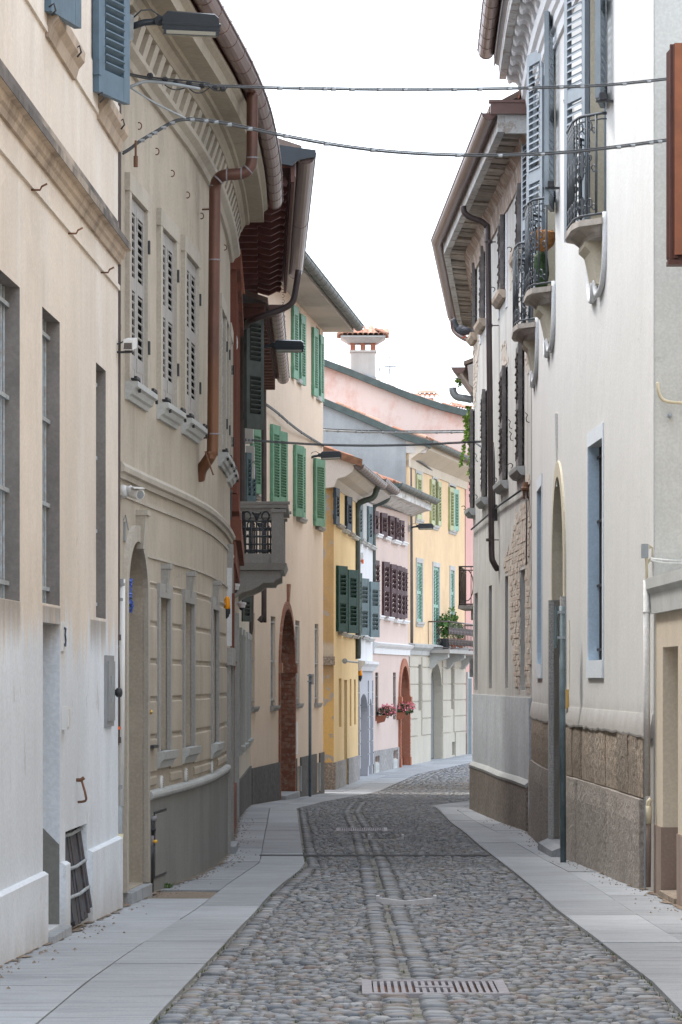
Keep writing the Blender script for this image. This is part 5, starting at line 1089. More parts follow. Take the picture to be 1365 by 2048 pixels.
fill_door(H8, FL8, a8, M['brown_wood'], planks=4)
rg = arch_ring(H8, FL8, a8, .20, .05, M['brick_arch'], name='brick_surround')
for u_,s in ((a8['u0'],-1),(a8['u1'],1)):
    z = a8['z0']; k = 0
    while z < a8['spring']:
        m = MB(); o_ = .0 if k%2 else .04; f = FL8.fr(u_); m.box(f,min(0,s*(.20-o_)),max(0,s*(.20-o_)),.05,.062,z+.008,z+.075); part('brick', m, M['brick_arch'], rg); z += .083; k += 1
    f = FL8.fr(u_); m = MB(); m.box(f,min(-s*.02,s*.24),max(-s*.02,s*.24),-.1,.10,a8['spring']-.35,a8['spring']-.02); part('impost', m, M['brick_arch'], rg); m = MB(); m.box(f,min(-s*.02,s*.24),max(-s*.02,s*.24),-.1,.08,a8['z0']-.1,a8['z0']+.25); part('base_block', m, M['brick_arch'], rg)
zd8 = EYE+(HY-1497)/F*90
for a,b in ((0,b8[0]['u0']-.02),(b8[0]['u1']+.02,b8[1]['u0']-.02),(b8[1]['u1']+.02,a8['u0']-.2)): part('dado', band(FL8,a,b,-.01,.03,-1.1,zd8), M['dado_grey'], H8)
for o in b8:
    part('dado', band(FL8,o['u0']-.02,o['u1']+.02,-.01,.028,o['z1']+.02,zd8), M['dado_grey'], H8); part('vent_panel', band(FL8,o['u0'],o['u1'],-.01,.03,-.62,o['z0']-.02), M['pale_stone'], H8)
    for k in range(3): u = o['u0']+(o['u1']-o['u0'])*(k+.5)/3; part('vent_slot', band(FL8,u-.03,u+.03,.0,.032,-.55,o['z0']-.08), M['grey_plastic'], H8)
zc8 = EYE+(HY-1298)/F*90
m = MB(); FL8.sweep(m, 0, FL8.L, [(-.01,zc8-.14),(.04,zc8-.14),(.05,zc8),(.12,zc8+.06),(.16,zc8+.12),(-.01,zc8+.16)]); part('string_course', m, M['white_trim'], H8)
for xa,xb,W,y0,y1 in ((748,756,.5,1021,1067),(762,773.5,.55,1025,1072),(778.5,787.5,.5,1031,1078),(791.5,797,.5,1035,1082),(799.5,807.5,.5,1040,1083)): leafp(H8, FL8, xa, xb, W, y0, y1, M['brown_wood'], da=.03, th=.06, pitch=.11, stile=.09, rail=.12)
for xa,xb,W,y0,y1 in ((749,757.5,.55,1120,1230),(766.5,778,.55,1123,1232),(781.5,792,.55,1128,1234),(793,802,.5,1131,1236),(801.5,809.5,.5,1134,1238),(808.5,813.5,.45,1137,1236)): leafp(H8, FL8, xa, xb, W, y0, y1, M['brown_wood'], da=.03, th=.06, pitch=.11, panels=2, stile=.09, rail=.12)
for x0,x1,y in ((749,759,1068),(765,776,1073),(783,796,1081),(800,810,1084),(752,762,1231),(769,781,1234),(787,797,1239),(801,812,1241)): sill(H8, FL8, x0, x1, y, M['white_trim'], d=.12, th=.09)
m = MB(); FL8.sweep(m, -.2, FL8.L+.55, [(-.2,zE8-.05),(.06,zE8-.05),(.40,zE8+.08),(.55,zE8+.10),(.55,zE8+.30),(-.2,zE8+.5)]); part('eaves', m, M['soffit_white'], H8)
gutter(H8, FL8, -.3, FL8.L+.6, .66, zE8+.38, .11, M['green_gutter'], .8); roof_slab(H8, FL8, -.2, FL8.L+.4, .56, zE8+.32, M['roof'], run=4.5, rise=1.7)
f8 = FL8.fr(FL8.L*.5); sl8 = (f8.n*-1+Vector((0,0,.37))).normalized()
tile_row(H8, [FL8.P(u,.52,zE8+.42) for u in np.arange(-.1,FL8.L+.5,.21)], .09, .45, dirv=sl8)
f7 = FL7.fr(FL7.L*.5); tile_row(H7, [FL7.P(u,.42,zE7+.34) for u in np.arange(0,FL7.L,.21)], .09, .45, dirv=(f7.n*-1+Vector((0,0,.37))))
m = MB(); FL8.sweep(m, -.6, FL8.L*.8, [(-1.15,zE8+.85),(-.75,zE8+.85),(-.75,zE8+1.0),(-1.15,zE8+1.0)]); part('roof_flashing', m, simple('verdigris_flashing',(.20,.29,.28),.7,.3), H8)
yy = 86.8; m = MB(); m.tube(smooth_pts([W3(778,978,yy),W3(777,993,yy),W3(770,1002,yy),W3(752,1009,yy),W3(747,1018,yy),W3(747,1060,yy),W3(747,1165,yy)],3),.07,10); part('downpipe', m, M['green_gutter'], H8, smooth=True)
# flower boxes
def flowers(mb, c, rx, ry, rz, n, s, rr):
    for _ in range(n):
        d = Vector((rr.gauss(0,1),rr.gauss(0,1),rr.gauss(0,1))).normalized()*rr.random()**.4; p = c+Vector((d.x*rx,d.y*ry,d.z*rz))
        a = Vector((rr.gauss(0,1),rr.gauss(0,1),rr.gauss(0,1))).normalized(); b = a.cross(Vector((rr.gauss(0,1),rr.gauss(0,1),rr.gauss(0,1)))).normalized(); k = s*rr.uniform(.6,1.3)
        mb.add([p-a*k,p-b*k*.55,p+a*k,p+b*k*.55],[(0,1,2,3)])
rf = random.Random(11)
for px_,py_,Y,lab in ((757,1432,87.6,'terracotta window box of pink flowers, nearer to the white house'),(795,1426,91.6,'terracotta window box of pink flowers beside the orange brick doorway')):
    q = W3(px_,py_,Y); fb = thing('flower_box', lab, 'flower box', q, 'pink flower boxes on the pale pink house'); c_ = q+Vector((.10,0,0))
    m = MB(); m.hexa([c_+Vector(v) for v in ((-.17,-.09,-.20),(.06,-.09,-.14),(.06,.35,-.14),(-.17,.35,-.20),(-.19,-.12,.0),(.12,-.12,.03),(.12,.38,.03),(-.19,.38,.0))]); part('planter', m, M['terracotta'], fb)
    m = MB(); flowers(m, c_+Vector((.12,.1,.10)), .24,.26,.15, 170, .05, rf); part('foliage', m, M['leaf_dark'], fb, kind='stuff')
    m = MB(); flowers(m, c_+Vector((.14,.05,.16)), .25,.28,.16, 190, .035, rf); part('blossom', m, M['flower_pink'], fb, kind='stuff')
# ------------------------------------------------------------------ left 9: apricot and beige house, grey gable
H9 = thing('house', 'apricot house with beige rusticated ground floor, grey gable and flower balcony', 'house', (2.8,100,zg(100)))
zm9 = EYE+(HY-1302)/F*97; zE9 = EYE+(HY-925)/F*99
g9 = [FL9.op(835.5,843,1329,1421,rec=.2),FL9.op(901,907.3,1331,1418,rec=.2)]; a9 = FL9.op(860.5,884.5,1326,1522,rec=.25); a9['spring'] = a9['z1']-.85; a9['z0'] = zg(99)-.02; b9 = [FL9.op(903,910,1484,1510,rec=.12)]
build_wall(H9, FL9, M['stone_beige'], zm9, g9+[a9]+b9, depth=1, sides=False)
u9 = [FL9.op(a,b,t,bt,rec=.12) for a,b,t,bt in ((832,843,948,1038),(866,874,958,1051),(899,910,972,1060),(833.5,844,1126,1244),(866.5,878,1134,1290),(900.5,908,1141,1232))]
build_wall(H9, FL9, M['apricot'], zE9, u9, zb=zm9, depth=8)
for o in g9: fill_window(H9, FL9, o, M['grey_wood'], M['glass'])
for o in b9: fill_window(H9, FL9, o, M['black_iron'], M['glass'], cross=False, name='cellar_window')
fill_door(H9, FL9, a9, M['door_green'], planks=6)
for o in u9:
    surround(H9, FL9, o, .13, .025, M['pale_stone'], M['pale_stone']); m = MB(); f = FL9.fr((o['u0']+o['u1'])/2); h = (o['u1']-o['u0'])/2; m.box(f,-h,h,-.11,-.08,o['z0'],o['z1']); part('window', m, M['glass'], H9)
for o in u9[3:]:
    um = (o['u0']+o['u1'])/2
    for a,b in ((o['u0'],um-.01),(um+.01,o['u1'])): leaf(H9, FL9.P(a,-.03,0), FL9.P(b,-.03,0), o['z0'], o['z1'], M['sage_wood'], pitch=.09, panels=2, stile=.09)
for xa,xb,W,y0,y1,mt in ((833,843,.6,948,1038,'olive_wood'),(861.8,869.5,.55,958,1050,'olive_wood'),(875.5,882,.55,963,1051,'olive_wood'),(898.8,907.5,.55,974,1060,'olive_wood'),(907.6,917,.55,978,1061,'sage_wood')): leafp(H9, FL9, xa, xb, W, y0, y1, M[mt], da=.03, th=.06, pitch=.085, stile=.1, rail=.14)
m = MB(); FL9.sweep(m, 0, FL9.L, [(-.01,zm9-.12),(.04,zm9-.12),(.06,zm9),(.16,zm9+.08),(.18,zm9+.16),(-.01,zm9+.2)]); part('cornice', m, M['pale_stone'], H9)
zz = zg(100)+.75; part('dado', band(FL9,0,a9['u0']-.05,-.01,.03,-1,zz-.03), M['stone_beige'], H9); part('dado', band(FL9,a9['u1']+.05,b9[0]['u0']-.02,-.01,.03,-1,zz-.03), M['stone_beige'], H9); part('dado', band(FL9,b9[0]['u1']+.02,FL9.L,-.01,.03,-1,zz-.03), M['stone_beige'], H9)
while zz < zm9-.15:
    z1 = min(zz+.47, zm9-.14)
    for ua,ub in ((0,g9[0]['u0']),(g9[0]['u1'],a9['u0']),(a9['u1'],g9[1]['u0']),(g9[1]['u1'],FL9.L)):
        part('plaster_block', band(FL9,ua+.02,ub-.02,-.005,.03,zz,z1-.035), M['stone_beige'], H9)
    zz = zz+.47
# eaves of the apricot house
m = MB(); FL9.sweep(m, 0, FL9.L+.3, [(-.3,zE9-.42),(.03,zE9-.42),(.05,zE9-.2),(.16,zE9-.12),(.42,zE9+.05),(.46,zE9+.08),(.46,zE9+.24),(-.3,zE9+.5)]); part('eaves', m, plaster('cream_soffit',(.56,.50,.41),.08,.1), H9)
gutter(H9, FL9, -.1, FL9.L+.3, .57, zE9+.28, .11, M['green_gutter'], .8); roof_slab(H9, FL9, .1, FL9.L+.3, .46, zE9+.28, M['roof'], run=9, rise=3.2)
Yg = 94.2; V = lambda px,py,Y: W3(px,py,Y)
m = MB(); gp_ = [(560,760),(645,800),(700,823),(760,850),(812.4,873)]; m.prism([V(560,1100,Yg),V(812,1100,Yg)]+[V(a,b+3,Yg) for a,b in gp_[::-1] if a<813],[p+Vector((0,.3,0)) for p in [V(560,1100,Yg),V(812,1100,Yg)]+[V(a,b+3,Yg) for a,b in gp_[::-1] if a<813]]); part('gable_wall', m, M['grey_gable'], H9, label='grey cement gable wall')
m = MB(); q = [V(a,b,Yg-.05) for a,b in ((560,756),(645,797),(700,820),(760,846),(813,869),(862,884))]
for k in range(len(q)-1): m.hexa([q[k]+Vector((0,-.1,-.16)),q[k+1]+Vector((0,-.1,-.16)),q[k+1]+Vector((0,.5,-.16)),q[k]+Vector((0,.5,-.16)),q[k]+Vector((0,-.1,.02)),q[k+1]+Vector((0,-.1,.02)),q[k+1]+Vector((0,.5,.02)),q[k]+Vector((0,.5,.02))])
part('verge_flashing', m, M['green_gutter'], H9)
rg9 = [V(812.5,906,Yg-.01),V(852,906,Yg-.01),V(858,893,Yg-.01),V(853,888,Yg-.01),V(812.5,874,Yg-.01)]; m = MB(); m.prism(rg9,[p+Vector((0,.25,0)) for p in rg9]); part('eaves_return', m, M['soffit_grey'], H9)
tq = []
for k in range(len(q)-1):
    n = int((q[k+1]-q[k]).length/.42)
    for i in range(n): tq.append(q[k].lerp(q[k+1], i/n)+Vector((0,.35,.02)))
tile_row(H9, tq, .13, .42, dirv=lambda p: Vector((-1,0,.42)))
tile_row(H9, [FL9.P(u,.44,zE9+.36) for u in np.arange(.2,FL9.L+.2,.23)], .10, .5, dirv=lambda p: FL9.fr(5).n*-1+Vector((0,0,.35)))
m = MB(); m.tube(smooth_pts([V(853,890,94.6),V(850,900,94.6),V(835,905,94.6),V(821,910,94.55),V(819,920,94.55),V(820,1000,94.55),V(822,1270,94.55),V(819,1283,94.55)],3),.075,10); part('downpipe', m, M['dark_brown'], H9, smooth=True)
# balcony with plants
uB0,uB1 = FL9.at(857,.0)-.1, FL9.L-.3; zB = EYE+(HY-1300)/F*99
bal9 = part('balcony', band(FL9,uB0,uB1,-.05,.62,zB-.10,zB), M['grey_stone'], H9)
for u in (uB0+.3,(uB0+uB1)/2,uB1-.5):
    m = MB(); f = FL9.fr(u); pr = [(0,zB-.11),(.55,zB-.11),(.55,zB-.22),(.40,zB-.30),(.25,zB-.32),(.12,zB-.50),(0,zB-.55)]; m.prism([f(-.12,d,z) for d,z in pr],[f(.12,d,z) for d,z in pr]); part('corbel', m, M['pale_stone'], bal9)
m = MB(); zt = zB+.78
def rail_line(fpt, L, m, dz=zB, top=zt):
    m.tube([fpt(0,top),fpt(L,top)],.02,6); m.tube([fpt(0,dz+.05),fpt(L,dz+.05)],.016,6); n = int(L/.30)
    for i in range(n+1): m.tube([fpt(L*i/n,dz+.05),fpt(L*i/n,top)],.009,5)
    for i in range(n):
        c = L*(i+.5)/n; m.tube([fpt(c+.075*math.cos(t)*(1-t/12),dz+.2+.11*math.sin(t)*(1-t/12)) for t in np.linspace(0,8.5,13)],.011,5); m.tube([fpt(c+.075*math.cos(-t)*(1-t/12),dz+.55+.12*math.sin(-t)*(1-t/12)) for t in np.linspace(0,8.5,13)],.011,5)
for fn,ll in ((lambda a,z: FL9.P(uB0+a,.58,z), uB1-uB0),(lambda a,z: FL9.P(uB0,.02+a,z), .56),(lambda a,z: FL9.P(uB1,.02+a,z), .56)): m = MB(); rail_line(fn, ll, m); part('railing', m, M['dark_brown'], bal9, smooth=True, kind='stuff')
for i,(px_,py_,s,h) in enumerate(((889,1290,.22,.75),(903,1288,.2,1.0),(917,1292,.2,.5))):
    Y = 99.5+i*1.6; q = W3(px_,1298,Y); pl = thing('potted_plant', ('green bushy pot plant at near end of flower balcony','tall leafy pot plant rising above middle of flower balcony','low pot plant at far end of flower balcony')[i], 'plant', q, None); m = MB(); m.lathe(q, Vector((0,0,1)), [(0,.13),(.28,.18),(.3,.18),(.3,.15),(.26,0)],10); part('pot', m, M['black_iron'] if i == 0 else M['terracotta'], pl); m = MB(); flowers(m, q+Vector((0,0,.3+h*.45)), s,s,h*.5, 220, .06, rf); part('foliage', m, M['leaf'], pl, kind='stuff')
# ------------------------------------------------------------------ far houses
HX = thing('house', 'rose pink house farthest along the street beside the black downpipe', 'house', (5,112,zg(112)))
build_wall(HX, FLX, M['far_pink'], 8.2, []); m = MB(); f = FLX.fr(.9); fo = FLX.op(934,940,1357,1500,rec=.1)
part('door_frame', band(FLX,fo['u0']-.1,fo['u1']+.1,-.01,.05,-1,fo['z1']+.2), M['pale_stone'], HX); part('door', band(FLX,fo['u0'],fo['u1'],-.01,.06,-1,fo['z1']), M['slate_wood'], HX); part('dado', band(FLX,0,fo['u0']-.12,-.01,.03,-1,.1), M['buff_dado'], HX)
m = MB(); m.tube(smooth_pts([V(940,945,105.6),V(934,952,105.6),V(928,965,105.6),V(926.5,990,105.6),V(926,1130,105.6),V(925,1290,105.6)],3),.085,10); part('downpipe', m, M['black_iron'], HX, smooth=True)
for px_ in (931,935.5): leaf(HX, A(px_,106.2), A(px_+3.6,106.5), EYE+(HY-1155)/F*106, EYE+(HY-1022)/F*106, M['navy_wood'], pitch=.12)
roof_slab(HX, FLX, 0, FLX.L, .5, 8.2, M['roof'])
HC = thing('house', 'faded coral house rising behind the grey gable with tiled chimney', 'house', (1,116,zg(116)))
Yc = 116.0; cq = [(500,668),(645,724),(700,745),(760,769),(820,793),(880,813),(945,830)]
m = MB(); ring = [V(500,1100,Yc),V(945,1100,Yc)]+[V(a,b+2,Yc) for a,b in cq[::-1]]; m.prism(ring,[p+Vector((0,7,0)) for p in ring]); part('wall', m, M['coral'], HC)
m = MB(); q = [V(a,b-3,Yc-.1) for a,b in cq]
for k in range(len(q)-1): m.hexa([q[k]+Vector((0,-.15,-.16)),q[k+1]+Vector((0,-.15,-.16)),q[k+1]+Vector((0,.4,-.16)),q[k]+Vector((0,.4,-.16)),q[k]+Vector((0,-.15,.06)),q[k+1]+Vector((0,-.15,.06)),q[k+1]+Vector((0,.4,.06)),q[k]+Vector((0,.4,.06))])
part('verge_flashing', m, M['green_gutter'], HC)
tq = []
for k in range(len(q)-1):
    n = int((q[k+1]-q[k]).length/.5)
    for i in range(n): tq.append(q[k].lerp(q[k+1], i/n)+Vector((0,.55,.03)))
tile_row(HC, tq, .13, .5, dirv=lambda p: Vector((-1,0,.38)))
def chimney(x0,x1,yb,y1,y2,yt,lab,mat):
    Y = Yc+1.2; a,b = V(x0,0,Y).x, V(x1,0,Y).x; zf = lambda py: V(0,py,Y).z; dp = (b-a)*.8; c = part('chimney', (lambda m: (m.cube(a,b,Y,Y+dp,zf(yb)-.8,zf(y2)), m.cube(a-.05,b+.05,Y-.05,Y+dp+.05,zf(y2),zf(y2)+.06), m)[2])(MB()), mat, HC)
    z0 = zf(y2)+.06; z1 = zf(y1)
    for xx in (a+.07,(a+b)/2,b-.07):
        for yy in (Y+.09,Y+dp-.09):
            m = MB(); k = 5
            for i in range(k): m.cube(xx-.085,xx+.085,yy-.085,yy+.085,z0+(z1-z0)*i/k+.006,z0+(z1-z0)*(i+1)/k-.004)
            m.cube(xx-.078,xx+.078,yy-.078,yy+.078,z0,z1); part('brick_pier', m, M['brick_arch'], c)
    m = MB(); e = .32; m.prism([Vector((a-.08,Y-.08,z1)),Vector((b+.08,Y-.08,z1)),Vector((b+.08,Y+dp+.08,z1)),Vector((a-.08,Y+dp+.08,z1))],[Vector((a-e,Y-e,z1+.17)),Vector((b+e,Y-e,z1+.17)),Vector((b+e,Y+dp+e,z1+.17)),Vector((a-e,Y+dp+e,z1+.17))]); m.cube(a-e-.02,b+e+.02,Y-e-.02,Y+dp+e+.02,z1+.17,z1+.22); part('chimney_cap', m, M['pale_stone'], c)
    zt = zf(yt); zc = z1+.24; ctr = Vector(((a+b)/2,Y+dp/2,zt)); pts = []; 
    def slope(p): d = ctr-p; d.z = 0; return d.normalized()
    n = int((b-a+2*e+.1)/.17)
    for i in range(n+1):
        xx = a-e-.05+(b-a+2*e+.1)*i/n
        for yy,dv in ((Y-e-.08,Vector((0,1,.42))),(Y+dp+e+.08,Vector((0,-1,.42)))):
            pts.append((Vector((xx,yy,zc)),dv))
    n = int((dp+2*e)/.17)
    for i in range(n+1):
        yy = Y-e+(dp+2*e)*i/n; pts.append((Vector((a-e-.1,yy,zc)),Vector((1,0,.42)))); pts.append((Vector((b+e+.1,yy,zc)),Vector((-1,0,.42))))
    for p,dv in pts: tile_row(c, [p], .105, .5, dirv=dv); 
    for i in range(max(2,int((b-a)/.24))):
        xx = a+(b-a)*(i+.5)/max(2,int((b-a)/.24)); tile_row(c, [Vector((xx,Y+.18,zc+.2))], .105, .5, dirv=Vector((0,1,.3)))
    m = MB(); m.hexa([Vector((a-e,Y-e,zc+.05)),Vector((b+e,Y-e,zc+.05)),Vector((b+e,Y+dp+e,zc+.05)),Vector((a-e,Y+dp+e,zc+.05)),Vector(((a+a+b)/3,Y+dp*.4,zt)),Vector(((a+b+b)/3,Y+dp*.4,zt)),Vector(((a+b+b)/3,Y+dp*.6,zt)),Vector(((a+a+b)/3,Y+dp*.6,zt))]); part('cap_bed', m, M['mortar'], c)
    tile_row(c, [Vector(((a+b)/2-.25+.25*i,Y+dp*.45,zt-.03)) for i in range(3)], .12, .4, dirv=Vector((1,0,.02)))
    return c
ch = chimney(702,751,752,686,704,662,'', plaster('chimney_plaster',(.50,.46,.42),.15,.2)); ch['label'] = 'tall square chimney with open brick top under old tiles'
m = MB(); q0,q1 = V(700,745,Yc+.9),V(753,757,Yc+.9); m.hexa([q0+Vector((0,0,-.3)),q1+Vector((0,0,-.4)),q1+Vector((0,.28,-.4)),q0+Vector((0,.28,-.3)),q0+Vector((0,0,.12)),q1+Vector((0,0,.05)),q1+Vector((0,.28,.05)),q0+Vector((0,.28,.12))]); part('chimney_flashing', m, M['pipe_grey'], ch)
# low second stack and ridge tiles
Y = Yc+2.5; m = MB(); a,b = V(836,0,Y).x,V(874,0,Y).x; m.cube(a+.1,b-.1,Y,Y+.6,V(0,830,Y).z,V(0,796,Y).z); ch2 = part('chimney', m, M['brick_arch'], HC, label='low tiled chimney top')
tile_row(ch2, [Vector((a+(b-a)*i/4,Y-.15,V(0,796,Y).z)) for i in range(5)]+[Vector((a+.1+(b-a-.2)*i/3,Y+.15,V(0,789,Y).z)) for i in range(4)], .105, .55, dirv=Vector((0,1,.25)))
tile_row(HC, [V(905+i*5.5,811+i*1.1,Yc+4) for i in range(8)]+[V(908+i*5.5,815+i*1.0,Yc+3.5) for i in range(7)], .10, .5, dirv=Vector((0,1,.2)))
# television aerials
for px_,y0,y1,arms,lab in ((759,765,732,((733,771,793),),'small television aerial just right of the tiled chimney'),(779,768,713,((715,779,815),(734,765,793),(746,770,784)),'taller television aerial with three arms on coral roof')):
    Y = Yc+1; m = MB(); m.tube([V(px_,y0+10,Y),V(px_,y1,Y)],.016,6); ae = thing('tv_aerial', lab, 'aerial', V(px_,y0+10,Y), 'television aerials'); part('mast', m, M['pipe_grey'], ae); m = MB()
    for yy,xa,xb in arms:
        m.tube([V(xa,yy,Y),V(xb,yy,Y)],.011,5)
        for i in range(7): xx = xa+(xb-xa)*i/6; q = V(xx,yy,Y); m.tube([q-Vector((0,.25,0)),q+Vector((0,.25,0))],.008,4)
    q = V(px_,y1+22 if px_>770 else y1+2,Y); m.tube([q+Vector((.0,0,-.2)),q+Vector((.04,0,0)),q+Vector((.1,0,.2))],.01,4); part('elements', m, M['pipe_grey'], ae, kind='stuff')
# ------------------------------------------------------------------ right: white house with balconies
HW = thing('house', 'big white house with iron balconies, pale grey shutters and stone base', 'house', (2.4,34,zg(34)))
zW = 9.0
yw1 = FR1.op(1181,1213,0,470,xr=1212,rec=.17); zb1 = EYE+(HY-478)/F*FR1.XY(FR1.at(1212.6)).y   # balcony slab underside
zsl = zb1+.20; zlt = EYE+(HY-36)/F*36.0
W3s = []
for xf,xn in ((1181,1213),(1094,1111),(1066.5,1077.5)):
    a,b = sorted((FR1.at(xf),FR1.at(xn))); W3s.append(dict(u0=a,u1=b,z0=zsl,z1=zlt,rec=.17,rm=True))
gA = FR1.op(1178,1207,880,1320,xr=1200,rec=.22,rm=True); gB = FR1.op(1076,1085,995,1330,xr=1080,rec=.22,rm=True)
gB['z0'],gB['z1'] = gA['z0'],gA['z1']
aW = FR1.op(1108,1130,957,1700,xr=1113,rec=.32,rm=True); aW['z0'] = zg(35.5); aW['spring'] = aW['z1']-.95
def white_wall():
    for o in W3s+[aW]: o['rm'] = True
    ops = W3s+[aW]+[dict(gA,rm=False),dict(gB,rm=False)]
    build_wall(HW, FR1, M['white'], zW, ops, depth=5, rmat=M['cream_reveal'])
    for o in (gA,gB):
        m = MB(); r = o['rec']; e = .004
        for u,s in ((o['u0'],1),(o['u1'],-1)): m = MB(); m.add([FR1.P(u+s*e,.002,o['z0']),FR1.P(u+s*e,-r,o['z0']),FR1.P(u+s*e,-r,o['z1']),FR1.P(u+s*e,.002,o['z1'])],[(0,1,2,3)]); part('window_reveal', m, M['blue_paint'], HW)
        m = MB()
        m.loft([[FR1.P(u,d,z) for d,z in ((-.001,o['z1']),(.012,o['z1']),(.012,o['z1']+.13),(-.001,o['z1']+.13))] for u in (o['u0']-.06,o['u1']+.06)])
        for u0_,u1_ in ((o['u0']-.06,o['u0']),(o['u1'],o['u1']+.06)): m.loft([[FR1.P(u,d,z) for d,z in ((-.001,o['z0']),(.012,o['z0']),(.012,o['z1']),(-.001,o['z1']))] for u in (u0_,u1_)])
        m.loft([[FR1.P(u,d,z) for d,z in ((-.2,o['z0']-.16),(.02,o['z0']-.16),(.02,o['z0']),(-.2,o['z0']+.01))] for u in (o['u0']-.06,o['u1']+.06)])
        part('window_border', m, plaster('pale_blue_white_paint',(.70,.75,.80),.03,.04), HW)
        fill_window(HW, FR1, o, M['frame_paint'], M['glass'], bars=.13, bmat=M['black_iron'], bd=-.10, rec=.22)
white_wall()
for o in W3s: fill_window(HW, FR1, o, M['bluegrey_wood'], M['glass'], rec=.165)
fill_door(HW, FR1, aW, M['door_wood'], rec=.30, planks=8)
arch_ring(HW, FR1, dict(aW,z0=EYE+(HY-1196)/F*35.5), .16, .02, M['cream_reveal'], name='arch_moulding')
zj = EYE+(HY-1196)/F*35.5
for u0_,u1_ in ((aW['u0']-.17,aW['u0']),(aW['u1'],aW['u1']+.17)): part('door_jamb', band(FR1,u0_,u1_,-.3,.05,-.4,zj), M['granite_jamb'], HW)
f = FR1.fr(FR1.at(1115)+.02); z0,z1 = FR1.z(1115,905),FR1.z(1115,828); m = MB(); m.prism([f(-.05,0,z0-.35),f(.05,0,z0-.35),f(.05,.01,z0-.35),f(-.05,.01,z0-.35)],[f(-.09,0,z1),f(.09,0,z1),f(.09,.03,z1),f(-.09,.03,z1)]); part('keystone', m, M['white'], HW)
# stone base: tall thin sandstone slabs above, big granite blocks below
zt_ = lambda u: FR1.z(1223,1459); z_a = EYE-.42; z_b = EYE+(HY-1576)/F*FR1.XY(FR1.at(1223)).y
def courses(pxs, z0, z1, d, mat, name, bev, amp):
    us = sorted(FR1.at(x) for x in pxs)
    for a,b in zip(us,us[1:]):
        g = .006; n = max(2,int((b-a)/.18)); nz = max(2,int((z1-z0)/.16)); dd = d+rnd.uniform(-.006,.012); ns_ = rnd.uniform(0,50)
        m = MB(); rows_ = []
        for j in range(nz+1):
            z = z0+g+(z1-z0-2*g)*j/nz
            row = []
            for i in range(n+1):
                u = a+g+(b-a-2*g)*i/n; e = .0 if 0<i<n and 0<j<nz else -bev
                row.append(FR1.P(u, dd+e+rnd.uniform(-amp,amp), z))
            rows_.append([FR1.P(a+g,-.02,z)]+row+[FR1.P(b-g,-.02,z)])
        m.loft(rows_, closed=False, caps=False); m.add(rows_[-1],[tuple(range(len(rows_[-1])))]); part(name, m, mat, HW)
z_u = EYE+(HY-1458)/F*FR1.XY(FR1.at(1210)).y
courses([1291,1279,1262,1240,1214,1192,1166,1148,1134], z_b, z_u, .024, M['sandstone'], 'stone_slab', .010, .004)
courses([1291,1225,1161,1134], -.35, z_b, .06, M['granite'], 'granite_block', .018, .008)
courses([1106,1092.5,1067], z_b, z_u, .024, M['sandstone'], 'stone_slab', .010, .004); courses([1106,1094,1068], -.35, z_b, .06, M['granite'], 'granite_block', .018, .008)
for ua,ub in ((.02,aW['u0']-.18),(aW['u1']+.18,FR1.L-.02)):
    m = MB(); us_ = FR1.us(ua,ub,.3); zo = [rnd.uniform(-.015,.015) for _ in us_]
    m.loft([[FR1.P(u,dd_,zz_) for dd_,zz_ in ((-.01,z_u-.02+e),(.028,z_u-.018+e),(.031,z_u+.0+e),(.025,z_u+.05),(.006,z_u+.17),(-.01,z_u+.17))] for u,e in zip(us_,zo)]); part('plaster_edge', m, M['white'], HW, smooth=False)
m = MB(); FR1.sweep(m, aW['u0']-.25, aW['u1']+.2, [(-.3,zg(35.5)-.1),(.16,zg(35.5)-.1),(.15,zg(35.5)+.07),(.05,zg(35.5)+.11),(-.3,zg(35.5)+.12)],.3); part('threshold_stone', m, M['slab'], HW)
# cornice
m = MB(); FR1.sweep(m, -.0, FR1.L, [(-.01,8.2),(.03,8.2),(.03,8.33),(.06,8.35),(.06,8.45),(.09,8.47),(.10,8.55),(.14,8.58),(.15,8.70),(-.01,8.70)],.5); part('cornice', m, M['white_trim'], HW)
m = MB(); FR1.sweep(m, 0, FR1.L, [(-.1,9.0),(.40,9.0),(.40,9.06),(.44,9.08),(.44,9.21),(-.1,9.21)],.5); part('eaves', m, M['white_trim'], HW)
part('fascia', band(FR1,0,FR1.L,.31,.395,8.90,8.999), M['soffit_white'], HW)
mp = [(.0,0),(.0,-.29),(.14,-.29),(.165,-.25),(.175,-.19),(.20,-.155),(.24,-.15),(.27,-.17),(.295,-.15),(.305,-.10),(.305,0)]
mm = MB(); mm.prism([Vector((-.12,a,b)) for a,b in mp],[Vector((.12,a,b)) for a,b in mp]); mme = mesh_of('modillion', mm, M['white_trim'])
mw = MB(); N = 24                                   # wavy modillion band
for i in range(24):
    f = FR1.fr(.3+(FR1.L-.5)*i/23); inst('modillion', mme, HW, frame_m(f(0,0,8.996), f.t, f.n))
gutter(HW, FR1, -.3, FR1.L+.05, .55, 9.24, .095, M['brown_gutter'], .62); part('fascia_board', band(FR1,0,FR1.L,.445,.46,9.06,9.24), M['dark_brown'], HW)
roof_slab(HW, FR1, 0, FR1.L, .5, 9.23, M['roof'])
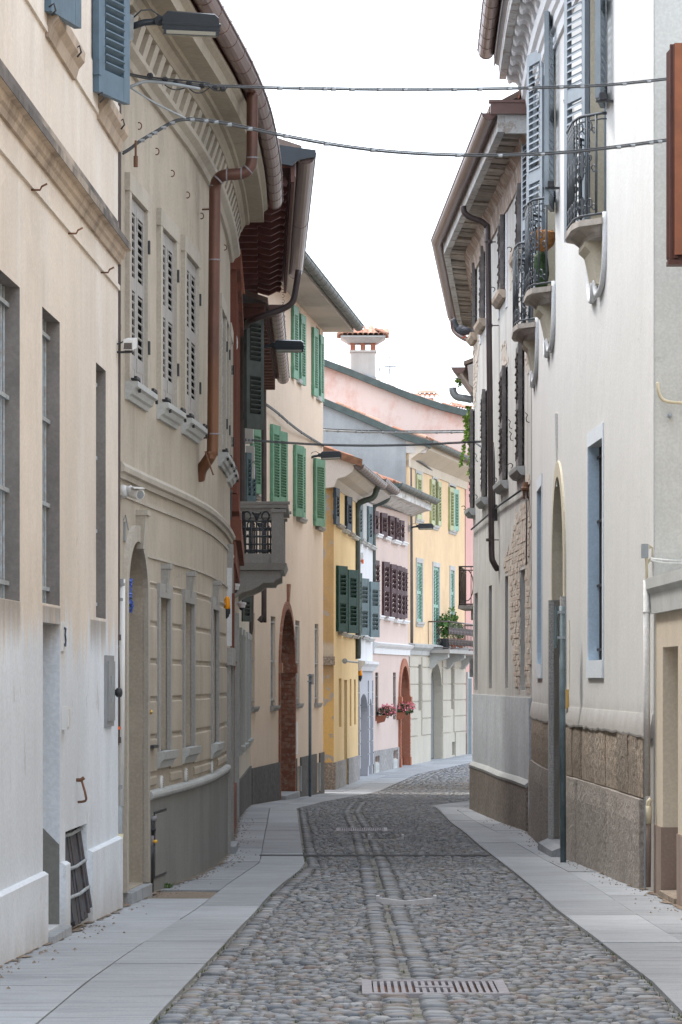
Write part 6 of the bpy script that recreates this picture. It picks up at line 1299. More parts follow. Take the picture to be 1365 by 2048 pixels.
# balconies
def bow(L, p): return [(-L/2,0),(-L/2,.055),(-L/2+.05,.085),(-L/2+.22,p*.86),(-L*.2,p),(L*.2,p),(L/2-.22,p*.86),(L/2-.05,.085),(L/2,.055),(L/2,0)]
def small_balcony(fac, u, L, p, zs, lab):
    f = fac.fr(u); fp = bow(L,p); q = bow(L-.08,p-.05); r = bow(L-.2,p-.12)
    m = MB(); m.prism([f(a,d,zs-.055) for a,d in fp],[f(a,d,zs) for a,d in fp]); m.prism([f(a,d,zs-.11) for a,d in r],[f(a,d,zs-.056) for a,d in q]); m.prism([f(a*.9,d*.92,zs-.15) for a,d in r],[f(a,d,zs-.111) for a,d in r])
    b = part('balcony', m, M['balcony_stone'], HW, label=lab)
    cp = [(0,-.15),(p*.55,-.15),(p*.55,-.19),(p*.36,-.24),(p*.26,-.36),(.04,-.52),(0,-.54)]
    m = MB(); m.prism([f(-.30,d,zs+z) for d,z in cp],[f(.30,d,zs+z) for d,z in cp]); part('corbel', m, M['cream_reveal'], b)
    m = MB()
    for s in (-1,1): m.tube(smooth_pts([f(s*L*.49,.012,zs+.05),f(s*L*.49,.012,zs-.2),f(s*L*.46,.015,zs-.40),f(s*L*.36,.02,zs-.56),f(s*.26,.03,zs-.62),f(s*.14,.035,zs-.57),f(s*.10,.035,zs-.48)],3),.028,8)
    part('scroll_moulding', m, M['white_trim'], b, smooth=True)
    # railing path along the bow front
    pp = [Vector((a,d)) for a,d in bow(L-.06,p-.02)]; ln = [0]
    for a,c in zip(pp,pp[1:]): ln.append(ln[-1]+(c-a).length)
    def at(s):
        for i in range(len(ln)-1):
            if s <= ln[i+1]+1e-6: return pp[i].lerp(pp[i+1],(s-ln[i])/(ln[i+1]-ln[i]))
        return pp[-1]
    T = ln[-1]; z0,z1 = zs+.04,zs+.92; P = lambda s,z: f(at(s).x,at(s).y,z); m = MB(); K = 40
    m.tube([P(T*i/K,z1) for i in range(K+1)],.014,6); m.tube([P(T*i/K,z0) for i in range(K+1)],.012,6); m.tube([P(T*i/K,z1-.05) for i in range(K+1)],.007,5)
    rl = part('railing', m, M['wrought'], b, smooth=True, kind='stuff'); n = 15
    g = MB(); c = MB()
    for i in range(1,n):
        s = T*i/n; g.tube([P(s,z0),P(s,z1)],.0085 if i not in (1,n-1) else .013,6)
    for i in range(1,n-1):
        s = T*(i+.5)/n; w = T/n*.42
        if i%2 == 0:
            for zc,h in ((z0+.07,.10),(z0+.44,.14)):     # cast leaf ornaments
                o = [(0,-h*.9),(w*.35,-h*.5),(w*.25,-h*.15),(w*.75,.0),(w*.3,h*.25),(w*.45,h*.6),(0,h)]; o = o+[(-a,z) for a,z in o[-2:0:-1]]
                t = (at(min(s+.01,T))-at(max(s-.01,0))).normalized(); nn = Vector((t.y,-t.x))*.006
                base = at(s); c.prism([f(base.x+t.x*a+nn.x,base.y+t.y*a+nn.y,zc+z) for a,z in o],[f(base.x+t.x*a-nn.x,base.y+t.y*a-nn.y,zc+z) for a,z in o])
        for zc,sg,rr in ((z1-.10,1,.045),(z1-.14,-1,.03),(z0+.10,1,.045),(z0+.06,-1,.03),(z0+.50,1,.035),(z0+.40,-1,.035)):
            c.tube([P(min(max(s+sg*w*.55+rr*(1-.6*k/9)*math.cos(k*.72),0),T),zc+rr*1.25*(1-.6*k/9)*math.sin(k*.72)) for k in range(10)],.0065,5)
    part('bars', g, M['wrought'], rl, kind='stuff', smooth=True); part('scrollwork', c, M['wrought'], rl, kind='stuff')
    return b
for i,o in enumerate(W3s):
    small_balcony(FR1, (o['u0']+o['u1'])/2, (o['u1']-o['u0'])+.14, .27, zsl-.02, ('iron balcony nearest the camera','iron balcony with the coir basket','iron balcony next to the shabby house')[i])
    f0 = o['u0']; f1 = o['u1']
    S = dict(th=.045, pitch=.072, panels=2, sep=True, stile=.085, rail=.13, tilt=40, fill=.9)
    # far leaf folded back standing a little off the wall, near leaf folded towards the camera
    a = FR1.XY(f1+.0,.03); e = FR1.XY(f1+.56,.17 if i < 2 else .1); leaf(HW, a, e, zsl+.02, zlt, M['bluegrey_wood'], **S)
    a = FR1.XY(f0,.03); e = FR1.XY(f0-.56,.13); leaf(HW, a, e, zsl+.95 if i==0 else zsl+.75, zlt, M['bluegrey_wood'], **S)
    p = FR1.P(f0-.60,.06,zsl+.92); m = MB(); m.cube(p.x-.09,p.x+.06,p.y-.03,p.y+.03,p.z-.015,p.z+.0); m.cube(p.x-.06,p.x+.0,p.y-.05,p.y+.05,p.z,p.z+.06); part('shutter_stop', m, M['black_iron'], HW)
    m = MB(); FR1.sweep(m, f0-.1, f1+.1, [(-.01,zlt),(.05,zlt),(.07,zlt+.10),(.12,zlt+.14),(.12,zlt+.18),(-.01,zlt+.2)]); part('window_head', m, M['white_trim'], HW)
# coir basket with cactus on the second balcony
o = W3s[1]; f = FR1.fr((o['u0']+o['u1'])/2); q = f(-.30,.10,zsl+.50); pb = thing('hanging_basket','orange coir basket and green cactus on the middle iron balcony','plant basket',q)
m = MB(); m.lathe(q, Vector((0,0,1)), [(-.10,.05),(-.04,.11),(.03,.14),(.09,.135),(.11,.08)],10); flowers(m, q+Vector((0,0,.05)), .15,.15,.10, 120, .025, rf); part('coir_liner', m, M['coir'], pb)
m = MB(); m.lathe(q+Vector((.0,.22,-.46)), Vector((-.03,0,1)), [(0,.06),(.15,.085),(.3,.075),(.38,.04),(.41,0)],9); m.lathe(q+Vector((.02,.34,-.46)), Vector((-.15,.1,1)), [(0,.04),(.12,.05),(.2,.03),(.22,0)],8); part('cactus', m, M['leaf_dark'], pb, smooth=True)
# wall sconce bracket of white house between shutters
for px_,py_ in ((1141,222),(1098,395)):
    p = FR1.pt(px_,py_,.03); m = MB(); m.cube(p.x-.03,p.x+.02,p.y-.02,p.y+.02,p.z-.09,p.z+.09); m.tube([p,p+Vector((-.05,0,.05)),p+Vector((-.06,0,.11))],.01,5); part('shutter_catch', m, M['wrought'], HW)
# fittings on the white house
q = FR1.pt(1293,1102,.05); jb = thing('junction_box','grey junction box with loose wires at the near corner of white house','junction box',q); m = MB(); m.cube(q.x-.035,q.x+.015,q.y-.02,q.y+.06,q.z-.055,q.z+.055); part('housing', m, M['pipe_grey'], jb); m = MB()
for k in range(4): m.tube([q+Vector((.02,0,.05-.01*k)),q+Vector((.045+.006*k,-.02,.03)),q+Vector((.04,-.02,-.05)),q+Vector((.015,0,-.07-.01*k))],.004,5)
m.tube([q+Vector((0,0,-.05)),q+Vector((.005,0,-.25))],.012,6); part('wires', m, M['cream_pipe'], jb, kind='stuff')
q0 = W3(1299,1165,26.95); m = MB(); yy = 27.0; m.tube([W3(1294,1160,yy),W3(1294,1400,yy),W3(1294.5,1592,yy)],.027,10); m.tube([W3(1294,1222,yy),W3(1294,1226,yy)],.033,10); solo('drainpipe', m, M['white'], W3(1294,1592,yy), 'off white drainpipe between stone base and buff portal', 'pipe', smooth=True)
f = FR1.fr(FR1.at(1137)); z0,z1 = FR1.z(1137,1417),FR1.z(1137,1379); m = MB(); m.box(f,-.08,.08,0,.035,z0,z1); ic = solo('intercom', m, M['brass'], f(0,0,z0), 'brass intercom panel beside the granite door jamb of white house', 'intercom'); m = MB(); m.box(f,-.05,.05,.035,.04,z0+.03,z1-.03); part('button_strip', m, M['rust'], ic)
m = MB(); m.tube([FR1.P(FR1.at(1141),.01,FR1.z(1141,1380)),FR1.P(FR1.at(1141.5),.01,FR1.z(1141,1240))],.004,5); part('wire', m, M['cream_pipe'], ic)
# sign pole at the right
pb = ground(1127,1726); zt = EYE+(HY-1212)/F*pb.y; sp = thing('sign_pole','blue grey street sign pole standing at the white house doorway','sign pole',pb)
m = MB(); m.tube([pb,Vector((pb.x-.012,pb.y,zt))],.029,12); part('pole', m, simple('faded_blue_grey_paint',(.12,.16,.175),.5,.25), sp, smooth=True)
m = MB(); m.cube(pb.x-.072,pb.x-.060,pb.y-.02,pb.y+.22,zt-.40,zt); part('sign_plate', m, M['slate_wood'], sp)
for k in (.06,.30): 
    m = MB(); m.cube(pb.x-.06,pb.x+.025,pb.y-.035,pb.y+.035,zt-k-.012,zt-k+.012); part('clamp', m, M['pipe_grey'], sp)
# end wall and buff portal
HE = thing('house', 'grey rendered end wall above a low buff portal at right edge', 'house', (2.6,26.5,zg(26.5)))
m = MB(); m.add([Vector((2.425,27.05,-.4)),Vector((6,27.05,-.4)),Vector((6,27.05,9.5)),Vector((2.425,27.05,9.5))],[(0,1,2,3)]); part('wall', m, M['end_grey'], HE)
op0 = FR0.op(1326,1356,1293,1795,xr=1326,rec=.25); op0['z0'] = zg(26)-.02; u_a = FR0.at(1365); zp = EYE+(HY-1165)/F*26.6
op0 = dict(u0=FR0.at(1356.5),u1=FR0.at(1326),z0=zg(26)-.03,z1=EYE+(HY-1293)/F*25.8,rec=.3)
build_wall(HE, FR0, M['buff'], zp, [op0], depth=2.2); fill_door(HE, FR0, op0, M['end_grey'], rec=.28, planks=1)
zd = EYE+(HY-1653)/F*26.6
part('dado', band(FR0,0,op0['u0']-.01,-.0,.012,-.3,zd), M['buff_dado'], HE); part('dado', band(FR0,op0['u1']+.01,FR0.L,-.0,.012,-.3,zd), M['buff_dado'], HE)
for u,s in ((op0['u1'],-1),(op0['u0'],1)): m = MB(); m.add([FR0.P(u+s*.004,.01,-.3),FR0.P(u+s*.004,-.27,-.3),FR0.P(u+s*.004,-.27,zd),FR0.P(u+s*.004,.01,zd)],[(0,1,2,3)]); part('dado', m, M['buff_dado'], HE)
zk = EYE+(HY-1228)/F*27
m = MB(); FR0.sweep(m, 0, FR0.L+.02, [(-.01,zk),(.035,zk),(.045,zk+.15),(.06,zk+.17),(.075,zk+.19),(.08,zk+.27),(-.3,zk+.29)]); part('cornice', m, M['end_grey'], HE)
m = MB(); FR0.sweep(m, op0['u0'], op0['u1'], [(-.28,-.3),(.03,-.3),(.03,zg(26)+.05),(-.28,zg(26)+.06)]); part('door_step', m, M['sandstone'], HE)
yy = 26.95; q = W3(1296,1600,yy); gp = thing('gas_riser','cream and brown gas pipe riser at the buff portal corner','gas pipe',W3(1296,1775,yy)); m = MB(); m.tube([W3(1303,1598,yy),W3(1298,1603,yy),W3(1297,1622,yy)],.020,10); m.tube([W3(1296.5,1612,yy),W3(1296,1648,yy)],.030,10); part('coupling', m, M['cream_pipe'], gp, smooth=True)
m = MB(); m.tube([W3(1296.5,1648,yy),W3(1297,1690,yy),W3(1295.5,1774,yy)],[.026,.024,.026],10); m.tube([W3(1290,1655,yy),W3(1299,1655,yy)],.014,8); part('sleeve', m, M['buff_dado'], gp, smooth=True)
m = MB(); m.tube([W3(1290,1594,yy-.05),W3(1290.5,1778,yy-.05)],.008,6); part('wire', m, M['pipe_grey'], gp)
m = MB(); q = [W3(1316,765,27.0),W3(1317,780,26.99),W3(1324,797,26.99),W3(1340,804,26.99),W3(1375,806,26.99)]; m.tube(smooth_pts(q,4),.013,8); solo('wall_cable', m, M['cream_pipe'], q[0], 'cream cable looping out of the grey end wall', 'cable', smooth=True)
m = MB(); m.lathe(W3(1340,832,27.04),Vector((0,-1,0)),[(0,.02),(.03,.02),(.035,.012),(.04,0)],8); solo('anchor_bolt', m, M['pipe_grey'], W3(1340,832,27.04), 'small rusty bolt below the cream cable loop', 'bolt')
m = MB(); m.tube(smooth_pts([W3(1302,1118,26.98),W3(1330,1121,26.98),W3(1375,1123,26.98)],3),.012,6); m.tube(smooth_pts([W3(1302,1121,26.97),W3(1330,1126,26.97),W3(1375,1127,26.97)],3),.010,6); solo('wall_cable', m, M['end_grey'], W3(1302,1118,26.98), 'pair of painted cables running just above the portal cornice', 'cable', smooth=True)
# near house outside the frame that carries the brown shutter
HN = thing('house', 'near right house with an orange brown plank shutter swung open', 'house', (2.6,20,zg(20)))
FN = Fac([(2.75,10),(2.62,24.4)], -1); build_wall(HN, FN, M['buff'], 7.6, [])
z0,z1 = EYE+(HY-519)/F*24,EYE+(HY-92)/F*24; xx0 = (1333-CX)/F*24
m = MB(); m.hexa([(xx0,24.0,z0),(xx0+.05,23.9,z0),(xx0+.07,23.9,z0),(xx0+.06,24.3,z0),(xx0,24.0,z1-.05),(xx0+.045,23.9,z1),(xx0+.065,23.9,z1),(xx0+.06,24.3,z1-.1)]); fr_ = part('shutter', m, M['dark_red_wood'], HN, label='orange brown plank shutter standing open')
xs_ = (1349-CX)/F*23.9
for i in range(5):
    a = xs_+i*.13; m = MB(); m.cube(a+.003,a+.127,23.88+rnd.uniform(0,.004),23.93,z0+.02,z1); part('plank', m, M['orange_wood'], fr_)
m = MB(); m.cube(xx0+.02,xs_+.7,23.93,23.98,z0-.02,z1); part('dark_backing', m, M['dark_red_wood'], fr_); m = MB(); m.cube(xx0,xs_+.7,23.86,24.0,z0-.05,z0-.02); part('bottom_rail', m, M['dark_red_wood'], fr_)

# ------------------------------------------------------------------ right: shabby house
HS = thing('house', 'shabby grey white house with peeling plaster, exposed brick and decayed eaves', 'house', (2.1,47,zg(47)))
zS = 8.22
gS = [FR2.op(a,b,t,bt,rec=.2) for a,b,t,bt in ((1041,1050.7,1139,1380),(1010.7,1016.6,1152,1377),(978,984.3,1171,1377),(949.5,956,1186,1380))]
uS1 = [FR2.op(a,b,t,bt,rec=.12) for a,b,t,bt in ((1036,1049,690,938),(1003,1016,739,966),(966,975,784,998),(943.5,950,822,1019))]
uS2 = [FR2.op(a,b,t,bt,rec=.12) for a,b,t,bt in ((1036,1047,376,510),(1000,1012,440,590),(963,972,500,645))]
uS2.append(dict(u0=FR2.L-.95,u1=FR2.L-.15,z0=uS2[2]['z0'],z1=uS2[2]['z1'],rec=.12))
build_wall(HS, FR2, M['shabby'], zS, gS+uS1+uS2)
build_wall(HS, FR2b, M['shabby'], zS, [], sides=False)
for o in gS: fill_window(HS, FR2, o, M['old_wood'], M['glass'])
for o in uS1+uS2:
    m = MB(); f = FR2.fr((o['u0']+o['u1'])/2); h = (o['u1']-o['u0'])/2; m.box(f,-h,h,-.11,-.09,o['z0'],o['z1']); part('window', m, M['black_iron'], HS)
for o in uS2[:3]:
    for a,b in ((o['u0']-.30,o['u0']-.02),(o['u1']+.02,o['u1']+.30)): part('window_surround', band(FR2,a,b,-.01,.010,o['z0']-.25,o['z1']+.25), M['white_blue'], HS)
SS = dict(th=.05, pitch=.085, stile=.075, rail=.12, tilt=35, fill=1.0)
for k,o in enumerate(uS1+uS2):
    um = (o['u0']+o['u1'])/2
    leaf(HS, FR2.XY(o['u1'],.0), FR2.XY(um+.02,.015), o['z0']+.02, o['z1'], M['old_wood'], panels=2, **SS); leaf(HS, FR2.XY(um+.0,.02), FR2.XY(o['u0'],.05), o['z0']+.02, o['z1'], M['old_wood'], panels=2, **SS)
    m = MB(); FR2.sweep(m, o['u0']-.14, o['u1']+.14, [(-.05,o['z0']-.12),(.05,o['z0']-.11),(.10,o['z0']-.05),(.11,o['z0']),(-.05,o['z0'])]); part('sill', m, M['cream_band'] if k > 3 else M['pale_stone'], HS)
    p = FR2.P(o['u0']-.1,.12,o['z0']); m = MB(); m.tube([p+Vector((-.03*math.cos(a)-.06,0,.03*math.sin(a))) for a in np.linspace(.5,4.5,8)],.006,5); part('shutter_catch', m, M['black_iron'], HS, smooth=True)
for px_,py_ in ((1054,835),(1034,830),(1020,848),(1000,860),(953,915),(1022,872)):
    p = FR2.pt(px_,py_,.03); m = MB(); m.tube([p+Vector(v) for v in ((-.02,0,.06),(.01,0,.03),(-.01,0,-.01),(0,0,-.05),(.03,0,-.06))],.006,5); part('wall_hook', m, M['black_iron'], HS, smooth=True)
# masonry bared where the plaster has fallen
def inside(p, poly):
    r = False; j = len(poly)-1
    for i in range(len(poly)):
        (xi,yi),(xj,yj) = poly[i],poly[j]
        if (yi > p[1]) != (yj > p[1]) and p[0] < (xj-xi)*(p[1]-yi)/(yj-yi)+xi: r = not r
        j = i
    return r
rb_ = random.Random(8)
for pl in ([(1061,980),(1052,1000),(1043,1008),(1038,1030),(1034,1018),(1029,1042),(1027,1072),(1021,1102),(1012,1112),(1008,1152),(1013,1168),(1019,1158),(1021,1240),(1026,1300),(1032,1386),(1061,1386)],[(1020,500),(1031,480),(1029,560),(1022,580)],[(1051,560),(1060,540),(1058,760),(1053,740)],[(1003,700),(1014,684),(1016,737),(1004,748)],[(948,640),(957,630),(958,700),(953,800),(948,835)],[(1048,960),(1060,955),(1061,985),(1050,1000)]):
    poly = [(FR2.at(a), FR2.z(a,b)) for a,b in pl]; u0_,u1_ = min(p[0] for p in poly),max(p[0] for p in poly); z0_,z1_ = min(p[1] for p in poly),max(p[1] for p in poly)
    m = MB(); bd_ = MB(); z = z0_; k = 0
    while z < z1_:
        u = u0_-.13*(k%2)-rb_.uniform(0,.05)
        while u < u1_:
            w = rb_.choice((.24,.24,.12)); c = (u+w/2, z+.03)
            if .02 < u and inside((c[0]+rb_.gauss(0,.06), c[1]+rb_.gauss(0,.05)), poly) and not any(o['u0']-.10 < c[0] < o['u1']+.10 and o['z0']-.05 < c[1] < o['z1']+.03 for o in gS+uS1+uS2):
                f = FR2.fr(c[0]); e = rb_.uniform(.003,.011); h = w/2-.008; j = lambda: rb_.uniform(-.008,.008)
                if rb_.random() < .74: m.hexa([f(-h+j(),0,z+.006+j()*.5),f(h+j(),0,z+.006),f(h+j(),e,z+.010),f(-h+j(),e+j()*.5,z+.010),f(-h+j(),0,z+.062),f(h+j(),0,z+.062+j()*.5),f(h+j(),e+j()*.5,z+.058),f(-h+j(),e,z+.058)])
                bd_.add([f(-w/2-.02+j(),.0025,z-.006+j()),f(w/2+.02+j(),.0025,z-.006+j()),f(w/2+.02+j(),.0035,z+.074+j()),f(-w/2-.02+j(),.0035,z+.074+j())],[(0,1,2,3)])
            u += w
        z += .069; k += 1
    if m.f: part('exposed_bricks', m, M['lime_brick'], HS, kind='stuff'); part('mortar_bed', bd_, M['mortar_lime'], HS, kind='stuff')
zb0 = EYE+(HY-1392)/F*47; zpl = EYE+(HY-1570)/F*42.2
m = MB(); FR2.sweep(m, 0, FR2.L, [(-.01,zpl-.05),(.012,zpl-.05),(.012,zb0),(-.01,zb0)]); part('cement_band', m, M['shabby_band'], HS)
zpl2 = EYE+(HY-1529)/F*53.5
m = MB(); m.loft([[FR2.P(u,d,z) for d,z in ((-.01,-.6),(.06,-.6),(.055,zz-.03),(.03,zz),(-.01,zz+.01))] for u,zz in ((0.12,zpl),(2,zpl+.0),(5,zpl-.02),(8,(zpl+zpl2)/2),(FR2.L,zpl2))]); part('plinth', m, M['roughcast'], HS)
m = MB(); m.loft([[FR2.P(u,d,z) for d,z in ((-.01,zz+.005),(.062,zz-.035),(.07,zz-.0),(.015,zz+.055),(-.01,zz+.06))] for u,zz in ((0.12,zpl),(2,zpl+.0),(5,zpl-.02),(8,(zpl+zpl2)/2),(FR2.L,zpl2))]); part('plinth_cap', m, M['pale_stone'], HS)
m = MB(); FR2.sweep(m, .02, .14, [(-.01,-.5),(.03,-.5),(.03,zb0+.0),(-.01,zb0)]); part('cement_corner', m, M['shabby_band'], HS)
# decayed eaves following the bend
FS = Fac([(2.285+.02,41.5),(2.02,53.5),(2.63,65)], -1)
m = MB(); FS.sweep(m, 0, FS.L, [(-.1,zS-.35),(.03,zS-.35),(.06,zS-.12),(.14,zS-.02),(.14,zS+.06),(-.1,zS+.06)],.5); part('eaves_cove', m, M['decay'], HS)
nb_ = int(FS.L/.26)
for i in range(nb_):
    a,b = FS.L*i/nb_+.01, FS.L*(i+1)/nb_-.01; dz = rnd.uniform(-.03,.02); m = MB(); FS.sweep(m, a, b, [(.10,zS+.0+dz),(.36,zS+.02+dz),(.36,zS+.10),(.10,zS+.10)],1.0); part('eaves_board', m, M['old_boards'], HS)
m = MB(); FS.sweep(m, 0, FS.L, [(.361,zS-.02),(.45,zS-.02),(.45,zS+.20),(.361,zS+.20)],.5); part('fascia', m, M['soffit_white'], HS)
gutter(HS, FS, .0, FS.L, .55, zS+.20, .085, M['brown_gutter'], None); roof_slab(HS, FS, 0, FS.L, .55, zS+.21, M['roof'], run=3)
m = MB(); xa,xb = FS.XY(0,.36).x, FS.XY(0,-.6).x; m.cube(xa,xb,41.42,41.5,zS-.05,zS+.22); part('fascia', m, M['soffit_white'], HS); m = MB(); m.cube(xa-.18,xb,41.33,41.42,zS+.17,zS+.30); m.cube(xa-.2,xb,41.31,41.44,zS+.30,zS+.33); part('verge_trim', m, M['brown_gutter'], HS)
tile_row(HS, [Vector((xa+.25+.22*i,41.4,zS+.36+.07*i)) for i in range(5)], .11, .5, dirv=Vector((.25,1,.25)))
m = MB(); yy = 47.7; m.tube(smooth_pts([W3(927,412,yy),W3(929,424,yy),W3(940,434,yy),W3(962,442,yy),W3(973,452,yy),W3(976,470,yy),W3(979,700,yy),W3(983,1040,yy),W3(984,1110,yy),W3(987,1124,yy),W3(995,1138,yy+.1)],4),.041,12); sp_ = part('downpipe', m, M['dark_brown'], HS, smooth=True)
for y in (484,651,1080): m = MB(); m.tube([W3(970 if y<500 else 976,y,yy-.05),W3(992 if y<500 else 998,y,yy)],.008,5); m.tube([W3(979,y-3,yy),W3(979,y+3,yy)],.046,10); part('pipe_bracket', m, M['dark_brown'], sp_)
m = MB(); m.tube(smooth_pts([FS.P(FS.L-.3,.55,zS+.14),FS.P(FS.L-.3,.52,zS-.05),FS.P(FS.L-.6,.35,zS-.22),FS.P(FS.L-1.2,.02,zS-.40)],4),.05,8); part('downpipe', m, M['brown_gutter'], HS, smooth=True)
# iron cable along the front and its insulator
p0,p1,p2 = FR2.pt(943,1059,.04),FR2.pt(1000,1010,.04),FR2.pt(1052,974,.04); m = MB(); m.tube([p0,p1,p2],.014,6); m.tube([p2,FR2.pt(1054,1020,.04),FR2.pt(1053,1130,.04)],.010,6); wc = solo('wall_cable', m, M['cable'], p0, 'dark cable rising along the shabby house below its sills', 'cable', smooth=True)
m = MB(); m.lathe(p2+Vector((0,0,.06)),Vector((0,0,-1)),[(0,.03),(.06,.045),(.07,.06),(.10,.06),(.11,.04),(.2,.035)],8); part('insulator', m, M['rust'], wc)
m = MB(); m.tube(smooth_pts([FR2.pt(987,885,.05),FR2.pt(989,920,.05),FR2.pt(990,1005,.05),FR2.pt(989,1018,.05)],3),.012,6); m.cube(*[v for k in range(3) for v in (FR2.pt(989,1024,.05)[k]-(.04,.05,.12)[k],FR2.pt(989,1024,.05)[k]+(.04,.05,.1)[k])]); solo('wall_cable', m, M['cable'], p1, 'grey cable and box beside the long brown downpipe', 'cable')
# pigeon on the sill
o = uS2[3]; q = FR2.P(o['u1']-.1,.12,o['z0']); pg = thing('pigeon','slate grey pigeon perched on a sill of shabby house','pigeon',q)
m = MB(); c = q+Vector((-.02,0,.10)); ax = Vector((.92,-.1,-.25)).normalized()
m.lathe(c-ax*.17, ax, [(0,.0),(.02,.035),(.06,.062),(.12,.075),(.18,.070),(.24,.045),(.30,.028),(.38,.022),(.40,.0)],12)
m.lathe(c-ax*.12, Vector((-.35,0,.94)), [(-.02,.05),(.05,.045),(.10,.034),(.125,.036),(.15,.034),(.17,.02),(.178,0)],10); part('body', m, M['pigeon'], pg, smooth=True)
h = c-ax*.12+Vector((-.35,0,.94))*.145; m = MB(); m.lathe(h+Vector((-.03,0,0)), Vector((-1,0,-.15)), [(0,.012),(.02,.007),(.035,0)],6); part('beak', m, M['beak'], pg)
for s in (-.025,.025):
    m = MB(); m.tube([c+Vector((.02,s,-.06)),c+Vector((.0,s,-.10))],.007,5); m.tube([c+Vector((.0,s,-.10)),c+Vector((-.04,s,-.10))],.006,5); part('leg', m, M['redorange'], pg)
    m = MB(); m.lathe(c-ax*.06+Vector((0,s*2.6,.015)), ax, [(0,0),(.03,.035),(.10,.04),(.2,.02),(.27,0)],8); part('wing', m, M['pigeon'], pg, smooth=True)
# plaque on far edge, dark pipe at the far corner
m = MB(); q = W3(944.5,1332,53.6); m.cube(q.x-.04,q.x+.03,q.y-.05,q.y,q.z-.17,q.z+.12); solo('meter_box', m, M['dado_grey'], q, 'small grey box on the far edge of shabby house', 'box')
# ------------------------------------------------------------------ right beyond the bend
HB = thing('house', 'house beyond the bend with ivy covered eave and dark iron balcony', 'house', (3.4,74,zg(74)))
build_wall(HB, FR3, M['cream2'], 6.9, []); zB3 = EYE+(HY-770)/F*68
m = MB(); FR3.sweep(m, -.6, FR3.L, [(-.2,zB3-.6),(.02,zB3-.6),(.10,zB3-.35),(.30,zB3-.2),(.33,zB3+.15),(-.5,zB3+.45)]); part('eaves', m, M['soffit_grey'], HB)
gutter(HB, FR3, -.6, FR3.L, .5, zB3+.12, .13, M['brown_gutter'], None); roof_slab(HB, FR3, -.6, FR3.L, .40, zB3+.16, M['roof'], run=2, rise=.9)
m = MB(); yy = 66; m.tube(smooth_pts([W3(906,775,yy),W3(907,785,yy),W3(915,794,yy),W3(932,797,yy),W3(945,800,yy)],3),.07,8); part('downpipe', m, M['pipe_grey'], HB, smooth=True)
m = MB(); FR3.sweep(m, .0, .5, [(-.1,zB3-1.0),(.05,zB3-1.0),(.3,zB3-.45),(.3,zB3-.3),(-.1,zB3-.3)]); part('bracket', m, M['decay'], HB)
# iron balcony
u0,u1 = 1.2,3.4; fz = lambda y: EYE+(HY-y)/F*67.5
b3 = part('balcony', band(FR3,u0,u1,-.05,.62,fz(1218),fz(1211)), M['granite_jamb'], HB); part('corbel', band(FR3,u0+.15,u0+.4,-.05,.38,fz(1240),fz(1219)), M['grey_stone'], b3)
m = MB(); zt = fz(1134); d0 = .60
for fpt,L in ((lambda a,z: FR3.P(u0,.02+a,z),.58),(lambda a,z: FR3.P(u0+a,.60,z),u1-u0)):
    m = MB()
    m.tube([fpt(0,zt),fpt(L,zt)],.014,6); m.tube([fpt(0,zt-.07),fpt(L,zt-.07)],.010,6); m.tube([fpt(0,fz(1209)),fpt(L,fz(1209))],.014,6); n = max(4,int(L/.11))
    for i in range(n+1): m.tube([fpt(L*i/n,fz(1211)),fpt(L*i/n,zt)],.008,5)
    for i in range(max(2,int(L/.28))):
        c = L*(i+.5)/max(2,int(L/.28)); m.tube([fpt(min(max(c+.13*math.cos(t),0),L),(fz(1209)+zt)/2+.30*math.sin(t)) for t in np.linspace(0,6.28,18)],.010,5)
    part('railing', m, M['dark_brown'], b3, smooth=True, kind='stuff')
# ivy
rv = random.Random(5); iv = thing('ivy','bright green ivy trailing down beside the shabby house','ivy',W3(937,945,66.2)); m = MB(); st = MB()
for (x0,y0,x1,y1,n,wd) in ((938,812,934,880,200,5),(934,860,922,932,130,3.5),(941,870,938,948,90,2.5),(936,830,941,900,120,4),(914,757,920,772,50,4.5),(930,830,937,870,110,4)):
    st.tube([W3(x0,y0,66.1),W3((x0+x1)/2+1,(y0+y1)/2,66.1),W3(x1,y1,66.1)],.008,5)
    for _ in range(n):
        k = rv.random(); c = W3(x0+(x1-x0)*k+rv.gauss(0,wd*.5), y0+(y1-y0)*k+rv.uniform(-2,2), 66.1+rv.uniform(-.12,.12)); a = Vector((rv.gauss(0,1),rv.gauss(0,1),rv.gauss(0,1)-.6)).normalized(); b = a.cross(Vector((rv.gauss(0,1),rv.gauss(0,1),rv.gauss(0,.5)))).normalized(); s = rv.uniform(.018,.042)
        m.add([c-a*s*.6,c-b*s*.8,c+a*s*1.2,c+b*s*.8],[(0,1,2,3)])
part('foliage', m, M['ivy'], iv, kind='stuff'); part('stem', st, M['leaf_dark'], iv, kind='stuff')
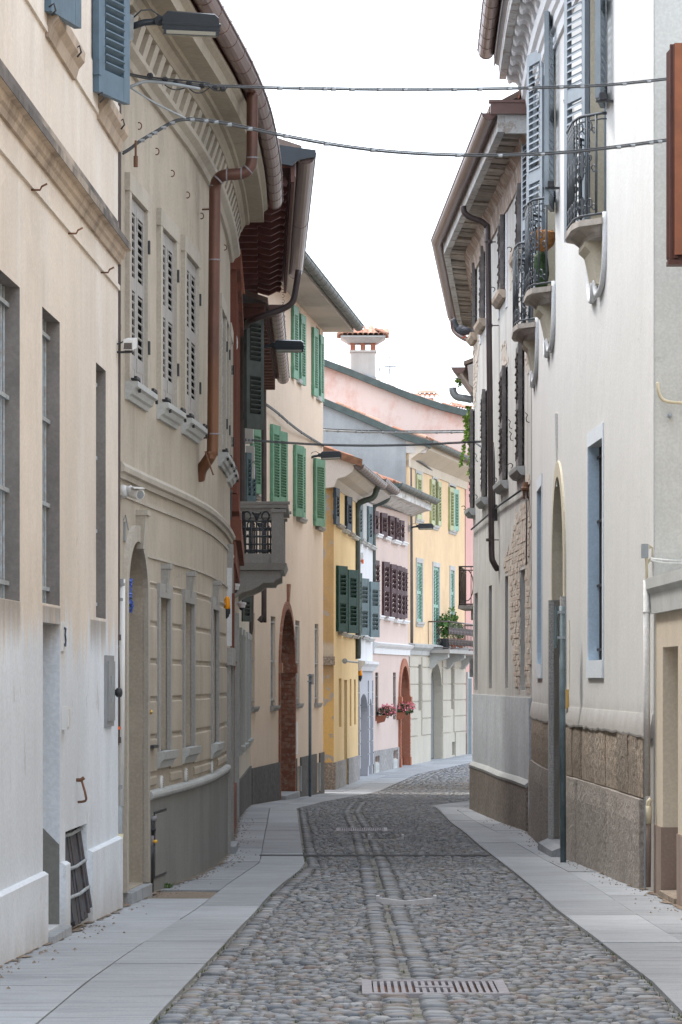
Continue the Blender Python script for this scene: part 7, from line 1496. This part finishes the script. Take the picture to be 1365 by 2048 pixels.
# ------------------------------------------------------------------ street lamps
def lamp_proto():
    t = thing('street_lamp','flat anthracite street lamp nearest the camera beside the blue shutter','street lamp',(0,0,0),'flat street lamps fixed to the house fronts')
    m = MB(); m.cube(-.015,.02,-.06,.06,-.09,.09); part('wall_plate', m, M['pipe_grey'], t)
    m = MB(); m.tube([(.0,0,0),(.09,0,.035),(.21,0,.05)],.024,10); part('arm', m, M['lamp_paint'], t, smooth=True)
    m = MB(); m.lathe((.205,-.045,.055),Vector((0,1,0)),[(0,.03),(.005,.038),(.085,.038),(.09,.03)],12); m.lathe((.205,-.052,.055),Vector((0,1,0)),[(0,0),(.002,.014),(.008,.014)],8); part('hinge', m, M['lamp_paint'], t)
    m = MB(); q = [(.225,.0),(.225,.09),(.26,.125),(.595,.115),(.625,.09),(.635,.0)]
    m.prism([Vector((a,-.13,b)) for a,b in q],[Vector((a,.16,b)) for a,b in q]); m.cube(.222,.640,-.137,.167,.035,.05); m.cube(.235,.628,-.15,.17,-.035,.0)
    part('housing', m, M['lamp_paint'], t); m = MB(); m.add([(.255,-.151,-.030),(.605,-.151,-.030),(.605,-.151,-.004),(.255,-.151,-.004)],[(0,1,2,3)]); m.cube(.25,.612,-.13,.15,-.045,-.036); part('glass', m, M['lamp_glass'], t)
    m = MB(); m.cube(.42,.56,-.05,.05,-.050,-.046); part('led_panel', m, M['led'], t)
    m = MB(); m.tube([(.01,0,.06),(.07,-.02,.12),(.14,-.02,.13),(.2,-.01,.09)],.006,6); part('supply_wire', m, M['cable'], t, smooth=True)
    return t
lp = lamp_proto()
def copy_tree(root, loc, rot, label, sc_=1.0):
    r = root.copy(); link(r); r.location = loc; r.rotation_euler = rot; r.scale = (sc_,)*3; r['label'] = label
    def rec(o, n):
        for ch in o.children:
            c = ch.copy(); link(c); c.parent = n; rec(ch, c)
    rec(root, r); return r
lp.location = W3(262,54,24.98); lp.rotation_euler = (R(12),R(2),R(3))
copy_tree(lp, W3(517,698,48.5), (R(8),0,0), 'flat anthracite street lamp below the maroon eaves of ivory house')
copy_tree(lp, W3(619,917,68.7), (R(4),R(-3),0), 'flat street lamp at the far edge of peach house')
copy_tree(lp, W3(820,1057,94.1), (R(4),R(-2),0), 'flat street lamp between pale pink and apricot houses')
# ------------------------------------------------------------------ overhead cables
def cable(name, pts, r, lab, clips=(), group=None, clip_r=1.55, mat='cable', twist=True):
    P = [W3(*p) for p in pts]; c = thing(name, lab, 'cable', P[0], group); m = MB(); sp = smooth_pts(P,6); m.tube(sp, r, 8); part('sheath', m, M[mat], c, smooth=True)
    if twist: m = MB(); m.tube([Vector(p)+Vector((0,0,r*1.7)) for p in sp], r*.55, 6); part('support_wire', m, M['cable'], c, smooth=True)
    cm = MB(); cm.tube([Vector((-.02,0,0)),Vector((.02,0,0))], r*clip_r, 8); me = mesh_of('clip', cm, M['clip'] if mat == 'cable' else M['pipe_grey'])
    xs = [p[0] for p in pts]
    for x in clips:
        k = max(i for i in range(len(pts)-1) if pts[i][0] <= x) if x > pts[0][0] else 0
        best = min(sp, key=lambda q: abs(CX+F*q[0]/q[1]-x)); i = [tuple(s_) for s_ in sp].index(tuple(best)); inst('clip', me, c, Matrix.Translation(Vector(best)))
    return c
def L_(x, x0=250, x1=1340, y0=25.1, y1=26.9): return y0+(y1-y0)*(x-x0)/(x1-x0)
def pts(*l): return [(x,y,L_(x)) for x,y in l]
c1 = cable('overhead_cable', pts((240,146),(300,158),(380,170),(470,174),(560,177),(650,178.5),(760,180),(860,180),(960,179),(1080,176.5),(1200,172),(1270,166),(1345,158)), .0075, 'upper overhead cable stretched across the lane to the brown shutter', [560,607,652,660,710,762,815,860,912,964,1020,1066,1120,1172,1243,1301])
m = MB()
for x,y in ((300,152),(330,160),(352,166),(378,168),(404,172),(430,176),(446,178)):
    q = W3(x,y,L_(x)); m.lathe(q-Vector((.02,0,0)),Vector((1,0,.1)),[(0,.01),(.01,.022),(.035,.022),(.045,.01)],7)
for a,b,d in ((372,420,14),(415,455,10),(330,372,8)): m.tube(smooth_pts([W3(a,170,L_(a)),W3((a*2+b)/3,170+d,L_(a)),W3((a+2*b)/3,171+d,L_(b)),W3(b,175,L_(b))],4),.005,5)
m.tube(smooth_pts([W3(240,143,25),W3(290,153,25.1),W3(360,160,25.2),W3(420,166,25.3)],3),.006,5); part('splice_wires', m, M['black_iron'], c1, kind='stuff')
m = MB(); m.tube(smooth_pts([W3(252,178,25.1),W3(275,168,25.1),W3(296,163,25.15),W3(345,168,25.2),W3(400,178,25.3)],4),.012,8); part('sleeve', m, M['pipe_grey'], c1, smooth=True)
c2 = cable('overhead_cable', pts((246,308),(262,298),(280,284),(310,266),(345,246),(370,240),(400,241),(440,246),(500,258),(560,271),(640,286),(720,298),(800,306),(900,311),(1000,311.5),(1100,308),(1180,301),(1250,293),(1345,280)), .0085, 'lower overhead cable bent down to a rusty stay on taupe house', [285,300,312,330,344,384,412,434,462,500,578,660,745,913,995,1078,1232,1270,1303,1318])
m = MB(); m.tube([W3(272,281,25.1),W3(272,312,25.1)],.009,6); m.tube([W3(272,312,25.1),W3(272,334,25.1)],.016,7); part('rusty_stay', m, M['rust'], c2); m = MB(); m.tube([W3(262,176,25.1),W3(310,206,25.15),W3(372,237,25.25)],.007,6); part('guy_wire', m, M['pipe_grey'], c2)
cable('overhead_cable', [(640,860,71.5),(700,863,71),(780,865,70.3),(860,865,69.5),(938,864,68.5)], .02, 'distant straight cable in front of the grey gable', [657,677,709,727,742,761,790,825,872,904], mat='clip', clip_r=1.5)
cable('overhead_cable', [(489,880,48.5),(540,884,48.8),(640,890,49.3),(740,892,49.8),(840,890,50.3),(900,887,50.6),(962,884,51)], .010, 'thin cable from ivory house to the shabby house front', [494,500], mat='cable')
cable('wall_cable', [(530,808,59.5),(556,827,61.5),(580,848,63.5),(604,866,66),(628,881,68.8),(648,893,71)], .016, 'braided cable draped along the peach house below top windows', [560,575,605,624], twist=True)
cable('wall_cable', [(664,945,74.4),(668,953,75),(680,970,76.5),(695,981,78.2),(712,993,80.8)], .03, 'braided cable under the eaves of the yellow house', [], twist=False)
cable('wall_cable', [(716,995,82),(740,1004,85.5),(770,1012,88.5),(800,1022,92),(822,1028,94)], .03, 'braided cable under the eaves of white and pink houses', [], twist=False)
cable('wall_cable', [(825,918,94.8),(845,926,96),(870,945,99),(895,952,101.5),(918,966,104.5)], .028, 'sagging cable under the eaves of apricot house', [], twist=False)
cable('wall_cable', [(463,980,37.7),(462,1040,37.7),(466,1070,37.8),(467,1085,37.8),(464,1110,37.8),(460,1150,37.8)], .012, 'loose dark cable hanging on the edge of brick red house', [], twist=False)
cable('wall_cable', [(951,885,51.2),(962,893,50.9),(975,900,50.5),(985,901,50),(990,915,49.8)], .014, 'short cable tail looping to the long downpipe', [], twist=False)
# ------------------------------------------------------------------ cameras and beacons
q = W3(233,700,24.9); bc = thing('security_camera','white box camera on a black bracket at the cream house corner','camera',q)
m = MB(); m.cube(q.x-.04,q.x-.03,q.y-.02,q.y+.02,q.z-.05,q.z+.06); m.tube([q+Vector((-.03,0,-.015)),q+Vector((.10,0,-.015))],.008,6); m.tube([q+Vector((-.03,0,.04)),q+Vector((.02,0,.045)),q+Vector((.07,0,.07))],.005,6); m.cube(q.x+.06,q.x+.115,q.y-.02,q.y+.02,q.z-.02,q.z-.005); part('bracket', m, M['black_iron'], bc)
m = MB(); B = lambda a,d,z: q+Vector((.10,0,.05))+Vector((.82,.0,.25)).normalized()*a*0+Vector((a,d,z+a*.0)); m.hexa([B(-.05,-.06,-.055),B(.02,-.06,-.055),B(.035,.18,-.02),B(-.03,.18,-.02),B(-.045,-.06,.02),B(.025,-.06,.02),B(.04,.18,.055),B(-.025,.18,.055)]); part('housing', m, M['white_metal'], bc)
m = MB(); m.hexa([B(-.045,-.064,-.05),B(.015,-.064,-.05),B(.015,-.061,-.05),B(-.045,-.061,-.05),B(-.04,-.064,-.005),B(.015,-.064,-.005),B(.015,-.061,-.005),B(-.04,-.061,-.005)]); part('window', m, M['door_wood'], bc)
q = W3(244,983,25.3); bc = thing('security_camera','white bullet camera under the string course of taupe house','camera',q); m = MB(); m.lathe(q+Vector((-.005,0,0)),Vector((.8,-.6,0)),[(0,.05),(.02,.05),(.05,.04),(.06,.025)],14); m.tube([q+Vector((.03,-.02,.01)),q+Vector((.06,-.03,.02)),q+Vector((.075,-.03,-.015))],.026,10); part('mount', m, M['white_metal'], bc, smooth=True)
m = MB(); e = q+Vector((.075,-.02,-.01)); ax = Vector((.62,-.76,-.18)).normalized(); m.lathe(e-ax*.03, ax, [(0,.0),(.005,.034),(.05,.04),(.13,.042),(.135,.036)],14); part('housing', m, M['white_metal'], bc, smooth=True); m = MB(); m.lathe(e+ax*.106, ax, [(0,.03),(.002,.03),(.004,0)],12); part('lens', m, M['pipe_grey'], bc)
m = MB(); m.hexa([e+v for v in (Vector((-.02,.02,.04)),Vector((.07,.05,.035)),Vector((.10,-.13,.018)),Vector((.02,-.15,.022)),Vector((-.02,.02,.048)),Vector((.07,.05,.043)),Vector((.10,-.13,.026)),Vector((.02,-.15,.030)))]); part('sun_shield', m, M['white_metal'], bc)
q = W3(461,1113,36.9); bc = thing('security_camera','small white ball camera at the far edge of taupe house','camera',q); m = MB(); m.lathe(q-Vector((.02,-.03,-.01)),Vector((.5,-.8,-.2)),[(0,0),(.01,.03),(.04,.038),(.07,.03),(.075,0)],12); m.cube(q.x-.05,q.x-.02,q.y-.02,q.y+.1,q.z-.04,q.z+.04); part('housing', m, M['white_metal'], bc, smooth=True); m = MB(); m.lathe(q+Vector((.012,-.035,-.006)),Vector((.5,-.8,-.2)),[(0,.016),(.012,.014),(.014,0)],10); part('lens', m, M['black_iron'], bc)
def dome(px_,py_,Y,lab):
    q = W3(px_,py_,Y); d = thing('dome_camera', lab, 'camera', q, 'white dome cameras under the balcony'); s = .045
    m = MB(); m.lathe(q+Vector((0,0,.05)),Vector((0,0,-1)),[(0,.03),(.005,.058),(.03,.058),(.035,.05),(.07,.042),(.072,0)],14); m.cube(q.x-.12,q.x-.02,q.y-.02,q.y+.02,q.z+.02,q.z+.05); part('housing', m, M['white_metal'], d)
    m = MB(); m.lathe(q+Vector((0,0,-.02)),Vector((0,0,-1)),[(0,.036),(.02,.03),(.034,.016),(.038,0)],12); part('dome', m, M['glass'], d, smooth=True)
dome(470,1176,39.2,'white dome camera on the brick red house edge, upper of the two'); dome(484,1212,44.6,'white dome camera below the stone balcony corbel, lower of the two')
def beacon(px_,py_,Y,lab,k=1.0):
    q = W3(px_,py_,Y); b = thing('beacon_light', lab, 'beacon', q, 'orange flashing gate beacons'); m = MB(); m.tube(smooth_pts([q+Vector((-.07,0,-.05))*k,q+Vector((-.01,0,-.055))*k,q+Vector((.0,0,-.02))*k],3),.022*k,8); m.lathe(q+Vector((0,0,-.03))*k,Vector((0,0,1)),[(0,.03*k),(.05*k,.032*k)],10); part('arm', m, M['black_iron'], b)
    m = MB(); m.lathe(q+Vector((0,0,.02))*k,Vector((0,0,1)),[(0,.03*k),(.03*k,.032*k),(.10*k,.026*k),(.125*k,.015*k),(.13*k,0)],12); part('lens', m, M['orange'], b, smooth=True)
beacon(455,1222,34.9,'orange gate beacon on a black elbow at far taupe doorway'); beacon(721,1354,81.9,'orange gate beacon over mauve grey arches of white house',1.5)
# blue flower wreath in the arched doorway
q = W3(258,1192,26.1); rw = random.Random(9); wr = thing('door_wreath','blue artificial flowers hanging in the arched taupe doorway','flowers',q); m = MB(); g = MB()
for (x,y,n,s) in ((262,1166,26,.030),(259,1190,60,.045),(261,1212,60,.045),(258,1200,30,.04)): flowers(m, W3(x,y,26.1), s*.5,s*1.4,s*1.2, n, .016, rw)
flowers(g, W3(259,1200,26.1), .02,.05,.09, 60, .014, rw); part('petals', m, M['flower_blue'], wr, kind='stuff'); part('foliage', g, M['leaf'], wr, kind='stuff')
# weeds at wall feet
rw = random.Random(2)
for k,(px_,py_,lab,s,n) in enumerate(((338,1777,'small green weed by the soil patch at grey dado',.035,40),(492,1606,'weed tuft at the foot of the ivory house corner',.07,60))):
    q = ground(px_,py_); wd = MB()
    for _ in range(n):
        a = rw.uniform(0,6.28); l = s*rw.uniform(.6,1.6); b = q+Vector((rw.gauss(0,s*.4),rw.gauss(0,s*.4),0)); t = b+Vector((math.cos(a)*l*.6,math.sin(a)*l*.6,l)); w = Vector((-math.sin(a),math.cos(a),0))*l*.12; wd.add([b-w*.5,b+w*.5,b.lerp(t,.6)+w,t,b.lerp(t,.6)-w],[(0,1,2,3,4)])
    solo('weed', wd, M['leaf'], q, lab, 'weed')

# look-alikes share a group phrase
G = {'house':'houses along the lane','cable':'cables strung along and across the lane','camera':'security cameras on the house fronts','sign pole':'slim sign poles against the walls','pipe':'pipes on the house corners','drain':'metal drains set into the lane'}
for o in list(sc.objects):
    if o.parent is None and o.get('category') in G and not o.get('group'): o['group'] = G[o['category']]
